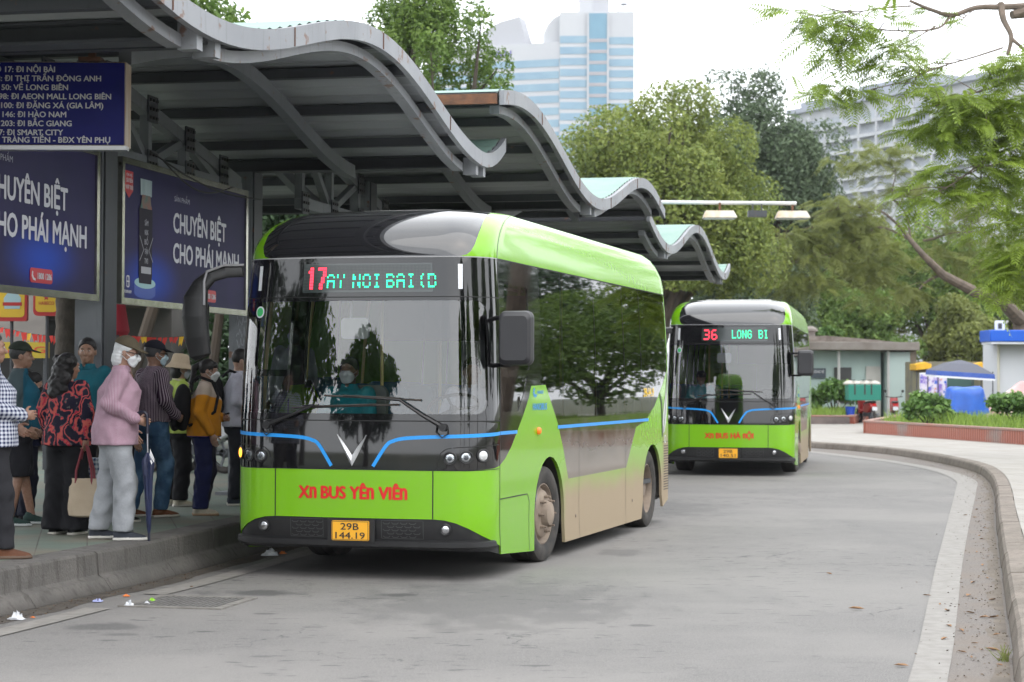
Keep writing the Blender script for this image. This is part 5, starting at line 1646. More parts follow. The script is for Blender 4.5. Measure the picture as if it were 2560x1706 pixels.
bush('round leafy green bush at the right edge, in front of the striped tarpaulin', (14.35, 56.6, .95), (.85, .7, .62), 1900, .085, 'bush', 62)
bush('pale shrubby plant in the bed in front of the kiosk window', (12.6, 77.8, 1.15), (.85, .6, .85), 1600, .10, 'bush', 63)
bush('leggy green shrub beside the kiosk, left of the delivery motorbike', (11.4, 78.2, 1.0), (.8, .6, .7), 1300, .10, 'bush', 64)
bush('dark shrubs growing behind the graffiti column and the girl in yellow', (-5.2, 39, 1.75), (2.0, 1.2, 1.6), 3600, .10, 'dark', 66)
bush('light green creeper sprouting over the kiosk roof', (13.7, 86.5, 3.75), (.8, .5, .45), 900, .10, 'bush', 65)

# ================================================================ FAR BUILDINGS
TW = mat('tower_white', (.40, .41, .43), .7, col2=(.36, .37, .40), scale=.05)
TG = mat('tower_glass', (.13, .23, .32), .4, col2=(.18, .29, .37), scale=.12)
TGR = mat('tower_panel', (.33, .335, .365), .7)
TPK = mat('tower_spandrel', (.28, .265, .285), .7)
def facade(root, x0, x1, z0, z1, y, period, glass_h, first_top, name='window_band', mull=2.4):
    """rows of glazing between white slabs on a wall whose outer face is at y"""
    z = first_top
    while z > z0+glass_h:
        w = MB(); w.box(((x0+x1)/2, y-.06, z-glass_h/2), (x1-x0, .12, glass_h)); wo = w.build(name, TG, root)
        z -= period
b1 = thing('office_tower', 'lower hazy white and blue office block with lettering on its parapet', 'office building', (-2.0, 566, 0), radians(-18))
MB().box((-4, 10, 49), (40, 20, 98)).build('wall', TW, b1)
facade(b1, -23.8, 15.8, 20, 98, 0, 3.43, 2.1, 93.2)
fn = MB(); fn.prism([(-2.5, 98), (5.6, 98), (3.2, 106.2), (-2.5, 105.0)], 2, 8, lambda a, b, h: (a, h, b)); fn.prism([(-7.0, 98), (-2.5, 98), (-2.5, 105.0), (-7.0, 102.8)], 2, 8.4, lambda a, b, h: (a, h, b))
fn.build('roof_fin', TGR, b1)
w = MB(); text_fit(w, 'EVN', lambda x, y, z: (x, -.1-z, y), -3.3, 1.5, 94.6, 1.7, .05); w.build('lettering', mat('tower_ink', (.10, .09, .28), .6), b1, smooth=False)
b2 = thing('office_tower', 'taller hazy office tower with a blue glass shaft between white ends', 'office building', (23.6, 560, 0), radians(-3))
MB().box((0, 10, 53.2), (21, 20, 106.4)).build('wall', TW, b2)
sh = MB(); sh.box((.35, -.3, 53), (5.2, .6, 105.8)); sho = sh.build('glass_shaft', mat('tower_shaft', (.08, .20, .29), .4, col2=(.10, .23, .32), scale=.3), b2)
for k in range(26):
    z = 98.2-k*3.12
    MB().box((.35, -.64, z), (5.2, .08, .95)).build('spandrel', TPK, sho)
for sx in (-2.45, 3.15): MB().box((sx, -.5, 53), (.5, 1.0, 106.2)).build('pier', TW, b2)
facade(b2, -10.4, -2.75, 20, 98, 0, 3.12, 2.05, 99.6); facade(b2, 3.45, 10.4, 20, 98, 0, 3.12, 2.05, 99.2)
up = MB(); up.box((-1.0, 9, 112), (8.6, 8, 11.4)); up.build('upper_storey', TW, b2)
up = MB(); up.box((1.2, 4.9, 112), (4.4, .3, 11.2)); up.build('upper_panel', TGR, b2)
wg_ = MB(); wg_.prism([(-15.2, 97.8), (-10.5, 97.8), (-10.5, 106.4), (-12.2, 105.6), (-14.0, 103.6), (-15.2, 101.0)], 4, 12, lambda a, b, h: (a, h, b)); wg_.build('curved_wing', TW, b2)
dk = MB(); dk.tube([(5.2, 5, 106.4), (7.4, 5, 109)], .18, 6); dk.lathe([(.0, 0), (.9, .25), (1.1, .6)], 12, (7.6, 5, 109)); dk.build('dish_aerial', mat('aerial_grey', (.2, .2, .22), .6), b2)
b3 = thing('apartment_block', 'hazy white block with long balconies behind the feathery tree', 'apartment building', (71.9, 505, 0), radians(-61))
MB().box((36, 9, 35), (76, 18, 70)).build('wall', TW, b3)
rf = MB(); rf.prism([(-2, -1.5), (76, -1.5), (76, 20), (-2, 20)], 70, 71.2); rf.box((2, 8, 72.4), (9, 9, 2.4)); rf.box((34, 8, 73), (26, 9, 3.4)); rf.build('roof', mat('roof_slate', (.26, .28, .33), .7), b3)
for k in range(8):
    z = 66.5-k*3.3
    MB().box((36, -.1, z), (72, .2, 2.0)).build('window_band', mat('dull_glass', (.25, .28, .32), .4, col2=(.36, .39, .43), scale=.6), b3)
    MB().box((36, -1.0, z-1.65), (76, 2.0, .8)).build('balcony', TW, b3)
for k in range(12): MB().box((1+k*6.6, -1.75, 45), (.7, .5, 47)).build('pillar', TW, b3)

# ================================================================ KIOSK, BOOTH, MARKET STALLS
TEAL = mat('kiosk_teal', (.44, .56, .53), .7, col2=(.37, .48, .46), scale=1.2)
CONC = mat('kiosk_concrete', (.34, .31, .29), .85, col2=(.22, .19, .17), scale=1.5)
kz = .145
k1 = thing('kiosk', 'pale teal flat roofed kiosk with a white door, beyond the pavement', 'kiosk', (12.9, 83.5, kz))
MB().box((-.4, 2.2, 1.45), (6.0, 4.0, 2.9)).build('wall', TEAL, k1)
MB().box((3.22, 1.7, 1.42), (.95, 4.4, 2.85)).build('side_wing', mat('kiosk_wing', (.42, .52, .50), .7), k1)
MB().box((3.83, 1.6, 1.5), (.26, 4.2, 3.0)).build('end_wall', mat('kiosk_dark', (.09, .08, .07), .9, col2=(.25, .20, .15), scale=2), k1)  # end wall much darker than the teal walls, with brown blotches
MB().box((.2, 1.7, 3.08), (7.6, 5.4, .34)).build('roof', CONC, k1, bevel=.03)
rf = MB(); rf.prism([(-3.2, 3.26), (3.2, 3.26), (2.4, 3.34), (.2, 3.52), (-1.6, 3.40)], -.4, 3.0, lambda a, b, h: (a, h, b)); rf.build('roof_rubble', mat('rubble', (.38, .33, .30), .9, col2=(.22, .18, .16), scale=4, bump=.5), k1)
for x in (.72, 2.78): MB().tube([(x, -.55, 0), (x, -.55, 2.9)], .06, 8).build('porch_post', mat('post_grey', (.48, .48, .47), .5), k1)
w = MB(); w.box((1.0, .16, 1.45), (.72, .08, 1.5)); w.build('window', mat('window_dark', (.05, .05, .05), .3), k1)
d = MB(); d.box((2.28, .15, 1.2), (.62, .1, 2.1)); do = d.build('door', mat('door_white', (.55, .54, .50), .6, col2=(.47, .46, .43), scale=2), k1)
MB().box((2.28, .09, 1.3), (.60, .03, .05)).build('door_rail', mat('door_rail', (.3, .3, .28), .6), do)
s_ = MB(); s_.box((-.05, .12, 1.95), (.66, .06, .42)); so = s_.build('name_board', mat('board_slate', (.05, .07, .09), .5), k1)
w = MB(); text_fit(w, 'PHÒNG VÉ', lambda x, y, z: (x, .085-z, y), -.3, .2, 1.96, .12, .02); w.build('board_lettering', WHT, so, smooth=False)
vt = thing('roof_vent', 'stubby mushroom roof vent standing on the kiosk roof', 'vent', (12.75, 85, 3.56))
MB().lathe([(.0, .56), (.12, .54), (.30, .42), (.32, .34), (.2, .30), (.2, .12), (.34, 0)], 16).build('vent_cap', CONC, vt)
bt = thing('booth', 'white booth with a long blue sign box, cut by the right edge', 'booth', (19.2, 72, kz))
MB().box((0, 1.2, 1.5), (3.2, 2.4, 3.0)).build('wall', mat('booth_white', (.56, .58, .62), .6), bt)
MB().box((-.1, .0, 3.25), (4.0, 1.6, .42)).build('sign_box', mat('sign_blue_bright', (.005, .09, .52), .4), bt, bevel=.03)
MB().box((-.1, .0, 3.0), (3.9, 1.5, .08)).build('sign_trim', WPL, bt)
pi_ = MB(); pi_.tube([(-1.62, -.06, 0), (-1.62, -.06, 3.0)], .05, 8); pi_.build('drain_pipe', mat('pipe_cream', (.5, .48, .40), .6), bt)
lt = MB(); lt.prism(rrect(-1.75, 3.46, -1.40, 3.82, .06), -.1, .0, lambda a, b, h: (a, h, b)); lto = lt.build('roof_box', WPL, bt)
MB().box((-1.575, -.11, 3.62), (.14, .02, .2)).build('roof_box_grille', mat('window_dark', (.05, .05, .05), .3), lto)
um = thing('market_canopy', 'dark grey square market canopy with a blue valance', 'canopy', (15.75, 70, kz))
n = 4
rows = [[(-1.0, -.9, 1.98), (1.0, -.9, 1.86), (1.0, .9, 1.95), (-1.0, .9, 2.02)], [(-.5, -.45, 2.24), (.5, -.45, 2.2), (.5, .45, 2.22), (-.5, .45, 2.26)], [(-.05, -.05, 2.36), (.05, -.05, 2.36), (.05, .05, 2.36), (-.05, .05, 2.36)]]
c_ = MB()
for a, b in zip(rows[:-1], rows[1:]): c_.strip(a+[a[0]], b+[b[0]])
c_.add(rows[2], [(0, 1, 2, 3)]); c_.build('canopy_top', mat('canopy_slate', (.085, .09, .115), .8), um, smooth=False)
c_ = MB(); L = rows[0]; c_.strip(L+[L[0]], [(x*1.02, y*1.02, z-.17) for x, y, z in L+[L[0]]]); c_.build('valance', mat('valance_blue', (.02, .07, .32), .7, col2=(.05, .10, .36), scale=6), um, smooth=False)
c_ = MB(); c_.strip([(x*1.021, y*1.021, z-.165) for x, y, z in L+[L[0]]], [(x*1.022, y*1.022, z-.23) for x, y, z in L+[L[0]]]); c_.build('valance_hem', WPL, um, smooth=False)
for a in (-.95, .95):
    for b in (-.85, .85): MB().tube([(a, b, 0), (a, b, 1.95)], .02, 6).build('canopy_leg', ST_D, um)
for i, (V0, V1, y0, lb) in enumerate(((2104, 2141, 838, 'yellow stall awning beside the dark end of the kiosk'), (2232, 2275, 838, 'yellow stall awning between the dark canopy and the booth'))):
    p0 = ray_pt(V0, y0, 78); wdt = (V1-V0)*78/4575
    aw = thing('stall_awning', lb, 'awning', (p0[0], 78, kz), 0, 'yellow stall awnings')
    m_ = MB(); m_.prism([(0, 2.05), (wdt, 2.12), (wdt, 2.30), (wdt*.55, 2.38), (0, 2.30)], 0, 1.2, lambda a, b, h: (a, h, b)); m_.build('awning_cloth', mat('awning_yellow', (.68, .42, .02), .7, col2=(.58, .30, .02), scale=3), aw, bevel=.03)
    m_ = MB()
    for x in (.06, wdt-.06): m_.tube([(x, .1, 0), (x, .1, 2.1)], .02, 6)
    m_.build('awning_pole', ST_D, aw)
ps = thing('stall_poster', 'purple and white printed poster panel beside the kiosk', 'poster', (16.3, 77, kz))
m, t, b = newmat('poster_print'); g = NT(t); v = g.obj()
n1 = g.noise(v, 3.2, 3); n2 = g.noise(v, 5.5, 4)
c = g.mix(g.ramp(n1, .42, .55), (.20, .13, .48), (.62, .58, .68)); c = g.mix(g.ramp(n2, .58, .64), c, (.03, .10, .50)); c = g.mix(g.ramp(n2, .36, .32), c, (.60, .25, .12))
g.l(c, b.inputs['Base Color'])
MB().box((0, 0, 1.4), (1.02, .04, 1.0)).build('poster_print', m, ps); MB().box((0, .05, 1.0), (1.06, .05, 1.9)).build('poster_board', WPL, ps)
st = thing('market_stall', 'dark market stall with a glazed front under the grey canopy', 'stall', (17.0, 78.5, kz))
MB().box((.6, 1, 1.2), (3.4, 2, 2.4)).build('stall_wall', mat('stall_dark', (.12, .12, .10), .8, col2=(.22, .20, .12), scale=2), st)  # dark wall colour with olive brown blotches
MB().box((.3, -.04, 1.5), (1.8, .06, .7)).build('stall_window', mat('window_green', (.05, .10, .09), .2), st)
def tarp(label, c, rx, ry, h, m, seed, cone=False):
    R = np.random.RandomState(seed)
    r = thing('tarpaulin', label, 'tarpaulin', (c[0], c[1], c[2]))
    n = 36; us = np.linspace(0, 1, 14)
    ph = R.uniform(0, 6, 6)
    def f(u, k):
        a = 2*pi*k/n
        if cone: rad = .06+.94*u**.9; z = h*(1-u)**.9
        else: rad = min(1, u*1.9)**.6*(.62+.38*u); z = h*(1-max(0, (u-.42)/.58)**1.3)-.06*u
        fold = 1+.06*u*u*sin(4*a+ph[0])+.05*u*u*sin(7*a+ph[1])+.035*sin(15*a+ph[2])*u*u
        sq = 1/max(abs(cos(a)), abs(sin(a)))**.55 if not cone else 1
        return (rx*rad*fold*cos(a)*sq, ry*rad*fold*sin(a)*sq, z+.13*sin(2*a+ph[2])*u*(1-u)+.06*sin(5*a+9*u)*u*(1-u)*2+.07*sin(4*a+ph[3])*u*u)
    mb = MB(); mb.grid(f, us, list(range(n+1))); mb.build('cloth', m, r, angle=60)
    return r
tarp('bright blue tarpaulin draped over a stall behind the planter', (15.0, 66, .72), .72, .6, .84, mat('tarp_blue', (.01, .10, .48), .45, col2=(.008, .07, .36), scale=2.5, bump=.3, bscale=5), 3)
MB().box((0, 0, -.16), (1.2, .9, .42)).build('stall_table', mat('stall_dark', (.12, .12, .10), .8), bpy.data.objects['tarpaulin'])
tarp('whitish red striped tarpaulin peaked over a stall beside the booth', (17.2, 67, .55), 1.5, .9, 1.22, mat('tarp_white', (.55, .50, .50), .6, col2=(.50, .25, .25), scale=1.3), 4, True)
MB().box((0, 0, -.1), (1.6, .9, .42)).build('stall_table', mat('stall_dark', (.12, .12, .10), .8), bpy.data.objects['tarpaulin.001'])

# ---------------------------------------------------------------- motorbikes
def motorbike(label, loc, rz, body, group='parked motorbikes', box=False):
    r = thing('motorbike', label, 'motorbike', loc, rz, group)
    for y in (-.62, .62):
        w = MB().lathe([(.20, -.04), (.255, -.05), (.29, -.03), (.297, 0), (.29, .03), (.255, .05), (.20, .04)], 24, (0, y, .297), 'X'); wo = w.build('wheel', RUB, r)
        w = MB().lathe([(.205, -.02), (.205, .02)], 24, (0, y, .297), 'X'); w.lathe([(.06, -.07), (.07, 0), (.06, .07), (0, .07)], 10, (0, y, .297), 'X')
        for k in range(5): 
            a = 2*pi*k/5; w.beam((0, y, .297), (0, y+.2*cos(a), .297+.2*sin(a)), .03, .03, (1, 0, 0))
        w.build('rim', ST_G, wo)
    sd = lambda P, w0, nm, m, bv=.03: MB().prism(P, -w0, w0, lambda a, b, h: (h, a, b)).build(nm, m, r, bevel=bv)
    sd([(-.85, .62), (-.70, .80), (-.1, .74), (.0, .58), (-.1, .42), (-.5, .42)], .13, 'rear_body', body)
    sd([(.0, .45), (.35, .36), (.42, .40), (.55, .86), (.50, 1.0), (.42, .95), (.32, .50), (.0, .52)], .15, 'front_shield', body)
    sd([(-.82, .80), (-.70, .86), (-.2, .83), (.02, .76), (.0, .70), (-.7, .78)], .12, 'seat', BLK_D)
    sd([(-.45, .28), (.05, .26), (.1, .42), (-.45, .44)], .09, 'engine', ST_D, .02)
    f = MB()
    for x in (-.07, .07): f.tube([(x, .62, .3), (x, .5, .75)], .022, 6)
    f.build('fork', ST_G, r)
    sd([(.40, .56), (.62, .62), (.86, .52), (.84, .50), (.62, .58), (.42, .52)], .06, 'mudguard', body, .01)
    h = MB(); h.tube([(-.34, .36, 1.02), (-.15, .44, 1.0), (0, .46, .98), (.15, .44, 1.0), (.34, .36, 1.02)], .016, 7); h.build('handlebar', BLK_D, r)
    for sg in (-1, 1):
        k = MB(); k.tube([(sg*.25, .40, 1.02), (sg*.33, .40, 1.2)], .008, 5); k.lathe([(0, -.012), (.055, -.01), (.055, .01), (0, .012)], 12, (sg*.34, .40, 1.23), 'Y'); k.build('rear_view_mirror', BLK_D, r)
    k = MB(); k.lathe([(0, .07), (.06, .06), (.08, .0), (.05, -.06)], 14, (0, .55, .93), 'Y'); k.build('headlight', LENS if False else REFL, r)
    k = MB(); k.prism(rrect(-.07, .68, .07, .76, .02), -.88, -.84, lambda a, b, h_: (a, h_, b)); k.build('tail_light', mat('tail_red', (.5, .01, .01), .3), r)
    k = MB(); k.prism(rrect(-.10, .50, .10, .64, .01), -.90, -.885, lambda a, b, h_: (a, h_, b)); k.build('number_plate', WPL, r)
    k = MB(); k.tube([(.14, -.1, .28), (.15, -.5, .30), (.15, -.85, .36)], [.03, .045, .05], 8); k.build('exhaust', ST_G, r)
    k = MB(); k.tube([(-.05, -.1, .28), (-.22, -.15, .02)], .014, 5); k.build('kick_stand', ST_D, r)
    return r
mz = .145
motorbike('motorbike carrying a big green delivery box, parked by the kiosk', (13.6, 76.5, mz), radians(12), mat('bike_red', (.30, .02, .02), .3))
bx = thing('delivery_box', 'big green delivery box strapped on a motorbike with white bundles on top', 'box', (13.42, 76.1, mz+.88))
MB().box((0, 0, .30), (1.24, .8, .6)).build('box_shell', mat('box_green', (.01, .18, .13), .6), bx, bevel=.02)
b_ = MB()
for i, (x, y, s) in enumerate(((-.52, 0, .17), (-.25, .1, .15), (.45, 0, .16), (.1, -.1, .17), (-.05, .2, .15))): b_.lathe([(0, s*.75), (s*.8, s*.6), (s*1.5, 0), (s*1.3, -s*.3)], 12, (x, y, .64))
b_.build('bundle', mat('bundle_white', (.5, .48, .44), .8, col2=(.42, .38, .33), scale=6), bx)
b_ = MB()
for x in (-.38, .0, .25): b_.box((x, -.405, .42), (.05, .012, .4)); b_.box((x, 0, .78), (.05, .7, .02))
b_.build('strap', RUB, bx)
bk = thing('bucket', 'blue plastic bucket hanging beside the delivery motorbike', 'bucket', (12.9, 75.9, mz+.3))
MB().lathe([(0, .01), (.15, .0), (.20, .34), (.215, .35), (.19, .34), (.14, .03)], 18).build('pail', mat('bucket_blue', (.015, .06, .40), .4), bk)
MB().tube([(.2*cos(a), 0, .35+.16*sin(a)) for a in np.linspace(0, pi, 10)], .008, 5).build('bail', ST_G, bk)
motorbike('scooter with a red rear body parked right of the kiosk door', (14.85, 77.3, mz), radians(-8), mat('bike_red', (.30, .02, .02), .3))
for i, (x, y, rz_, c_, lb) in enumerate(((-4.75, 29.2, 70, (.45, .46, .47), 'pale scooter nearest the graffiti column, behind the queue'), (-5.35, 29.8, 62, (.04, .05, .08), 'dark scooter parked between two pale ones behind the queue'), (-5.9, 30.0, 75, (.50, .50, .50), 'whitish scooter parked behind the man in the striped shirt'), (-7.75, 25.0, 80, (.55, .55, .55), 'white scooter behind the girl with the flower hair clip'))):
    motorbike(lb, (x, y, .31), radians(rz_), mat('bike_body_%d' % i, c_, .3))

# ---------------------------------------------------------------- street lamp with two floodlights
lp = thing('street_lamp', 'grey lamp post with a long horizontal arm behind the shelters', 'street lamp', (2.6, 45.2, 0))
MB().tube([(0, 0, 0), (0, 0, 2.5), (0, 0, 6.0)], [.10, .08, .06], 12).build('post', ST_L, lp)
MB().tube([(-.1, 0, 5.77), (3.84, -.1, 5.74)], .045, 10).build('arm', mat('lamp_arm', (.55, .56, .57), .45), lp)
dr = MB(); dr.box((2.95, -.1, 5.5), (.42, .2, .14)); dr.box((2.85, -.1, 5.62), (.03, .03, .2)); dr.box((3.05, -.1, 5.62), (.03, .03, .2)); dr.build('driver_box', ST_D, lp)
for i, (x, lb) in enumerate(((2.10, 'rust stained white floodlight nearer the post on the lamp arm'), (3.75, 'rust stained white floodlight at the tip of the lamp arm'))):
    f = thing('floodlight', lb, 'floodlight', (2.6+x, 45.1, 5.40), 0, 'floodlights on the lamp arm')
    m_ = MB(); v_ = [(-.36, -.2, .10), (.30, -.2, .10), (.36, -.25, -.02), (-.30, -.25, -.02)]
    m_.add([(-.32, -.16, .16), (.30, -.16, .16), (.30, .16, .16), (-.32, .16, .16), (-.38, -.22, .0), (.38, -.22, .0), (.38, .22, .0), (-.38, .22, .0)], [(0, 1, 2, 3), (0, 1, 5, 4), (1, 2, 6, 5), (2, 3, 7, 6), (3, 0, 4, 7)])
    m_.build('housing', mat('lamp_rusty_white', (.60, .56, .50), .7, col2=(.48, .36, .24), scale=4), f, smooth=False)
    MB().box((0, 0, -.01), (.70, .38, .02)).build('lamp_glass', mat('lamp_glass_off', (.45, .45, .42), .2), f)
    MB().box((0, 0, .25), (.05, .05, .2)).build('bracket', RUST, f)

# ---------------------------------------------------------------- shops and clutter behind the queue
shop = thing('shop_building', 'dark shaded shop row seen behind the queue, under the boards', 'shop', (-9.5, 38, .0))
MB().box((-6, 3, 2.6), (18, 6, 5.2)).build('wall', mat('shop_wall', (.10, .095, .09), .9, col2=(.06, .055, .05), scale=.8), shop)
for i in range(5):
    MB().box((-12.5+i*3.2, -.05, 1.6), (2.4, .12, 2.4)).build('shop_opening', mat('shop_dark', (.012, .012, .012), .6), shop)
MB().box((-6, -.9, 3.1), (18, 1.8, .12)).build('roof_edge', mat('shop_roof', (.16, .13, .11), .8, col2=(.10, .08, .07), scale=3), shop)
aw = thing('shop_awning', 'drab stall awning with a yellow lettered valance, behind the man in the green cap', 'awning', (-8.4, 30, .31))
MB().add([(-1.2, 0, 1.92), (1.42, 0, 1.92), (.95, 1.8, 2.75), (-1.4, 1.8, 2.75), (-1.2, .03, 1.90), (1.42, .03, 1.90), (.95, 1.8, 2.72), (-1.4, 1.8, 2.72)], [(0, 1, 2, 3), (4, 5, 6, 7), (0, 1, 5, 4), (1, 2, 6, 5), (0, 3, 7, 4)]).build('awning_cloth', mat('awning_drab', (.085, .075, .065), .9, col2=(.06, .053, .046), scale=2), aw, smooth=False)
v_ = MB(); v_.box((.1, -.01, 1.80), (2.66, .02, .24)); vo = v_.build('valance', mat('valance_yellow', (.36, .27, .02), .7), aw)
w = MB(); text_fit(w, 'CÀ PHÊ HỘI HÀNG', lambda x, y, z: (x, -.025-z, y), -1.0, 1.38, 1.76, .10, .015); w.build('valance_lettering', mat('valance_red', (.45, .06, .02), .6), vo, smooth=False)
for x in (-1.1, 1.35): MB().tube([(x, .05, 0), (x, .05, 1.95)], .025, 6).build('awning_pole', ST_D, aw)
BR = mat('beer_red', (.42, .02, .02), .5); BY = mat('beer_yellow', (.70, .47, .02), .5, col2=(.62, .38, .02), scale=2); BW = mat('beer_cream', (.60, .58, .50), .5)
for i, (x0, x1, lb) in enumerate(((-12, 62, 'red framed yellow beer sign at the left edge under the cut-off board'), (76, 137, 'smaller round edged yellow beer sign beside the palm trunk'))):
    p0 = ray_pt(x0, 738-i*12, 26); p1 = ray_pt(x1, 656, 26); W_ = p1[0]-p0[0]; H_ = p1[2]-p0[2]
    s_ = thing('beer_sign', lb, 'sign', (p0[0], 26, p0[2]), 0, 'beer signs behind the queue')
    T = lambda a, b, h: (a, -h, b)
    MB().prism(rrect(0, 0, W_, H_, .03 if i == 0 else .06), -.10, 0, T).build('sign_board', BR, s_)
    MB().prism(rrect(.03, .05, W_-.03, H_-.03, .05), .001, .004, T).build('yellow_panel', BY, s_)
    MB().prism(rrect(.03, H_*.80, W_-.03, H_-.03, .03), .005, .007, T).build('foam_band', BW, s_)
    w = MB()
    if i == 0:
        w.prism([(W_*.30, .16), (W_*.78, .16), (W_*.82, .30), (W_*.62, .42), (W_*.45, .40), (W_*.28, .30)], .006, .008, T); w.build('ship_print', mat('beer_blue', (.35, .50, .55), .5), s_)
        w = MB(); w.prism([(W_*.25, .20), (W_*.85, .20), (W_*.85, .245), (W_*.25, .245)], .009, .011, T); w.build('ribbon_print', BR, s_)
    else:
        text_fit(w, 'HABECO', lambda a, b, h: T(a, b, .006+h), W_*.22, W_*.80, H_*.36, .045, .02)
        st_ = [(W_*.5+(.045 if k % 2 == 0 else .02)*sin(2*pi*k/10), H_*.60+(.045 if k % 2 == 0 else .02)*cos(2*pi*k/10)) for k in range(10)]
        w.prism(st_, .005, .007, T); w.build('beer_lettering', BR, s_, smooth=False)
    w = MB(); w.tube([(W_/2, .06, H_), (W_/2, .06, H_+2.0)], .02, 6); w.tube([(W_/2, .06, 0), (W_/2, .06, -(p0[2]-.31))], .025, 6); w.build('sign_post', ST_D, s_)
pt_ = thing('palm_tree', 'rough ringed palm trunk left of the near shelter column', 'palm tree', (-5.42, 24.2, .31))
tm = MB(); pr = []
for i in range(60):
    z = i*.10; pr.append((.135+.012*(i % 2)-.0006*i+.05*math.exp(-z*2), z))
tm.lathe(pr, 18); tm.build('trunk', mat('palm_bark', (.10, .085, .07), .95, col2=(.06, .05, .042), scale=8, bump=.6), pt_)
R = np.random.RandomState(5); Q = []; rn = []
for k in range(14):
    a = 2*pi*k/14; frond(Q, rn, np.array([0, 0, 5.85]), np.array([cos(a), sin(a), .5]), 2.2, R, 16, .55, .4)
quads_obj('crown', Q, LF['dark'], pt_, np.array(rn))
bn = thing('bunting', 'sagging string of red and yellow paper flags behind the queue', 'bunting', (-6.5, 27, 2.2))
cd = MB(); pts = []
for k in range(41):
    V = -20+k*12.5; yy = 752+(20*sin(pi*((V % 260)/260)) if V < 250 else 14+10*sin(pi*(V-250)/240)); pts.append(ray_pt(V, yy, 27)-np.array((-6.5, 27, 2.2)))
cd.tube(pts, .005, 4); cd.build('cord', RUB, bn)
FR_ = mat('flag_red', (.55, .03, .02), .7); FY_ = mat('flag_yellow', (.75, .45, .02), .7)
rr_ = random.Random(4)
for k in range(1, 40):
    p = pts[k]; h = rr_.uniform(.07, .13); w_ = rr_.uniform(.025, .045); tz = rr_.uniform(-.03, .03)
    f = MB().add([(p[0]-w_, p[1], p[2]), (p[0]+w_, p[1]-.01, p[2]), (p[0]+w_*.6+tz, p[1]-.03, p[2]-h), (p[0]+tz, p[1]-.02, p[2]-h*.7), (p[0]-w_*.6+tz, p[1]-.03, p[2]-h*1.05)], [(0, 1, 2, 3, 4)])
    f.build('flag', FR_ if k % 7 else FY_, bn, smooth=False)
pr_ = thing('folded_parasol', 'closed dark red stall parasol right of the near column', 'parasol', (-5.25, 26.5, .31))
MB().lathe([(.0, 2.62), (.03, 2.55), (.10, 2.35), (.16, 2.0), (.13, 1.95), (.0, 2.0)], 12).build('cloth', mat('parasol_red', (.30, .01, .025), .7), pr_); MB().tube([(0, 0, 0), (0, 0, 2.7)], .02, 6).build('pole', ST_G, pr_)
for i, (x, y, rz_, lb) in enumerate(((-5.05, 33, .10, 'thin dark tree trunk behind the woman in the bucket hat'), (-6.6, 34, .14, 'leaning tree trunk behind the man in the striped shirt'))):
    tr_ = thing('street_tree', lb, 'tree', (x, y, .31), 0, 'thin street trees behind the queue')
    MB().tube([(0, 0, 0), (.05, 0, 1.2), (.2+.25*i, .1, 2.6), (.3+.6*i, .1, 4.2)], [rz_, rz_*.9, rz_*.75, rz_*.5], 9).build('trunk', BARK, tr_)
    R = np.random.RandomState(70+i); bl = clumps((.3, 0, 5.0), (1.5, 1.3, 1.3), 14, R, .4); P, d_ = blob_points(bl, 1800, R)
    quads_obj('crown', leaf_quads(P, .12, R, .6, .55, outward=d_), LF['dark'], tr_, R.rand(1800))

# ---------------------------------------------------------------- drain, litter and leaves on the road
dg_ = thing('drain_cover', 'square concrete drain cover with a slotted grating, beside the platform kerb', 'drain cover', (-2.40, 14.88, 0), -PSI)
fr_ = MB()
for a in ((0, -.36, .80, .07), (0, .36, .80, .07), (-.365, 0, .07, .65), (.365, 0, .07, .65)): fr_.box((a[0], a[1], .003), (a[2], a[3], .016))
fr_.build('frame', mat('drain_concrete', (.20, .19, .175), .9, col2=(.12, .11, .10), scale=9), dg_)
gt = MB(); gt.box((0, 0, .001), (.66, .64, .006)); gt.build('pit', mat('drain_dark', (.06, .057, .054), .9), dg_)
gt = MB()
for k in range(14): gt.box((-.30+k*.046, 0, .008), (.022, .62, .008))
gt.build('grating', mat('drain_iron', (.14, .135, .13), .85, col2=(.10, .095, .09), scale=12), dg_)
def crumple(name, label, cat, loc, r, h, m, seed, group=None, tiles=10):
    R = np.random.RandomState(seed); mb = MB(); n = 14
    def f(u, k):
        a = 2*pi*(k % n)/n; rr = r*(.15+.85*u)*(1+.35*J[int(u*6) % 7][k % n])
        return (loc[0]+rr*cos(a), loc[1]+rr*sin(a)*.7, loc[2]+max(.002, h*(1-u**1.5)*(1+.6*J[(int(u*6)+3) % 7][k % n])))
    J = R.uniform(-1, 1, (7, n))
    mb.grid(f, np.linspace(0, 1, 7), list(range(n+1)))
    o = mb.build(name, m, angle=20)
    return tag(o, label, cat, group)
PLS = mat('plastic_white', (.66, .67, .69), .35, col2=(.5, .52, .56), scale=20)
def gl(V, y): 
    p = ray_pt(V, y, 1.0); d = p-np.array((0, 0, 1.65)); k = (0.004-1.65)/d[2]; q = np.array((0, 0, 1.65))+d*k; return (q[0], q[1], .004)
crumple('plastic_bag', 'crumpled white and green plastic bag in the gutter at the left edge', 'litter', gl(38, 1424), .055, .045, PLS, 1)
crumple('plastic_bag', 'clear crumpled plastic bag beside the drain cover', 'litter', gl(297, 1393), .045, .03, PLS, 2)
crumple('plastic_wrapper', 'small white wrapper touching the drain cover corner', 'litter', gl(337, 1388), .022, .018, PLS, 3)
crumple('paper_wrapper', 'bright green crumpled wrapper on the drain cover corner', 'litter', gl(349, 1382), .026, .02, mat('litter_green', (.25, .55, .02), .5), 4)
crumple('paper_wrapper', 'bluish crumpled paper strip in the gutter', 'litter', gl(225, 1383), .045, .016, mat('litter_blue', (.35, .38, .62), .6), 5)
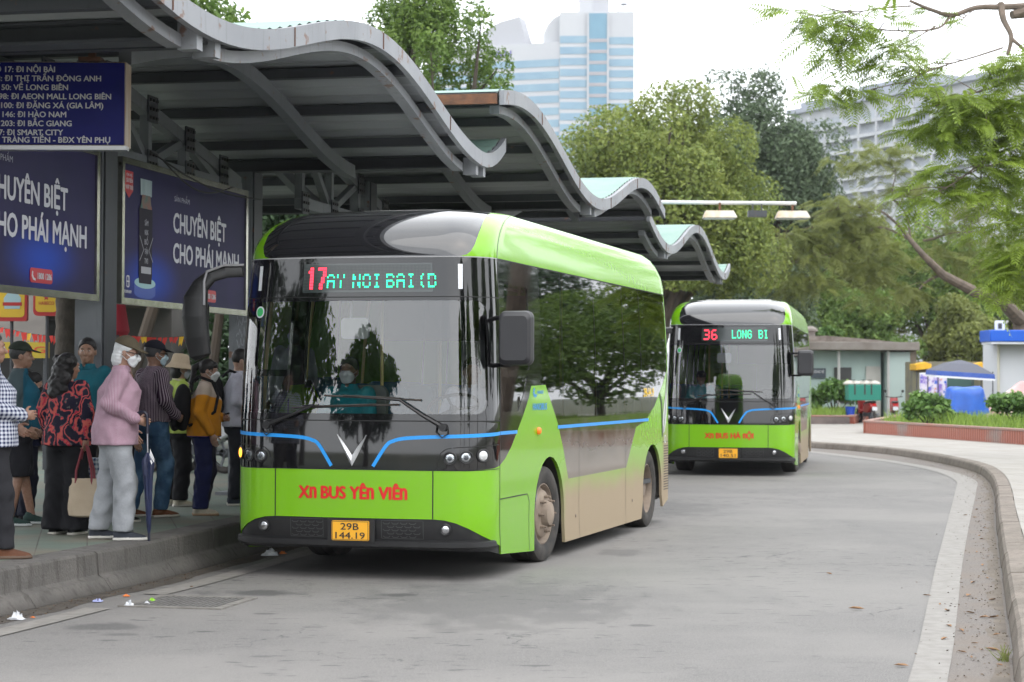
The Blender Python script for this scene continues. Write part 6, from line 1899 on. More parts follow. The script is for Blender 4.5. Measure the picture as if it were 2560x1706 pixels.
crumple('paper_wrapper', 'orange wrapper lying in the gutter dirt', 'litter', gl(290, 1371), .03, .014, mat('litter_orange', (.62, .17, .03), .6), 6)
crumple('paper_wrapper', 'small orange scrap on the painted line near the plastic bag', 'litter', gl(75, 1420), .018, .008, mat('litter_orange', (.62, .17, .03), .6), 7)
crumple('plastic_bag', 'grey plastic bag in the shadow under the front bus', 'litter', gl(620, 1277), .08, .05, PLS, 8)
crumple('paper_wrapper', 'orange scrap in the shadow under the front bus', 'litter', gl(650, 1273), .04, .02, mat('litter_orange', (.62, .17, .03), .6), 9)
DRY = mat('dry_leaf', (.30, .17, .08), .8, col2=(.17, .09, .045), scale=15)
leaf_me = None
R = np.random.RandomState(9)
spots = [(1968, 1401), (2232, 1512), (2210, 1500), (2170, 1470), (2180, 1440), (2176, 1405), (2280, 1495), (2160, 1390), (2130, 1370), (2225, 1370), (2240, 1480), (2256, 1495), (2268, 1330), (2259, 1300), (2245, 1270), (2255, 1240), (2262, 1215), (2240, 1190), (2251, 1232), (2280, 1380), (2284, 1420), (2290, 1460), (2262, 1420), (2230, 1410), (2208, 1450), (2296, 1530), (2248, 1200), (2236, 1340), (2270, 1280), (2218, 1185), (2244, 1172), (2071, 1532), (1905, 1320), (440, 1350)]
for i, (V, y) in enumerate(spots):
    p = gl(V, y); L_ = R.uniform(.025, .05) if i else .06
    if leaf_me is None:
        mb = MB(); mb.add([(-1, 0, .05), (-.4, -.42, .22), (.4, -.36, .25), (1, 0, .1), (.4, .36, .30), (-.4, .42, .2), (0, 0, .02)], [(0, 1, 6), (1, 2, 6), (2, 3, 6), (3, 4, 6), (4, 5, 6), (5, 0, 6)])
        o = mb.build('dry_leaf', DRY, smooth=False); leaf_me = o.data
    else:
        o = bpy.data.objects.new('dry_leaf', leaf_me); COL.objects.link(o)
    o.location = (p[0], p[1], .008); o.rotation_euler = (R.uniform(-.2, .2), R.uniform(-.2, .2), R.uniform(0, 6)); o.scale = (L_, L_*R.uniform(.6, 1), L_)
    tag(o, 'small dry brown leaf lying on the asphalt' if i else 'largest dry leaf, lying alone in the middle of the road', 'leaf', 'dry leaves on the road')
wd = thing('weed', 'little tuft of grass growing at the foot of the right kerb', 'weed', gl(2306, 1520))
Q = []
for k in range(22):
    a = R.uniform(0, 6.28); h = R.uniform(.04, .11); lx, ly = R.normal(0, .05, 2); w_ = .004
    Q.append([(-w_+.03*cos(a), .03*sin(a), 0), (w_+.03*cos(a), .03*sin(a), 0), (lx+.001, ly, h), (lx-.001, ly, h)])
quads_obj('blades', Q, LF['olive'], wd)

# crumbs of leaves and grit swept against both kerbs
R = np.random.RandomState(77); Q = []
def crumb(x, y, w_):
    a = R.uniform(0, 6.28); e = R.uniform(.35, .8); c_, s_ = cos(a)*w_, sin(a)*w_
    t_ = R.uniform(.001, .008)
    Q.append([(x-c_, y-s_, .005), (x+s_*e, y-c_*e, .006+t_), (x+c_, y+s_, .005+t_), (x-s_*e, y+c_*e, .006)])
near_ = [p for p in smooth_path(KFOOT, 4) if 8 < p[1] < 44]
for _ in range(1300):
    p = near_[R.randint(len(near_))]; d_ = abs(R.normal(0, .22))+.015
    crumb(p[0]-d_, p[1]+R.uniform(-.1, .1), R.uniform(.004, .014))
near_ = [p for p in smooth_path(EDGE, 4) if 11 < p[1] < 21]
for _ in range(500):
    p = near_[R.randint(len(near_))]; crumb(p[0]+.15+abs(R.normal(0, .10)), p[1]+R.uniform(-.1, .1), R.uniform(.004, .012))
gr_ = quads_obj('leaf_litter', Q, mat('leaf_crumbs', (.13, .085, .05), .9, col2=(.055, .042, .032), scale=30))
gr_['kind'] = 'stuff'; tag(gr_, 'brown crumbs of dry leaves and grit gathered along the kerbs', 'leaf litter')
# ================================================================ PEOPLE (bodies grown from signed distance fields)
def surf_net(f, lo, hi, h):
    lo = np.array(lo, float); hi = np.array(hi, float)
    n = np.maximum(3, np.ceil((hi-lo)/h).astype(int)+1)
    ax_ = [lo[i]+h*np.arange(n[i]) for i in range(3)]
    X, Y_, Z_ = np.meshgrid(*ax_, indexing='ij')
    P = np.stack([X, Y_, Z_], -1).astype(np.float32)
    D = f(P).astype(np.float32)
    # keep the surface closed at the borders
    for a in range(3):
        for e in (0, -1):
            sl = [slice(None)]*3; sl[a] = e
            D[tuple(sl)] = np.maximum(D[tuple(sl)], 1e-4)
    ins = D < 0
    c = np.zeros(tuple(n-1), np.int8)
    for dx in (0, 1):
        for dy in (0, 1):
            for dz in (0, 1):
                c += ins[dx:n[0]-1+dx, dy:n[1]-1+dy, dz:n[2]-1+dz]
    act = (c > 0) & (c < 8)
    idx = -np.ones(tuple(n-1), np.int64); k = np.argwhere(act); idx[act] = np.arange(len(k))
    S_ = np.zeros((len(k), 3)); W = np.zeros(len(k))
    cor = [(dx, dy, dz) for dx in (0, 1) for dy in (0, 1) for dz in (0, 1)]
    for a in range(8):
        for b in range(a+1, 8):
            A, B = np.array(cor[a]), np.array(cor[b])
            if abs(A-B).sum() != 1: continue
            da = D[k[:, 0]+A[0], k[:, 1]+A[1], k[:, 2]+A[2]]; db = D[k[:, 0]+B[0], k[:, 1]+B[1], k[:, 2]+B[2]]
            m = (da < 0) != (db < 0)
            t = np.where(m, da/np.where(m, da-db, 1), 0)
            S_[m] += (A+(B-A)*t[m, None]); W[m] += 1
    V = lo+h*(k+S_/W[:, None])
    F = []
    for a in range(3):
        b, c_ = (a+1) % 3, (a+2) % 3
        s0 = [slice(1, n[i]-1) for i in range(3)]; s0[a] = slice(0, n[a]-1); s1 = list(s0); s1[a] = slice(1, n[a])
        d0 = ins[tuple(s0)]; d1 = ins[tuple(s1)]
        e = np.argwhere(d0 != d1)
        if not len(e): continue
        off = np.array([1, 1, 1]); off[a] = 0
        p = e+off
        fl = d0[e[:, 0], e[:, 1], e[:, 2]]
        def at(ob, oc):
            q = p.copy(); q[:, b] += ob; q[:, c_] += oc
            return idx[q[:, 0], q[:, 1], q[:, 2]]
        q = np.stack([at(-1, -1), at(0, -1), at(0, 0), at(-1, 0)], 1)
        q[~fl] = q[~fl][:, ::-1]
        F.append(q)
    return V, np.concatenate(F) if F else np.zeros((0, 4), int)
def cap_(P, a, b, ra, rb=None):
    rb = ra if rb is None else rb
    a = np.array(a, np.float32); b = np.array(b, np.float32); ab = b-a
    t = np.clip(((P-a)@ab)/max(1e-9, ab@ab), 0, 1)
    return np.linalg.norm(P-a-t[..., None]*ab, axis=-1)-(ra+(rb-ra)*t)
def ell(P, c, r):
    c = np.array(c, np.float32); r = np.array(r, np.float32)
    q = (P-c)/r; k = np.linalg.norm(q, axis=-1); g = np.linalg.norm(q/r, axis=-1)
    return k*(k-1)/np.maximum(g, 1e-6)
def smin(a, b, k):
    h = np.maximum(k-np.abs(a-b), 0)/k
    return np.minimum(a, b)-h*h*k*.25
def stack(P, tab):
    """body of elliptical sections: rows (z, cx, cy, rx, ry)"""
    tab = np.array(sorted(tab)); z = P[..., 2]
    g = lambda i: np.interp(z, tab[:, 0], tab[:, i])
    rx, ry = g(3), g(4); x = (P[..., 0]-g(1))/rx; y = (P[..., 1]-g(2))/ry
    d = (np.sqrt(x*x+y*y+1e-9)-1)*np.minimum(rx, ry)
    return np.maximum(d, np.maximum(tab[0, 0]-z, z-tab[-1, 0]))
def folds(P, s, amp):
    x, y, z = P[..., 0], P[..., 1], P[..., 2]
    return amp*(np.sin(31*z+9*x*s+5*np.sin(11*y+s))+.7*np.sin(47*z-23*y+s*2+4*np.sin(17*x))+.5*np.sin(63*x+40*y+25*z+s))
SKIN = {}
def skinmat(tone):
    key = 'skin_%d' % int(tone[0]*1000)
    if key not in MATS:
        m, t, b = newmat(key); g = NT(t); n = g.noise(g.obj(), 30, 4)
        g.l(g.mix(g.ramp(n, .35, .65), tone, (tone[0]*.85, tone[1]*.76, tone[2]*.72)), b.inputs['Base Color'])
        b.inputs['Roughness'].default_value = .5; b.inputs['Subsurface Weight'].default_value = .08
        b.inputs['Subsurface Radius'].default_value = (.01, .004, .002)
    return MATS[key]
def cloth(name, fn, rough=.85):
    if name in MATS: return MATS[name]
    m, t, b = newmat(name); g = NT(t); v = g.obj()
    c = fn(g, v); n = g.noise(v, 4, 5)
    g.l(g.mix(g.math('MULTIPLY', g.ramp(n, .4, .7), .25), c, (.03, .03, .035)), b.inputs['Base Color'])
    b.inputs['Roughness'].default_value = rough; b.inputs['Specular IOR Level'].default_value = .2
    n2 = g.noise(v, 14, 5); g.bump(n2, b, .35, .02)
    return m
def plain(name, col, rough=.85):
    return cloth(name, lambda g, v: g.mix(g.noise(v, 60, 2), col, tuple(x*.8 for x in col)), rough)
def angle_of(g, v, cy=0.0):
    s = g.sep(v); a = g.n('Math', operation='ARCTAN2'); g.l(s[0], a.inputs[0]); g.l(g.math('SUBTRACT', s[1], cy), a.inputs[1])
    return a.outputs[0], s
def stripes(name, c1, c2, N, duty=.0, soft=.3):
    def fn(g, v):
        a, s = angle_of(g, v)
        w = g.math('SINE', g.math('MULTIPLY', a, N))
        return g.mix(g.ramp(w, duty-soft, duty+soft), c1, c2)
    return cloth(name, fn)
def mesh_obj(name, VF, mats, parent, M=None, matfn=None, smooth_iter=0):
    V, F = VF
    if M is not None: V = V@np.array(M.to_3x3()).T+np.array(M.translation)
    me = bpy.data.meshes.new(name); me.from_pydata(V.tolist(), [], F.tolist())
    if not isinstance(mats, (list, tuple)): mats = [mats]
    for m in mats: me.materials.append(m)
    if matfn is not None and len(F):
        me.polygons.foreach_set('material_index', matfn(V[F].mean(1)).astype(np.int32))
    me.shade_smooth(); me.update()
    o = bpy.data.objects.new(name, me); COL.objects.link(o)
    if parent: o.parent = parent
    return o
def join(*L):
    Vs = []; Fs = []; o = 0
    for V, F in L:
        Vs.append(V); Fs.append(F+o); o += len(V)
    return np.concatenate(Vs), np.concatenate(Fs)
def hand_geo(W, d, pn, s, curl, h=.0046, spread=1.0, thumb=1):
    """palm and five fingers; W wrist, d pointing along the hand, pn palm normal (side the fingers curl to)"""
    d = d/np.linalg.norm(d); pn = pn-d*(pn@d); pn /= np.linalg.norm(pn); u = np.cross(d, pn)*thumb   # u points to the thumb side
    L = []
    f = lambda a, b, c: W+(d*a+u*b+pn*c)*s
    prim = [(f(.0, 0, 0), f(.045, .0, 0), .024*s, .026*s), (f(.03, .018, 0), f(.088, .026, 0), .015*s, .0125*s), (f(.03, -.018, 0), f(.082, -.027, 0), .015*s, .012*s), (f(.04, 0, 0), f(.09, 0, 0), .017*s, .0125*s)]
    fing = []
    for b, l, st in ((.030, .068, .088), (.010, .076, .093), (-.010, .071, .091), (-.028, .056, .083)):
        p = f(st, b*spread, 0); ang = 0.25*curl
        for k, fr in enumerate((.45, .32, .25)):
            dirv = d*cos(ang)+pn*sin(ang)
            q = p+dirv*l*fr*s
            fing.append((p, q, (.0092-.0010*k)*s, (.0085-.0010*k)*s)); p = q; ang += .62*curl
    p = f(.028, .022, .004); a = .75
    dirv = d*.62+u*.70+pn*.28*curl; dirv /= np.linalg.norm(dirv)
    q = p+dirv*.045*s; fing.append((p, q, .0125*s, .010*s))
    dirv = d*.85+u*.25+pn*.45*curl; dirv /= np.linalg.norm(dirv); fing.append((q, q+dirv*.032*s, .010*s, .008*s))
    def sdf(P):
        D = None
        for a_, b_, r0, r1 in prim:
            e = cap_(P, a_, b_, r0, r1); D = e if D is None else smin(D, e, .02*s)
        G_ = None
        for a_, b_, r0, r1 in fing:
            e = cap_(P, a_, b_, r0, r1); G_ = e if G_ is None else np.minimum(G_, e)
        return smin(D, G_, .006*s)
    pts = np.array([x for a_, b_, _, _ in prim+fing for x in (a_, b_)])
    return surf_net(sdf, pts.min(0)-.035, pts.max(0)+.03, h)

def person(label, loc, rz, H, tone, top, bottom, shoes, arms=None, legs=None, hair='short', haircol=(.012, .011, .011), hat=None, hatcol=(.05, .05, .04),
           mask=None, head=(0, 0), lean=0.0, girth=1.0, sleeve=1.0, hem=.86, pants='straight', cuffz=.075, shirt_k=1.0, glasses=False, group=None, seated=False,
           collar=True, lowres=False, curl=(.6, .6), sole=(.42, .40, .36), female=False, untuck=True, legs_only=True):
    """arms: {'R': (elbow, wrist), 'L': ...} in metres for a 1.70 m figure facing +Y; head = (yaw to the left, pitch down) in radians"""
    s = H/1.70
    R0 = thing('person', label, 'person', loc, rz, group)
    rs = np.random.RandomState(int(H*1000)+int(abs(loc[0])*97))
    seed = rs.uniform(0, 6)
    A = {'R': ((.235, -.03, 1.14), (.25, .06, .90)), 'L': ((-.235, -.03, 1.14), (-.25, .06, .90))}
    if arms: A.update(arms)
    Lg = {'R': ((.095, .0, .90), (.10, .02, .49), (.105, -.02, .085), 0.0), 'L': ((-.095, .0, .90), (-.10, .02, .49), (-.105, -.02, .085), 0.0)}
    if legs: Lg.update(legs)
    sw = .175 if not female else .155
    ly = lambda z: lean*max(0, z-.95)     # forward lean of the trunk
    sh = {'R': (sw, ly(1.40)-.015, 1.385), 'L': (-sw, ly(1.40)-.015, 1.385)}
    hc = np.array((0, ly(1.5)+.5*lean*.1, 0))
    yaw, pitch = head
    Rm = np.array((Matrix.Rotation(yaw, 3, 'Z') @ Matrix.Rotation(-pitch, 3, 'X')))
    piv = np.array((0, -.015, 1.49))
    def HP(P):     # world of the head -> head rest frame
        return (P-hc-piv)@Rm+piv
    def HB(p):     # head rest frame -> body
        return Rm@(np.array(p)-piv)+piv+hc
    def face(Q):
        d = ell(Q, (0, -.012, 1.605), (.074, .092, .098))
        d = smin(d, ell(Q, (0, .030, 1.555), (.060, .062, .083)), .03)
        d = smin(d, ell(Q, (0, .055, 1.50), (.030, .030, .022)), .03)
        d = smin(d, cap_(Q, (0, .084, 1.598), (0, .106, 1.562), .008, .0135), .014)
        d = smin(d, cap_(Q, (-.036, .074, 1.617), (.036, .074, 1.617), .012), .018)
        for sg in (-1, 1):
            d = smin(d, ell(Q, (sg*.038, .066, 1.562), (.020, .018, .018)), .02)
            e = ell(Q, (sg*.031, .094, 1.596), (.016, .012, .009)); d = -smin(-d, e, .008)
            d = smin(d, ell(Q, (sg*.078, -.006, 1.580), (.010, .020, .032)), .008)
        d = smin(d, ell(Q, (0, .088, 1.532), (.021, .012, .007)), .008)
        d = smin(d, ell(Q, (0, .086, 1.521), (.018, .012, .007)), .006)
        return d
    def neck(P): return cap_(P, (0, ly(1.42)-.02, 1.40), tuple(HB((0, -.015, 1.53))), .056, .052)
    tl = lambda p: np.array(p, np.float32)
    def skin_body(P):
        D = stack(P, [(.80, 0, 0, .10, .08), (.95, 0, 0, .145*girth, .10), (1.08, 0, ly(1.08), .135*girth, .095), (1.28, 0, ly(1.28), .15, .10), (1.40, 0, ly(1.40)-.01, .13, .07), (1.45, 0, ly(1.45)-.015, .06, .05)])
        D = smin(D, neck(P), .04)
        for k in 'RL':
            e, w = A[k][:2]
            D = smin(D, cap_(P, sh[k], e, .050, .042), .04); D = smin(D, cap_(P, e, w, .042, .027), .015)
            h_, kn, an, _ = Lg[k]
            D = smin(D, cap_(P, h_, kn, .078, .055), .05); D = smin(D, cap_(P, kn, an, .054, .036), .02)
        return D
    allp = np.array([p for k in 'RL' for p in (*A[k][:2], sh[k], *Lg[k][:3])])
    lo = allp.min(0)-.16; hi = allp.max(0)+.16; lo[2] = min(lo[2], .03); hi[2] = 1.50
    hh = .016 if not lowres else .022
    parts = [surf_net(skin_body, lo, hi, hh)]
    c = HB((0, 0, 1.58)); parts.append(surf_net(lambda P: smin(face(HP(P)), neck(P), .03), c-np.array((.14, .16, .19)), c+np.array((.14, .16, .15)), .0062 if not lowres else .010))
    for i, k in enumerate('RL'):
        e, w = np.array(A[k][0]), np.array(A[k][1]); d = w-e
        pn = np.array((-1.0 if k == 'R' else 1.0, .25, 0))
        hd = A[k][2] if len(A[k]) > 2 else d
        parts.append(hand_geo(w+d/np.linalg.norm(d)*.005, np.array(hd, float), pn, 1.0, curl[i], .0052 if not lowres else .008, thumb=(1 if k == 'R' else -1)))
    sc = Matrix.Scale(s, 4)
    mesh_obj('body', join(*parts), skinmat(tone), R0, sc)
    # eyes and brows
    if not lowres:
        eb = MB()
        for sg in (-1, 1):
            for cc, r, mi in (((sg*.031, .0835, 1.597), (.0125, .006, .006), 0), ((sg*.031, .0885, 1.597), (.006, .003, .0055), 1), ((sg*.032, .088, 1.621), (.018, .005, .0035), 1)):
                n = 8; vs = [HB((cc[0]+r[0]*cos(a)*cos(b), cc[1]+r[1]*sin(b), cc[2]+r[2]*sin(a)*cos(b))) for b in (-.6, .0, .7, 1.3) for a in [2*pi*q/n for q in range(n)]]
                eb.add([v*s for v in vs], [(i*n+j, i*n+(j+1) % n, (i+1)*n+(j+1) % n, (i+1)*n+j) for i in range(3) for j in range(n)]+[tuple(3*n+j for j in range(n))], mi)
        eb.build('eyes', [mat('eye_white', (.6, .58, .55), .3), mat('eye_dark', (.02, .014, .012), .3)], R0)
    # ---- top garment
    g_ = girth*1.06; dk = 1.16
    def shirt(P):
        bz = hem if untuck else .93
        D = stack(P, [(bz, 0, ly(bz)+.0, (.205 if untuck else .178)*g_*shirt_k, (.142 if untuck else .132)*g_*shirt_k*dk), (.97, 0, ly(.97), (.190 if untuck else .176)*g_*shirt_k, (.140 if untuck else .134)*g_*shirt_k*dk), (1.10, 0, ly(1.10), .172*g_*shirt_k, .134*g_*dk), (1.26, 0, ly(1.26), .186*(sw/.175)*g_**.5, .146*g_**.7*dk), (1.36, 0, ly(1.36)-.012, .168*(sw/.175), .116), (1.42, 0, ly(1.42)-.018, .10, .075), (1.452, 0, ly(1.45)-.02, .068, .066)])
        for k in 'RL':
            e, w = np.array(A[k][0]), np.array(A[k][1])
            D = smin(D, cap_(P, sh[k], e, .072*shirt_k, .060*shirt_k), .045)
            if sleeve > 0: D = smin(D, cap_(P, e, e+(w-e)*(sleeve*.97), .060*shirt_k, .046*shirt_k), .02)
        D = D+folds(P, seed, .0032)*np.clip((1.42-P[..., 2])/.1, 0, 1)
        if sleeve <= 0:
            for k in 'RL':
                e = np.array(A[k][0]); d = e-np.array(sh[k]); L_ = np.linalg.norm(d)
                al = ((P-np.array(sh[k], np.float32))@(d/L_).astype(np.float32))
                near = cap_(P, sh[k], e, .10)
                D = np.where(near < .0, np.maximum(D, np.minimum(al-(L_*.75), 1)) if True else D, D)
        return np.maximum(D, (ly(1.0)*0+bz)-P[..., 2]) if untuck else D
    hs = .0125 if not lowres else .02
    lo2 = allp.min(0)-.14; hi2 = allp.max(0)+.14; lo2[2] = min(hem-.03, min(A['R'][1][2], A['L'][1][2])-.05); hi2[2] = 1.48
    tops = mesh_obj('top', surf_net(shirt, lo2, hi2, hs), top, R0, sc)
    if collar:
        ck = ly(1.45)
        def col(P):
            d = stack(P, [(1.415, 0, ck-.014, .088, .083), (1.475, 0, ck-.006, .072, .072)]); i_ = stack(P, [(1.40, 0, ck-.014, .070, .066), (1.50, 0, ck-.004, .062, .062)])
            d = np.maximum(d, -i_)
            return np.maximum(d, -cap_(P, (0, ck+.06, 1.44), (0, ck+.075, 1.50), .012, .03))
        mesh_obj('collar', surf_net(col, (-.12, ck-.12, 1.40), (.12, ck+.12, 1.49), .008), top, tops, sc)
    # ---- trousers
    def trousers(P):
        D = stack(P, [(.80, 0, .0, .158*g_, .125*g_), (.88, 0, .0, .168*g_, .136*g_), (1.0, 0, ly(1.0), .150*g_, .112*g_), (1.03, 0, ly(1.03), .147*g_, .110*g_)]) if not seated else ell(P, (0, .0, .90), (.17, .14, .12))
        for k in 'RL':
            h_, kn, an, _ = Lg[k]; h_ = np.array(h_); kn = np.array(kn); an = np.array(an)
            r = {'straight': (.104, .083, .072), 'wide': (.112, .118, .132), 'loose': (.110, .098, .088), 'slim': (.092, .066, .055), 'shorts': (.11, .105, .1)}[pants]
            D = smin(D, cap_(P, h_-np.array((sgn(h_[0])*.012, 0, .05)), kn, r[0]*g_**.5, r[1]), .05)
            if pants != 'shorts': D = smin(D, cap_(P, kn, an, r[1], r[2]), .03)
        amp = np.where(P[..., 2] < .62, .0042, .0024)
        D = D+folds(P, seed+2, 1.0)*amp
        cz = cuffz if pants != 'shorts' else .46
        return np.maximum(D, cz-P[..., 2]) if not seated else D
    lp_ = np.array([p for k in 'RL' for p in Lg[k][:3]]); lo3 = lp_.min(0)-.20; hi3 = lp_.max(0)+.20; lo3[2] = max(0, lo3[2]); hi3[2] = 1.06
    mesh_obj('trousers', surf_net(trousers, lo3, hi3, hs), bottom, R0, sc)
    # ---- shoes
    for k in 'RL':
        an, fy = np.array(Lg[k][2]), Lg[k][3]
        gz = an[2]-.085
        def shoe(P):
            q = P-np.array((an[0], an[1], gz), np.float32)
            x = q[..., 0]*cos(fy)+q[..., 1]*sin(fy); y = -q[..., 0]*sin(fy)+q[..., 1]*cos(fy)
            Q = np.stack([x, y, q[..., 2]], -1)
            d = stack(np.stack([x, q[..., 2], y], -1)[..., [0, 1, 2]], [(-.075, 0, .035, .028, .035), (-.05, 0, .04, .038, .045), (.02, 0, .04, .040, .048), (.09, 0, .03, .047, .038), (.15, 0, .024, .043, .028), (.185, 0, .02, .028, .02), (.196, 0, .018, .008, .010)])
            d = smin(d, cap_(Q, (0, -.02, .06), (0, -.015, .095), .044, .040), .03)
            sl_ = np.maximum(stack(np.stack([x, q[..., 2], y], -1), [(-.085, 0, .012, .034, .03), (-.05, 0, .012, .044, .03), (.09, 0, .012, .053, .03), (.16, 0, .012, .045, .03), (.204, 0, .012, .012, .03)]), q[..., 2]-.024)
            return np.maximum(np.minimum(d, sl_), -q[..., 2]+.001)
        mesh_obj('shoe', surf_net(shoe, an-np.array((.24, .24, .1)), an+np.array((.24, .24, .05)), .009), [shoes, mat('sole_%d' % int(sole[0]*100), sole, .7)], R0, sc,
                 matfn=lambda C: (C[:, 2]/s-gz < .025))
    # ---- hair
    def hairf(Q):
        big = ell(Q, (0, -.020, 1.622), (.086, .100, .100))
        cut = 0
        d = np.maximum(big, np.where(Q[..., 2] < 1.675, Q[..., 1]-.056-.75*(Q[..., 2]-1.648), -1))
        low = {'short': 1.555, 'white': 1.50, 'curly': 1.50, 'pony': 1.55, 'bun': 1.55, 'bob': 1.50}[hair]
        side_ = np.where(Q[..., 1] > -.015, np.maximum(low, 1.575), low)
        d = np.maximum(d, (side_-Q[..., 2]))
        d = d+.0022*np.sin(110*Q[..., 0]+25*np.sin(22*Q[..., 2]))*np.sin(60*Q[..., 1]+40*Q[..., 2])
        if hair == 'white':
            d = smin(d, np.maximum(ell(Q, (0, -.055, 1.535), (.088, .062, .095)), Q[..., 1]-.012), .02)
            d = d+.0035*np.sin(95*Q[..., 0]+30*Q[..., 1]+9*np.sin(30*Q[..., 2]))
        if hair == 'bob': d = smin(d, np.maximum(ell(Q, (0, -.04, 1.55), (.092, .070, .10)), Q[..., 1]-.02), .02)
        if hair == 'curly':
            r_ = np.random.RandomState(3)
            for i in range(46):
                z = r_.uniform(1.30, 1.66); wdt = .095 if z > 1.42 else .085
                a = r_.uniform(-2.9, -.25); d = smin(d, ell(Q, (wdt*cos(a)*1.15, -.025+wdt*sin(a)*.95-(.03 if z < 1.45 else 0), z), (.042, .042, .040)), .012)
            d = smin(d, cap_(Q, (0, -.045, 1.60), (0, -.085, 1.36), .098, .088), .03)
            d = d+.004*np.sin(90*Q[..., 0]+20)*np.sin(85*Q[..., 2])
        if hair == 'pony':
            d = smin(d, cap_(Q, (0, -.105, 1.655), (0, -.16, 1.60), .026, .032), .02); d = smin(d, cap_(Q, (0, -.16, 1.60), (0, -.165, 1.44), .034, .026), .02); d = smin(d, cap_(Q, (0, -.165, 1.44), (0, -.14, 1.30), .026, .010), .02)
            d = smin(d, np.maximum(ell(Q, (0, .058, 1.655), (.062, .030, .042)), 1.618+.25*np.abs(Q[..., 0])-Q[..., 2]), .012)
            for sg in (-1, 1): d = smin(d, cap_(Q, (sg*.068, .045, 1.64), (sg*.073, .045, 1.56), .010, .004), .01)
        if hair == 'bun': d = smin(d, ell(Q, (0, -.115, 1.655), (.045, .04, .05)), .02)
        return d
    c = HB((0, -.03, 1.55))
    lo4 = c-np.array((.22, .24, .32)); hi4 = c+np.array((.22, .22, .22))
    hm = cloth('hair_%d' % int(haircol[0]*1000), lambda g, v: g.mix(g.noise(g.obj((60, 60, 8)), 3, 4), haircol, tuple(min(1, x*1.7+.006) for x in haircol)), .45)
    if hair != 'none': mesh_obj('hair', surf_net(lambda P: hairf(HP(P)), lo4, hi4, .0085 if not lowres else .012), hm, R0, sc)
    if hat:
        def hatf(Q):
            if hat == 'cap':
                d = np.maximum(ell(Q, (0, -.018, 1.635), (.096, .112, .098)), 1.640-.10*(Q[..., 1])*1.0-Q[..., 2])
                br = np.maximum(ell(Q, (0, .10, 1.652), (.082, .088, .060)), np.abs(Q[..., 2]-1.652+.28*(Q[..., 1]-.08)+2.2*Q[..., 0]**2)-.005)
                br = np.maximum(br, -(Q[..., 1]-.055))
                return smin(d, br, .008)
            if hat == 'bucket':
                z = Q[..., 2]; r = np.sqrt((Q[..., 0]/.95)**2+(Q[..., 1]+.012)**2)
                out = np.interp(z, [1.585, 1.60, 1.65, 1.66, 1.74, 1.762, 1.77], [.165, .160, .118, .112, .094, .075, .0])
                d = r-out; inn = r-np.interp(z, [1.58, 1.64, 1.70, 1.72], [.155, .100, .09, 0]); return np.maximum(np.maximum(d*.75, -inn*.75), np.maximum(1.588-z, z-1.768))
            if hat == 'scarf':
                d = ell(Q, (0, -.015, 1.60), (.092, .108, .122)); d = smin(d, ell(Q, (0, -.03, 1.49), (.085, .08, .07)), .03)
                return np.maximum(d, -ell(Q, (0, .10, 1.565), (.066, .085, .085)))
        hl_, hh_ = c-np.array((.24, .24, .12)), c+np.array((.24, .28, .26))
        mesh_obj('cap' if hat == 'cap' else ('bucket_hat' if hat == 'bucket' else 'headscarf'), surf_net(lambda P: hatf(HP(P)), hl_, hh_, .0075), hatcol if not isinstance(hatcol, tuple) else plain('hat_%d_%d' % (int(hatcol[0]*1000), int(hatcol[2]*1000)), hatcol), R0, sc)
    if mask:
        def mk(P):
            Q = HP(P); d = face(Q)-.012
            return np.maximum(np.maximum(d, ell(Q, (0, .075, 1.540), (.076, .076, .062))), -(face(Q)-.002))
        cm = HB((0, .07, 1.54))
        mo = mesh_obj('face_mask', surf_net(mk, cm-.10, cm+.10, .006), mask, R0, sc)
        lp2 = MB()
        for sg in (-1, 1):
            lp2.tube([HB((sg*.055, .068, 1.560))*s, HB((sg*.074, .02, 1.580))*s, HB((sg*.083, -.008, 1.60))*s, HB((sg*.085, -.02, 1.57))*s], .0025, 5)
            lp2.tube([HB((sg*.050, .068, 1.520))*s, HB((sg*.070, .02, 1.535))*s, HB((sg*.085, -.016, 1.56))*s], .0025, 5)
        lp2.build('ear_loop', mask, mo)
    if glasses:
        gl_ = MB()
        for sg in (-1, 1):
            gl_.tube([HB((sg*.034+.024*cos(a), .103, 1.596+.018*sin(a)))*s for a in np.linspace(0, 2*pi, 15)], .003, 5)
            gl_.tube([HB((sg*.058, .10, 1.60))*s, HB((sg*.078, .03, 1.602))*s, HB((sg*.083, -.01, 1.598))*s], .003, 5)
        gl_.build('glasses', mat('glasses_frame', (.02, .018, .016), .3), R0)
    R0['_s'] = s
    def L2W(p):
        q = Matrix.Translation(loc) @ Matrix.Rotation(rz, 4, 'Z') @ Vector([x*s for x in p]); return q
    return R0, L2W
def sgn(x): return 1 if x > 0 else -1
def rzd(d): return radians(d)
PZ = .31
TAN = (.25, .15, .105); TAN2 = (.26, .15, .105); PALE = (.34, .22, .165)
def gp(V, y, z=PZ):
    p = ray_pt(V, y, 1.0); d = p-np.array((0, 0, 1.65)); k = (z-1.65)/d[2]; q = np.array((0, 0, 1.65))+d*k; return (q[0], q[1], z)
QG = 'people queuing on the platform'
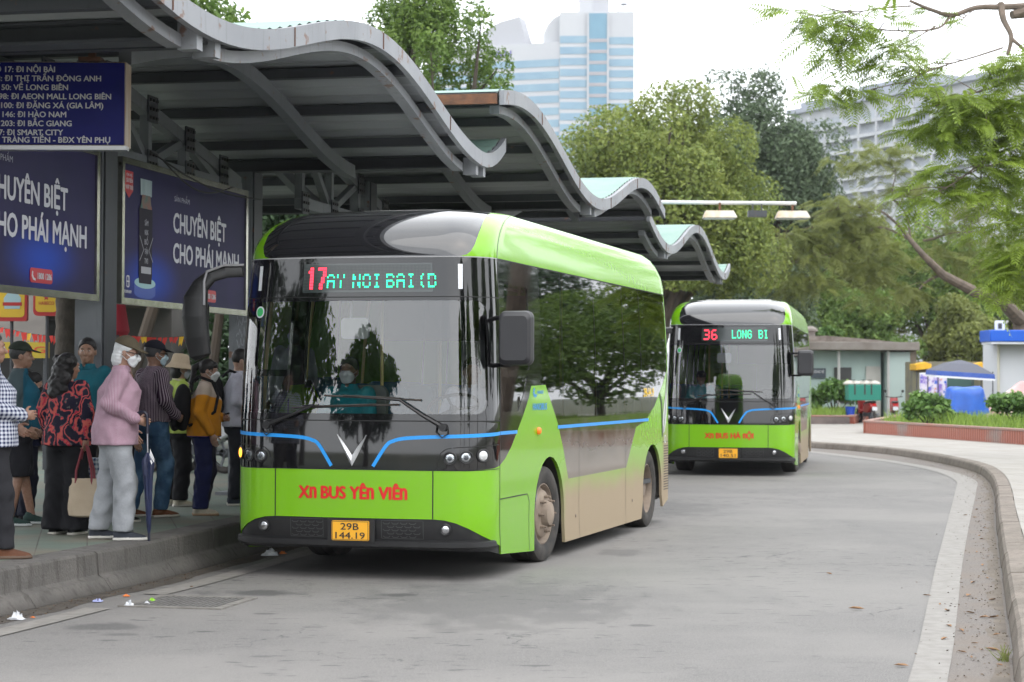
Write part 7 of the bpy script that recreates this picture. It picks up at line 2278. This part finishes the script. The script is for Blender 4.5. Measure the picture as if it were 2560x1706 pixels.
# 1 white-haired man
pinkm = stripes('shirt_pink', (.42, .31, .365), (.30, .15, .215), 150, .15, .7)
p6, w6 = person('white haired man in an olive cap, pink striped shirt and grey trousers', gp(262, 1240), rzd(-78), 1.70, (.31, .19, .14), pinkm, plain('trousers_grey', (.33, .345, .37)),
    plain('shoe_slate', (.045, .05, .065)), arms={'R': ((.26, -.06, 1.15), (.19, .17, 1.02), (-.3, .9, -.25)), 'L': ((-.23, -.02, 1.13), (-.20, .12, .93))}, legs={'R': ((.095, .01, .90), (.11, .09, .49), (.11, .07, .085), -.05), 'L': ((-.095, -.01, .90), (-.11, -.04, .49), (-.13, -.13, .085), .1)},
    hair='white', haircol=(.40, .41, .42), hat='cap', hatcol=(.085, .07, .045), mask=mat('mask_white', (.62, .64, .66), .7), head=(-.25, .26), lean=.12, girth=1.06, sleeve=1.0, hem=.80, pants='loose', glasses=True, curl=(1.5, .6), shirt_k=1.06, group=QG, sole=(.55, .53, .50))
# 2 woman in the patterned blouse
def floral(g, v):
    n = g.noise(g.obj((1, 1, .8)), 7.5, 3, .4); n2 = g.noise(v, 9, 3, .4)
    sc = g.n('VectorMath', operation='ADD'); cb = g.n('CombineXYZ'); g.l(g.math('MULTIPLY', n, .5), cb.inputs[0]); g.l(g.math('MULTIPLY', n2, .5), cb.inputs[2]); g.l(v, sc.inputs[0]); g.l(cb.outputs[0], sc.inputs[1])
    w = g.n('TexWave'); w.inputs['Scale'].default_value = 3.6; w.inputs['Distortion'].default_value = 5.0; w.inputs['Detail'].default_value = 1; w.inputs['Detail Scale'].default_value = 2.2; g.l(sc.outputs[0], w.inputs['Vector'])
    c = g.mix(g.ramp(w.outputs['Fac'], .50, .58), (.010, .009, .022), (.085, .08, .08))
    c = g.mix(g.ramp(w.outputs['Fac'], .68, .73), c, (.36, .018, .05))
    c = g.mix(g.ramp(w.outputs['Fac'], .86, .95), c, (.42, .09, .07))
    return c
p5_, w5 = person('woman with long curly black hair in a red patterned blouse and wide black trousers', gp(152, 1228), rzd(-20), 1.57, TAN, cloth('blouse_floral', floral), plain('trousers_black', (.006, .006, .008)),
    plain('shoe_black', (.012, .012, .013)), arms={'R': ((.25, -.05, 1.16), (.235, -.05, .93), (0, .0, -1)), 'L': ((-.25, -.03, 1.16), (-.22, .08, .92))}, hair='curly', haircol=(.008, .007, .007), head=(-.45, .12), sleeve=1.0, hem=.84, pants='wide', cuffz=.05, curl=(1.4, .6), female=True, girth=1.02, shirt_k=1.12, collar=False, group=QG)
# 3 man in the striped shirt and jeans
p8, w8 = person('man in a navy cap, dark purple striped shirt, belt and blue jeans', gp(345, 1188), rzd(-48), 1.72, TAN2, stripes('shirt_purple', (.04, .018, .04), (.32, .26, .30), 84, .35, .3), cloth('jeans', lambda g, v: g.mix(g.ramp(g.noise(v, 5, 4), .4, .65), (.03, .075, .15), (.085, .17, .28))),
    plain('shoe_brown', (.14, .055, .025)), arms={'R': ((.28, -.02, 1.14), (.22, .16, .98), (-.5, .8, -.2)), 'L': ((-.24, 0, 1.14), (-.14, .18, 1.0), (.5, .8, -.2))}, legs={'R': ((.095, 0, .90), (.12, .10, .50), (.12, .04, .085), -.1), 'L': ((-.095, 0, .90), (-.10, -.05, .50), (-.10, -.16, .085), .05)},
    hair='short', haircol=(.03, .03, .032), hat='cap', hatcol=(.012, .012, .02), mask=mat('mask_blue', (.42, .55, .62), .7), head=(-.30, .10), lean=.06, girth=1.16, sleeve=1.0, pants='straight', untuck=False, glasses=True, curl=(1.2, 1.2), group=QG)
blt = MB()
rows = [[Vector((.188*1.16*cos(a)*k*.93, .138*1.16*sin(a)*k*.93, z)) for a in np.linspace(0, 2*pi, 33)] for k, z in ((1.0, .945), (1.035, .945), (1.035, .985), (1.0, .985))]
for a, b in zip(rows[:-1], rows[1:]): blt.strip(a, b)
blt.build('belt', mat('belt_black', (.015, .013, .012), .4), p8)
# 4 girl in the yellow jacket
def twotone(g, v):
    s = g.sep(v); n = g.noise(v, 3, 3)
    z = g.math('ADD', s[2], g.math('MULTIPLY', g.math('ABSOLUTE', s[0]), -.25))
    c = g.mix(g.ramp(z, 1.145, 1.16), (.52, .21, .012), (.46, .38, .32))
    return g.mix(g.ramp(g.math('ADD', s[2], g.math('MULTIPLY', n, .0)), .80, .79), c, (.012, .03, .25))
p10, w10 = person('girl with a ponytail and white mask in a yellow and beige jacket', gp(468, 1184), rzd(-86), 1.55, PALE, cloth('jacket_yellow', twotone), cloth('track_navy', lambda g, v: g.mix(g.ramp(g.sep(v)[0], .115, .125), (.006, .007, .020), (.010, .014, .07))), plain('shoe_cream', (.50, .45, .36)),
    arms={'R': ((.235, -.04, 1.14), (.24, .10, .90), (0, .3, -1)), 'L': ((-.20, 0, 1.14), (-.08, .20, 1.06), (.6, .5, .1))}, legs={'R': ((.09, 0, .90), (.09, .01, .49), (.09, -.03, .085), 0), 'L': ((-.09, 0, .90), (-.09, .03, .49), (-.09, -.05, .085), 0)}, hair='pony', mask=mat('mask_white', (.62, .64, .66), .7), head=(-.05, .16), lean=.05, sleeve=.95, hem=.86, pants='loose', female=True, shirt_k=1.08, curl=(.9, 1.1), group=QG, sole=(.33, .22, .13))
# 5 woman in the bucket hat
p9, w9 = person('woman in a beige bucket hat and lime green cardigan with black trousers', gp(410, 1163), rzd(-62), 1.58, PALE, plain('cardigan_lime', (.36, .46, .10)), plain('trousers_black', (.006, .006, .008)), plain('clog_cream', (.52, .48, .38)),
    arms={'R': ((.235, 0, 1.15), (.18, .16, 1.0), (-.5, .6, -.2)), 'L': ((-.22, 0, 1.14), (-.14, .17, 1.0))}, hair='bob', hat='bucket', hatcol=(.50, .40, .29), mask=mat('mask_grey', (.30, .33, .35), .7), head=(-.15, .12), hem=.84, female=True, girth=1.05, pants='loose', curl=(1.1, 1.1), group=QG)
nk = MB()
for k in range(30):
    a = 2*pi*k/30; nk.lathe([(0, -.013), (.011, -.006), (.011, .006), (0, .013)], 7, (.088*sin(a), .02+.085*cos(a)*1.0, 1.335+.03*-cos(a)))
nk.build('bead_necklace', mat('beads_ivory', (.50, .44, .34), .4), p9)
# 6 person with the headscarf
sc_m = cloth('scarf_dotted', lambda g, v: (lambda x: (g.l(v, x.inputs['Vector']), x.inputs['Scale'].__setattr__('default_value', 26), g.mix(g.ramp(x.outputs['Distance'], .20, .26), (.20, .04, .03), (.50, .36, .28)))[-1])(g.n('TexVoronoi')))
p7, w7 = person('person in a spotted headscarf half hidden behind the white haired man', (-3.72, 19.0, PZ), rzd(-60), 1.52, TAN, plain('jacket_black', (.010, .010, .012)), plain('trousers_black', (.006, .006, .008)), plain('shoe_black', (.012, .012, .013)), hair='none', hat='scarf', hatcol=sc_m, head=(-.2, .1), female=True, group=QG, lowres=True)
# 7 man in the dark green cap
p2, w2 = person('man in a dark green cap and teal jacket under a grey vest, wearing black shorts', gp(40, 1207), rzd(-80), 1.68, TAN2, cloth('jacket_teal', lambda g, v: g.mix(g.ramp(g.sep(v)[1], .05, .06), (.05, .075, .085), (.008, .075, .12))), plain('shorts_black', (.010, .010, .014)), plain('shoe_dark_green', (.025, .05, .045)),
    arms={'R': ((.25, -.05, 1.14), (.23, .10, .93), (-.2, .5, -.8)), 'L': ((-.23, 0, 1.14), (-.20, .12, .95))}, legs={'R': ((.095, 0, .90), (.10, .02, .49), (.12, -.06, .085), -.1), 'L': ((-.095, 0, .90), (-.10, .04, .49), (-.13, .12, .085), .1)}, hair='short', haircol=(.025, .025, .026), hat='cap', hatcol=(.022, .030, .022), head=(0, .02), lean=.04, girth=1.08, sleeve=.92, hem=.90, pants='shorts', curl=(.8, .6), shirt_k=1.1, group=QG, sole=(.40, .42, .42))
wt = MB(); wt.tube([w2((.27, .05, .995)), w2((.235, .10, .96))], .034, 12)
MB_ = MB(); MB_.lathe([(.030, -.008), (.034, 0), (.030, .008), (.0, .009)], 14, (0, 0, 0)); 
wo_ = MB_.build('wrist_watch', mat('watch_black', (.012, .012, .013), .3), p2); wo_.location = Vector((.275, .085, .965))*p2['_s']; wo_.rotation_euler = (0, pi/2, .3)
# 8 woman/girl with the flower hair clip
p3_, w3 = person('girl with black hair in a flower clip, black mask and navy striped sleeve jacket', (-4.62, 18.9, PZ), rzd(-55), 1.42, PALE, cloth('jacket_navy', lambda g, v: g.mix(g.ramp(g.math('ABSOLUTE', g.math('SUBTRACT', g.math('ABSOLUTE', g.sep(v)[0]), .235)), .012, .006), (.010, .012, .035), (.55, .55, .58))), plain('trousers_navy', (.008, .009, .02)), plain('shoe_black', (.012, .012, .013)),
    arms={'R': ((.24, 0, 1.13), (.14, .20, .92), (-.6, .6, -.2)), 'L': ((-.23, 0, 1.13), (-.10, .20, .92), (.6, .6, -.2))}, hair='bun', mask=mat('mask_black', (.010, .010, .011), .7), head=(-.25, .45), lean=.10, female=True, pants='loose', curl=(1.2, 1.2), group=QG)
fc = MB()
for k in range(6):
    a = 2*pi*k/6; fc.lathe([(0, -.006), (.014, 0), (0, .006)], 8, (.015*cos(a)*1.0-.09, -.09, 1.655+.0+.018*sin(a)))
fc.box((-.088, -.10, 1.62), (.012, .05, .09), .3)
fc.v = [tuple(Vector(q)*p3_['_s']) for q in fc.v]
fco = fc.build('hair_clip', mat('clip_ivory', (.58, .52, .38), .4), p3_)
# 9 tall man facing the camera
p4_, w4 = person('tall dark haired man in a teal shirt facing the camera behind the patterned blouse', (-4.10, 19.2, PZ), rzd(165), 1.74, (.27, .16, .11), plain('shirt_teal', (.01, .11, .15)), plain('trousers_black', (.006, .006, .008)), plain('shoe_black', (.012, .012, .013)), hair='short', head=(.3, .05), girth=1.08, group=QG)
# 10 man in the checked shirt, cut by the frame
def checks(g, v):
    a, s = angle_of(g, v); w1 = g.math('SINE', g.math('MULTIPLY', a, 42)); w2_ = g.math('SINE', g.math('MULTIPLY', s[2], 210))
    f = g.math('ADD', g.ramp(w1, -.2, .2), g.ramp(w2_, -.2, .2))
    return g.mix(g.math('MULTIPLY', f, .5), (.55, .57, .64), (.010, .018, .075))
p1_, w1 = person('man in a blue and white checked shirt half cut by the left edge', gp(-24, 1283), rzd(-70), 1.70, TAN2, cloth('shirt_checked', checks), plain('trousers_charcoal', (.022, .022, .026)), plain('shoe_tan', (.13, .055, .03)),
    arms={'R': ((.27, -.04, 1.13), (.12, .22, 1.08), (-.5, .7, 0)), 'L': ((-.23, 0, 1.14), (-.12, .18, 1.0))}, legs={'R': ((.095, 0, .90), (.10, .08, .50), (.10, .10, .085), -.1), 'L': ((-.095, 0, .90), (-.10, -.05, .50), (-.10, -.18, .085), 0)}, head=(0, .05), girth=1.1, hem=.84, sleeve=1.0, shirt_k=1.05, group=QG, sole=(.10, .06, .04))
# 11 youth half hidden by the bus
p11, w11 = person('youth in a white shirt and black trousers, mostly hidden behind the front bus', (-2.98, 21.6, PZ), rzd(-80), 1.68, PALE, plain('shirt_white', (.46, .46, .54)), plain('trousers_ink', (.012, .014, .020)), plain('shoe_navy', (.03, .035, .05)), arms={'R': ((.235, -.02, 1.15), (.18, .16, 1.02)), 'L': ((-.23, 0, 1.14), (-.14, .16, 1.0))}, hair='short', head=(0, .2), lean=.05, pants='straight', group=QG, sole=(.5, .48, .42))
# passengers seen beyond the windscreen, and the two drivers
def sit(label, bus, x, y, z, rz_, top, H=1.7, **kw):
    rzb = bus.rotation_euler[2]; q = Matrix.Translation(bus.location) @ Matrix.Rotation(rzb, 4, 'Z') @ Vector((x, y, z))
    a = {'R': ((.25, .10, 1.12), (.14, .36, 1.05), (-.2, .9, .1)), 'L': ((-.25, .10, 1.12), (-.14, .36, 1.05), (.2, .9, .1))}
    l = {'R': ((.10, .02, .90), (.13, .44, .92), (.13, .46, .50), 0.0), 'L': ((-.10, .02, .90), (-.13, .44, .92), (-.13, .46, .50), 0.0)}
    return person(label, tuple(q), rzb+rz_, H, TAN, top, plain('trousers_ink', (.012, .014, .020)), plain('shoe_black', (.012, .012, .013)), arms=a, legs=l, seated=True, sleeve=kw.pop('sleeve', 1.0), curl=(1.3, 1.3), **kw)
teal = plain('shirt_cyan', (.012, .27, .33))
mw = MATS['mask_white']
sit('masked man in a bright teal shirt sitting behind the windscreen of the front bus', bus1, -.53, 1.35, .16, pi, teal, mask=mw, head=(0, .05), girth=1.1)
sit('bus driver in a white shirt at the wheel of the front bus', bus1, .62, 1.40, .16, pi, plain('shirt_white', (.46, .46, .54)), head=(.3, .1), lowres=True)
sit('man in a teal shirt and dark cap behind the windscreen of the far bus', bus2, -.60, 1.2, .16, pi, teal, hat='cap', hatcol=(.012, .012, .02), head=(.2, .1), lowres=True)
pb = bus1.location
q = Matrix.Translation(bus1.location) @ Matrix.Rotation(bus1.rotation_euler[2], 4, 'Z') @ Vector((.10, 4.6, .545))
person('passenger in a pale shirt standing in the aisle of the front bus', tuple(q), bus1.rotation_euler[2]+pi, 1.62, TAN, plain('shirt_white', (.46, .46, .54)), plain('trousers_ink', (.012, .014, .020)), plain('shoe_black', (.012, .012, .013)), mask=mw, lowres=True)

# ---- things held or carried
def at_world(o, M): o.matrix_world = M
# umbrella: handle in the right hand of the white-haired man, tip on the ground
hx = w6((.20, .27, 1.00))
um_ = thing('umbrella', 'furled blue umbrella with a white rim, its tip on the platform', 'umbrella', (hx[0]+.02, hx[1]-.02, PZ), 0)
um_.rotation_euler = (radians(-1), radians(-1.5), 0)
zt = hx[2]-PZ
MB().tube([(0, 0, 0), (0, 0, zt+.02)], .007, 7).build('shaft', mat('umbrella_steel', (.3, .3, .32), .3, .8), um_)
pr = [(.010, .07), (.016, .12), (.028, .35), (.038, .55), (.044, .66), (.036, .69), (.02, .72), (.012, .74)]
cn = MB(); n = 24; vs = []
for i, (r, z) in enumerate(pr):
    for k in range(n): a = 2*pi*k/n; rr = r*(1+.20*sin(a*8+z*9)); vs.append((rr*cos(a), rr*sin(a), z))
cn.add(vs, [(i*n+k, i*n+(k+1) % n, (i+1)*n+(k+1) % n, (i+1)*n+k) for i in range(len(pr)-1) for k in range(n)])
cn.build('canopy', mat('umbrella_blue', (.004, .011, .060), .5, col2=(.003, .007, .035), scale=12), um_)
rm_ = MB()
for k in range(3):
    a = -.9+k*.5; rm_.add([(.02*cos(a), .02*sin(a), .70+.02*k), (.060*cos(a), .060*sin(a), .64+.015*k), (.056*cos(a+.25), .056*sin(a+.25), .655+.015*k), (.02*cos(a+.3), .02*sin(a+.3), .735+.02*k)], [(0, 1, 2, 3)])
rm_.build('white_rim', mat('umbrella_white', (.55, .56, .58), .6), um_, smooth=False)
MB().tube([(0, 0, 0), (0, 0, .07)], .012, 8).build('tip', mat('umbrella_navy', (.006, .007, .022), .4), um_)
hk = [(0, 0, zt-.10), (0, 0, zt+.04)]+[(-.045+.045*cos(a), -.0, zt+.04+.045*sin(a)) for a in np.linspace(0, pi, 8)]+[(-.09, 0, zt-.0)]
MB().tube(hk, .013, 8).build('handle', mat('umbrella_navy', (.006, .007, .022), .4), um_)
# tote bag in the right hand of the woman in the blouse
hw = w5((.236, -.055, .845))
tb = thing('tote_bag', 'cream tote bag with dark red handles hanging from her hand', 'bag', (hw[0], hw[1], hw[2]-.62), rzd(-10))
b_ = MB(); n = 20
rows = []
for z, rx, ry in ((0, .125, .055), (.015, .15, .075), (.12, .152, .07), (.26, .14, .05), (.335, .125, .032)):
    rows.append([(rx*abs(cos(a))**.6*(1 if cos(a) > 0 else -1), ry*abs(sin(a))**.7*(1 if sin(a) > 0 else -1)+.004*sin(5*a+z*30), z) for a in [2*pi*k/n for k in range(n)]])
for a, b in zip(rows[:-1], rows[1:]): b_.strip(a+[a[0]], b+[b[0]])
b_.add(rows[0], [tuple(range(n))]); b_.build('bag_body', mat('canvas_cream', (.44, .36, .265), .9, col2=(.36, .29, .21), scale=5, bump=.3, bscale=90), tb)
for y in (-.03, .03):
    MB().tube([(-.075, y, .25), (-.07, y, .40), (-.02, y*.4, .60), (0, y*.2, .635), (.02, y*.4, .60), (.07, y, .40), (.075, y, .25)], .011, 6).build('handle', mat('handle_maroon', (.16, .02, .03), .7), tb)
ck = thing('shopping_bag', 'blue checked shopping bag behind the cream tote bag', 'bag', (hw[0]+.10, hw[1]+.35, PZ+.30), rzd(-12))
b_ = MB(); b_.prism([(-.14, 0), (.14, 0), (.16, .36), (-.16, .36)], -.06, .06, lambda a, b, h: (a, h, b))
b_.build('bag_body', cloth('bag_checked', lambda g, v: g.mix(g.math('MULTIPLY', g.math('ADD', g.ramp(g.math('SINE', g.math('MULTIPLY', g.sep(v)[0], 150)), -.2, .2), g.ramp(g.math('SINE', g.math('MULTIPLY', g.sep(v)[2], 150)), -.2, .2)), .5), (.45, .50, .52), (.02, .05, .12))), ck, bevel=.02)
MB().tube([(-.08, 0, .34), (-.06, 0, .52), (.06, 0, .52), (.08, 0, .34)], .009, 6).build('handle', RUB, ck)
def backpack(label, w, rz_, s_, cx=0, cy=-.235, cz=1.14, k=1.0):
    q = w((cx, cy, cz-.24))
    r = thing('backpack', label, 'backpack', q, rz_, 'black backpacks')
    def f(P):
        d = ell(P, (0, 0, .24), (.165*k, .11*k, .27*k)); d = np.maximum(d, np.abs(P[..., 1])-.10*k)
        d = smin(d, ell(P, (0, -.095*k, .13), (.125*k, .06, .13)), .02); return d+folds(P, 1.3, .002)
    mesh_obj('pack_body', surf_net(f, (-.22, -.2, -.06), (.22, .16, .56), .012), plain('pack_black', (.012, .012, .014)), r)
    for sg in (-1, 1):
        MB().tube([(sg*.09, .08, .48), (sg*.11, .16, .55), (sg*.12, .30, .50), (sg*.13, .36, .36), (sg*.145, .33, .2), (sg*.15, .20, .10), (sg*.14, .07, .06)], .016, 6).build('strap', plain('pack_black', (.012, .012, .014)), r)
    z = MB(); z.tube([(.12*cos(a), -.10-.02*sin(a), .25+.16*sin(a)) for a in np.linspace(.2, pi-.2, 12)], .004, 5); z.build('zip', mat('zip_grey', (.16, .16, .17), .5), r)
    pr_ = MB(); pr_.lathe([(0, -.006), (.035, -.004), (.035, .004), (0, .006)], 12, (-.13, -.10, .30), 'X'); pr_.prism(rrect(-.10, .16, .02, .26, .02), -.158, -.154, lambda a, b, h: (a, h, b)) 
    pr_.build('white_print', mat('print_white', (.5, .5, .5), .6), r)
    return r
backpack('bulky black backpack with white prints on the girl in the yellow jacket', w10, rzd(-86), 1.55, cy=-.235, cz=1.16, k=.88)
backpack('black backpack of the youth hidden behind the front bus', w11, rzd(-80), 1.68, cy=-.245, cz=1.16)
# shoulder strap across the patterned blouse
ss = MB(); ss.tube([Vector(q)*p5_['_s'] for q in ((-.12, -.02, 1.44), (-.08, -.12, 1.36), (.02, -.148, 1.2), (.13, -.142, 1.02), (.20, -.08, .93))], .008, 5); ss.build('bag_strap', mat('strap_black', (.012, .012, .013), .5), p5_)

# ================================================================ HAZE
hm_ = bpy.data.materials.new('haze'); hm_.use_nodes = True
t = hm_.node_tree
for n in list(t.nodes): t.nodes.remove(n)
o_ = t.nodes.new('ShaderNodeOutputMaterial'); pv = t.nodes.new('ShaderNodeVolumePrincipled')
pv.inputs['Color'].default_value = (.90, .94, 1.0, 1); pv.inputs['Density'].default_value = HAZE_D; pv.inputs['Anisotropy'].default_value = .3
t.links.new(pv.outputs[0], o_.inputs['Volume'])
hz_ = MB().box((0, 400, 69), (900, 1000, 142)).build('haze', hm_, smooth=False)
hz_['kind'] = 'stuff'; tag(hz_, 'thin pale haze that fades the far towers and trees', 'haze')
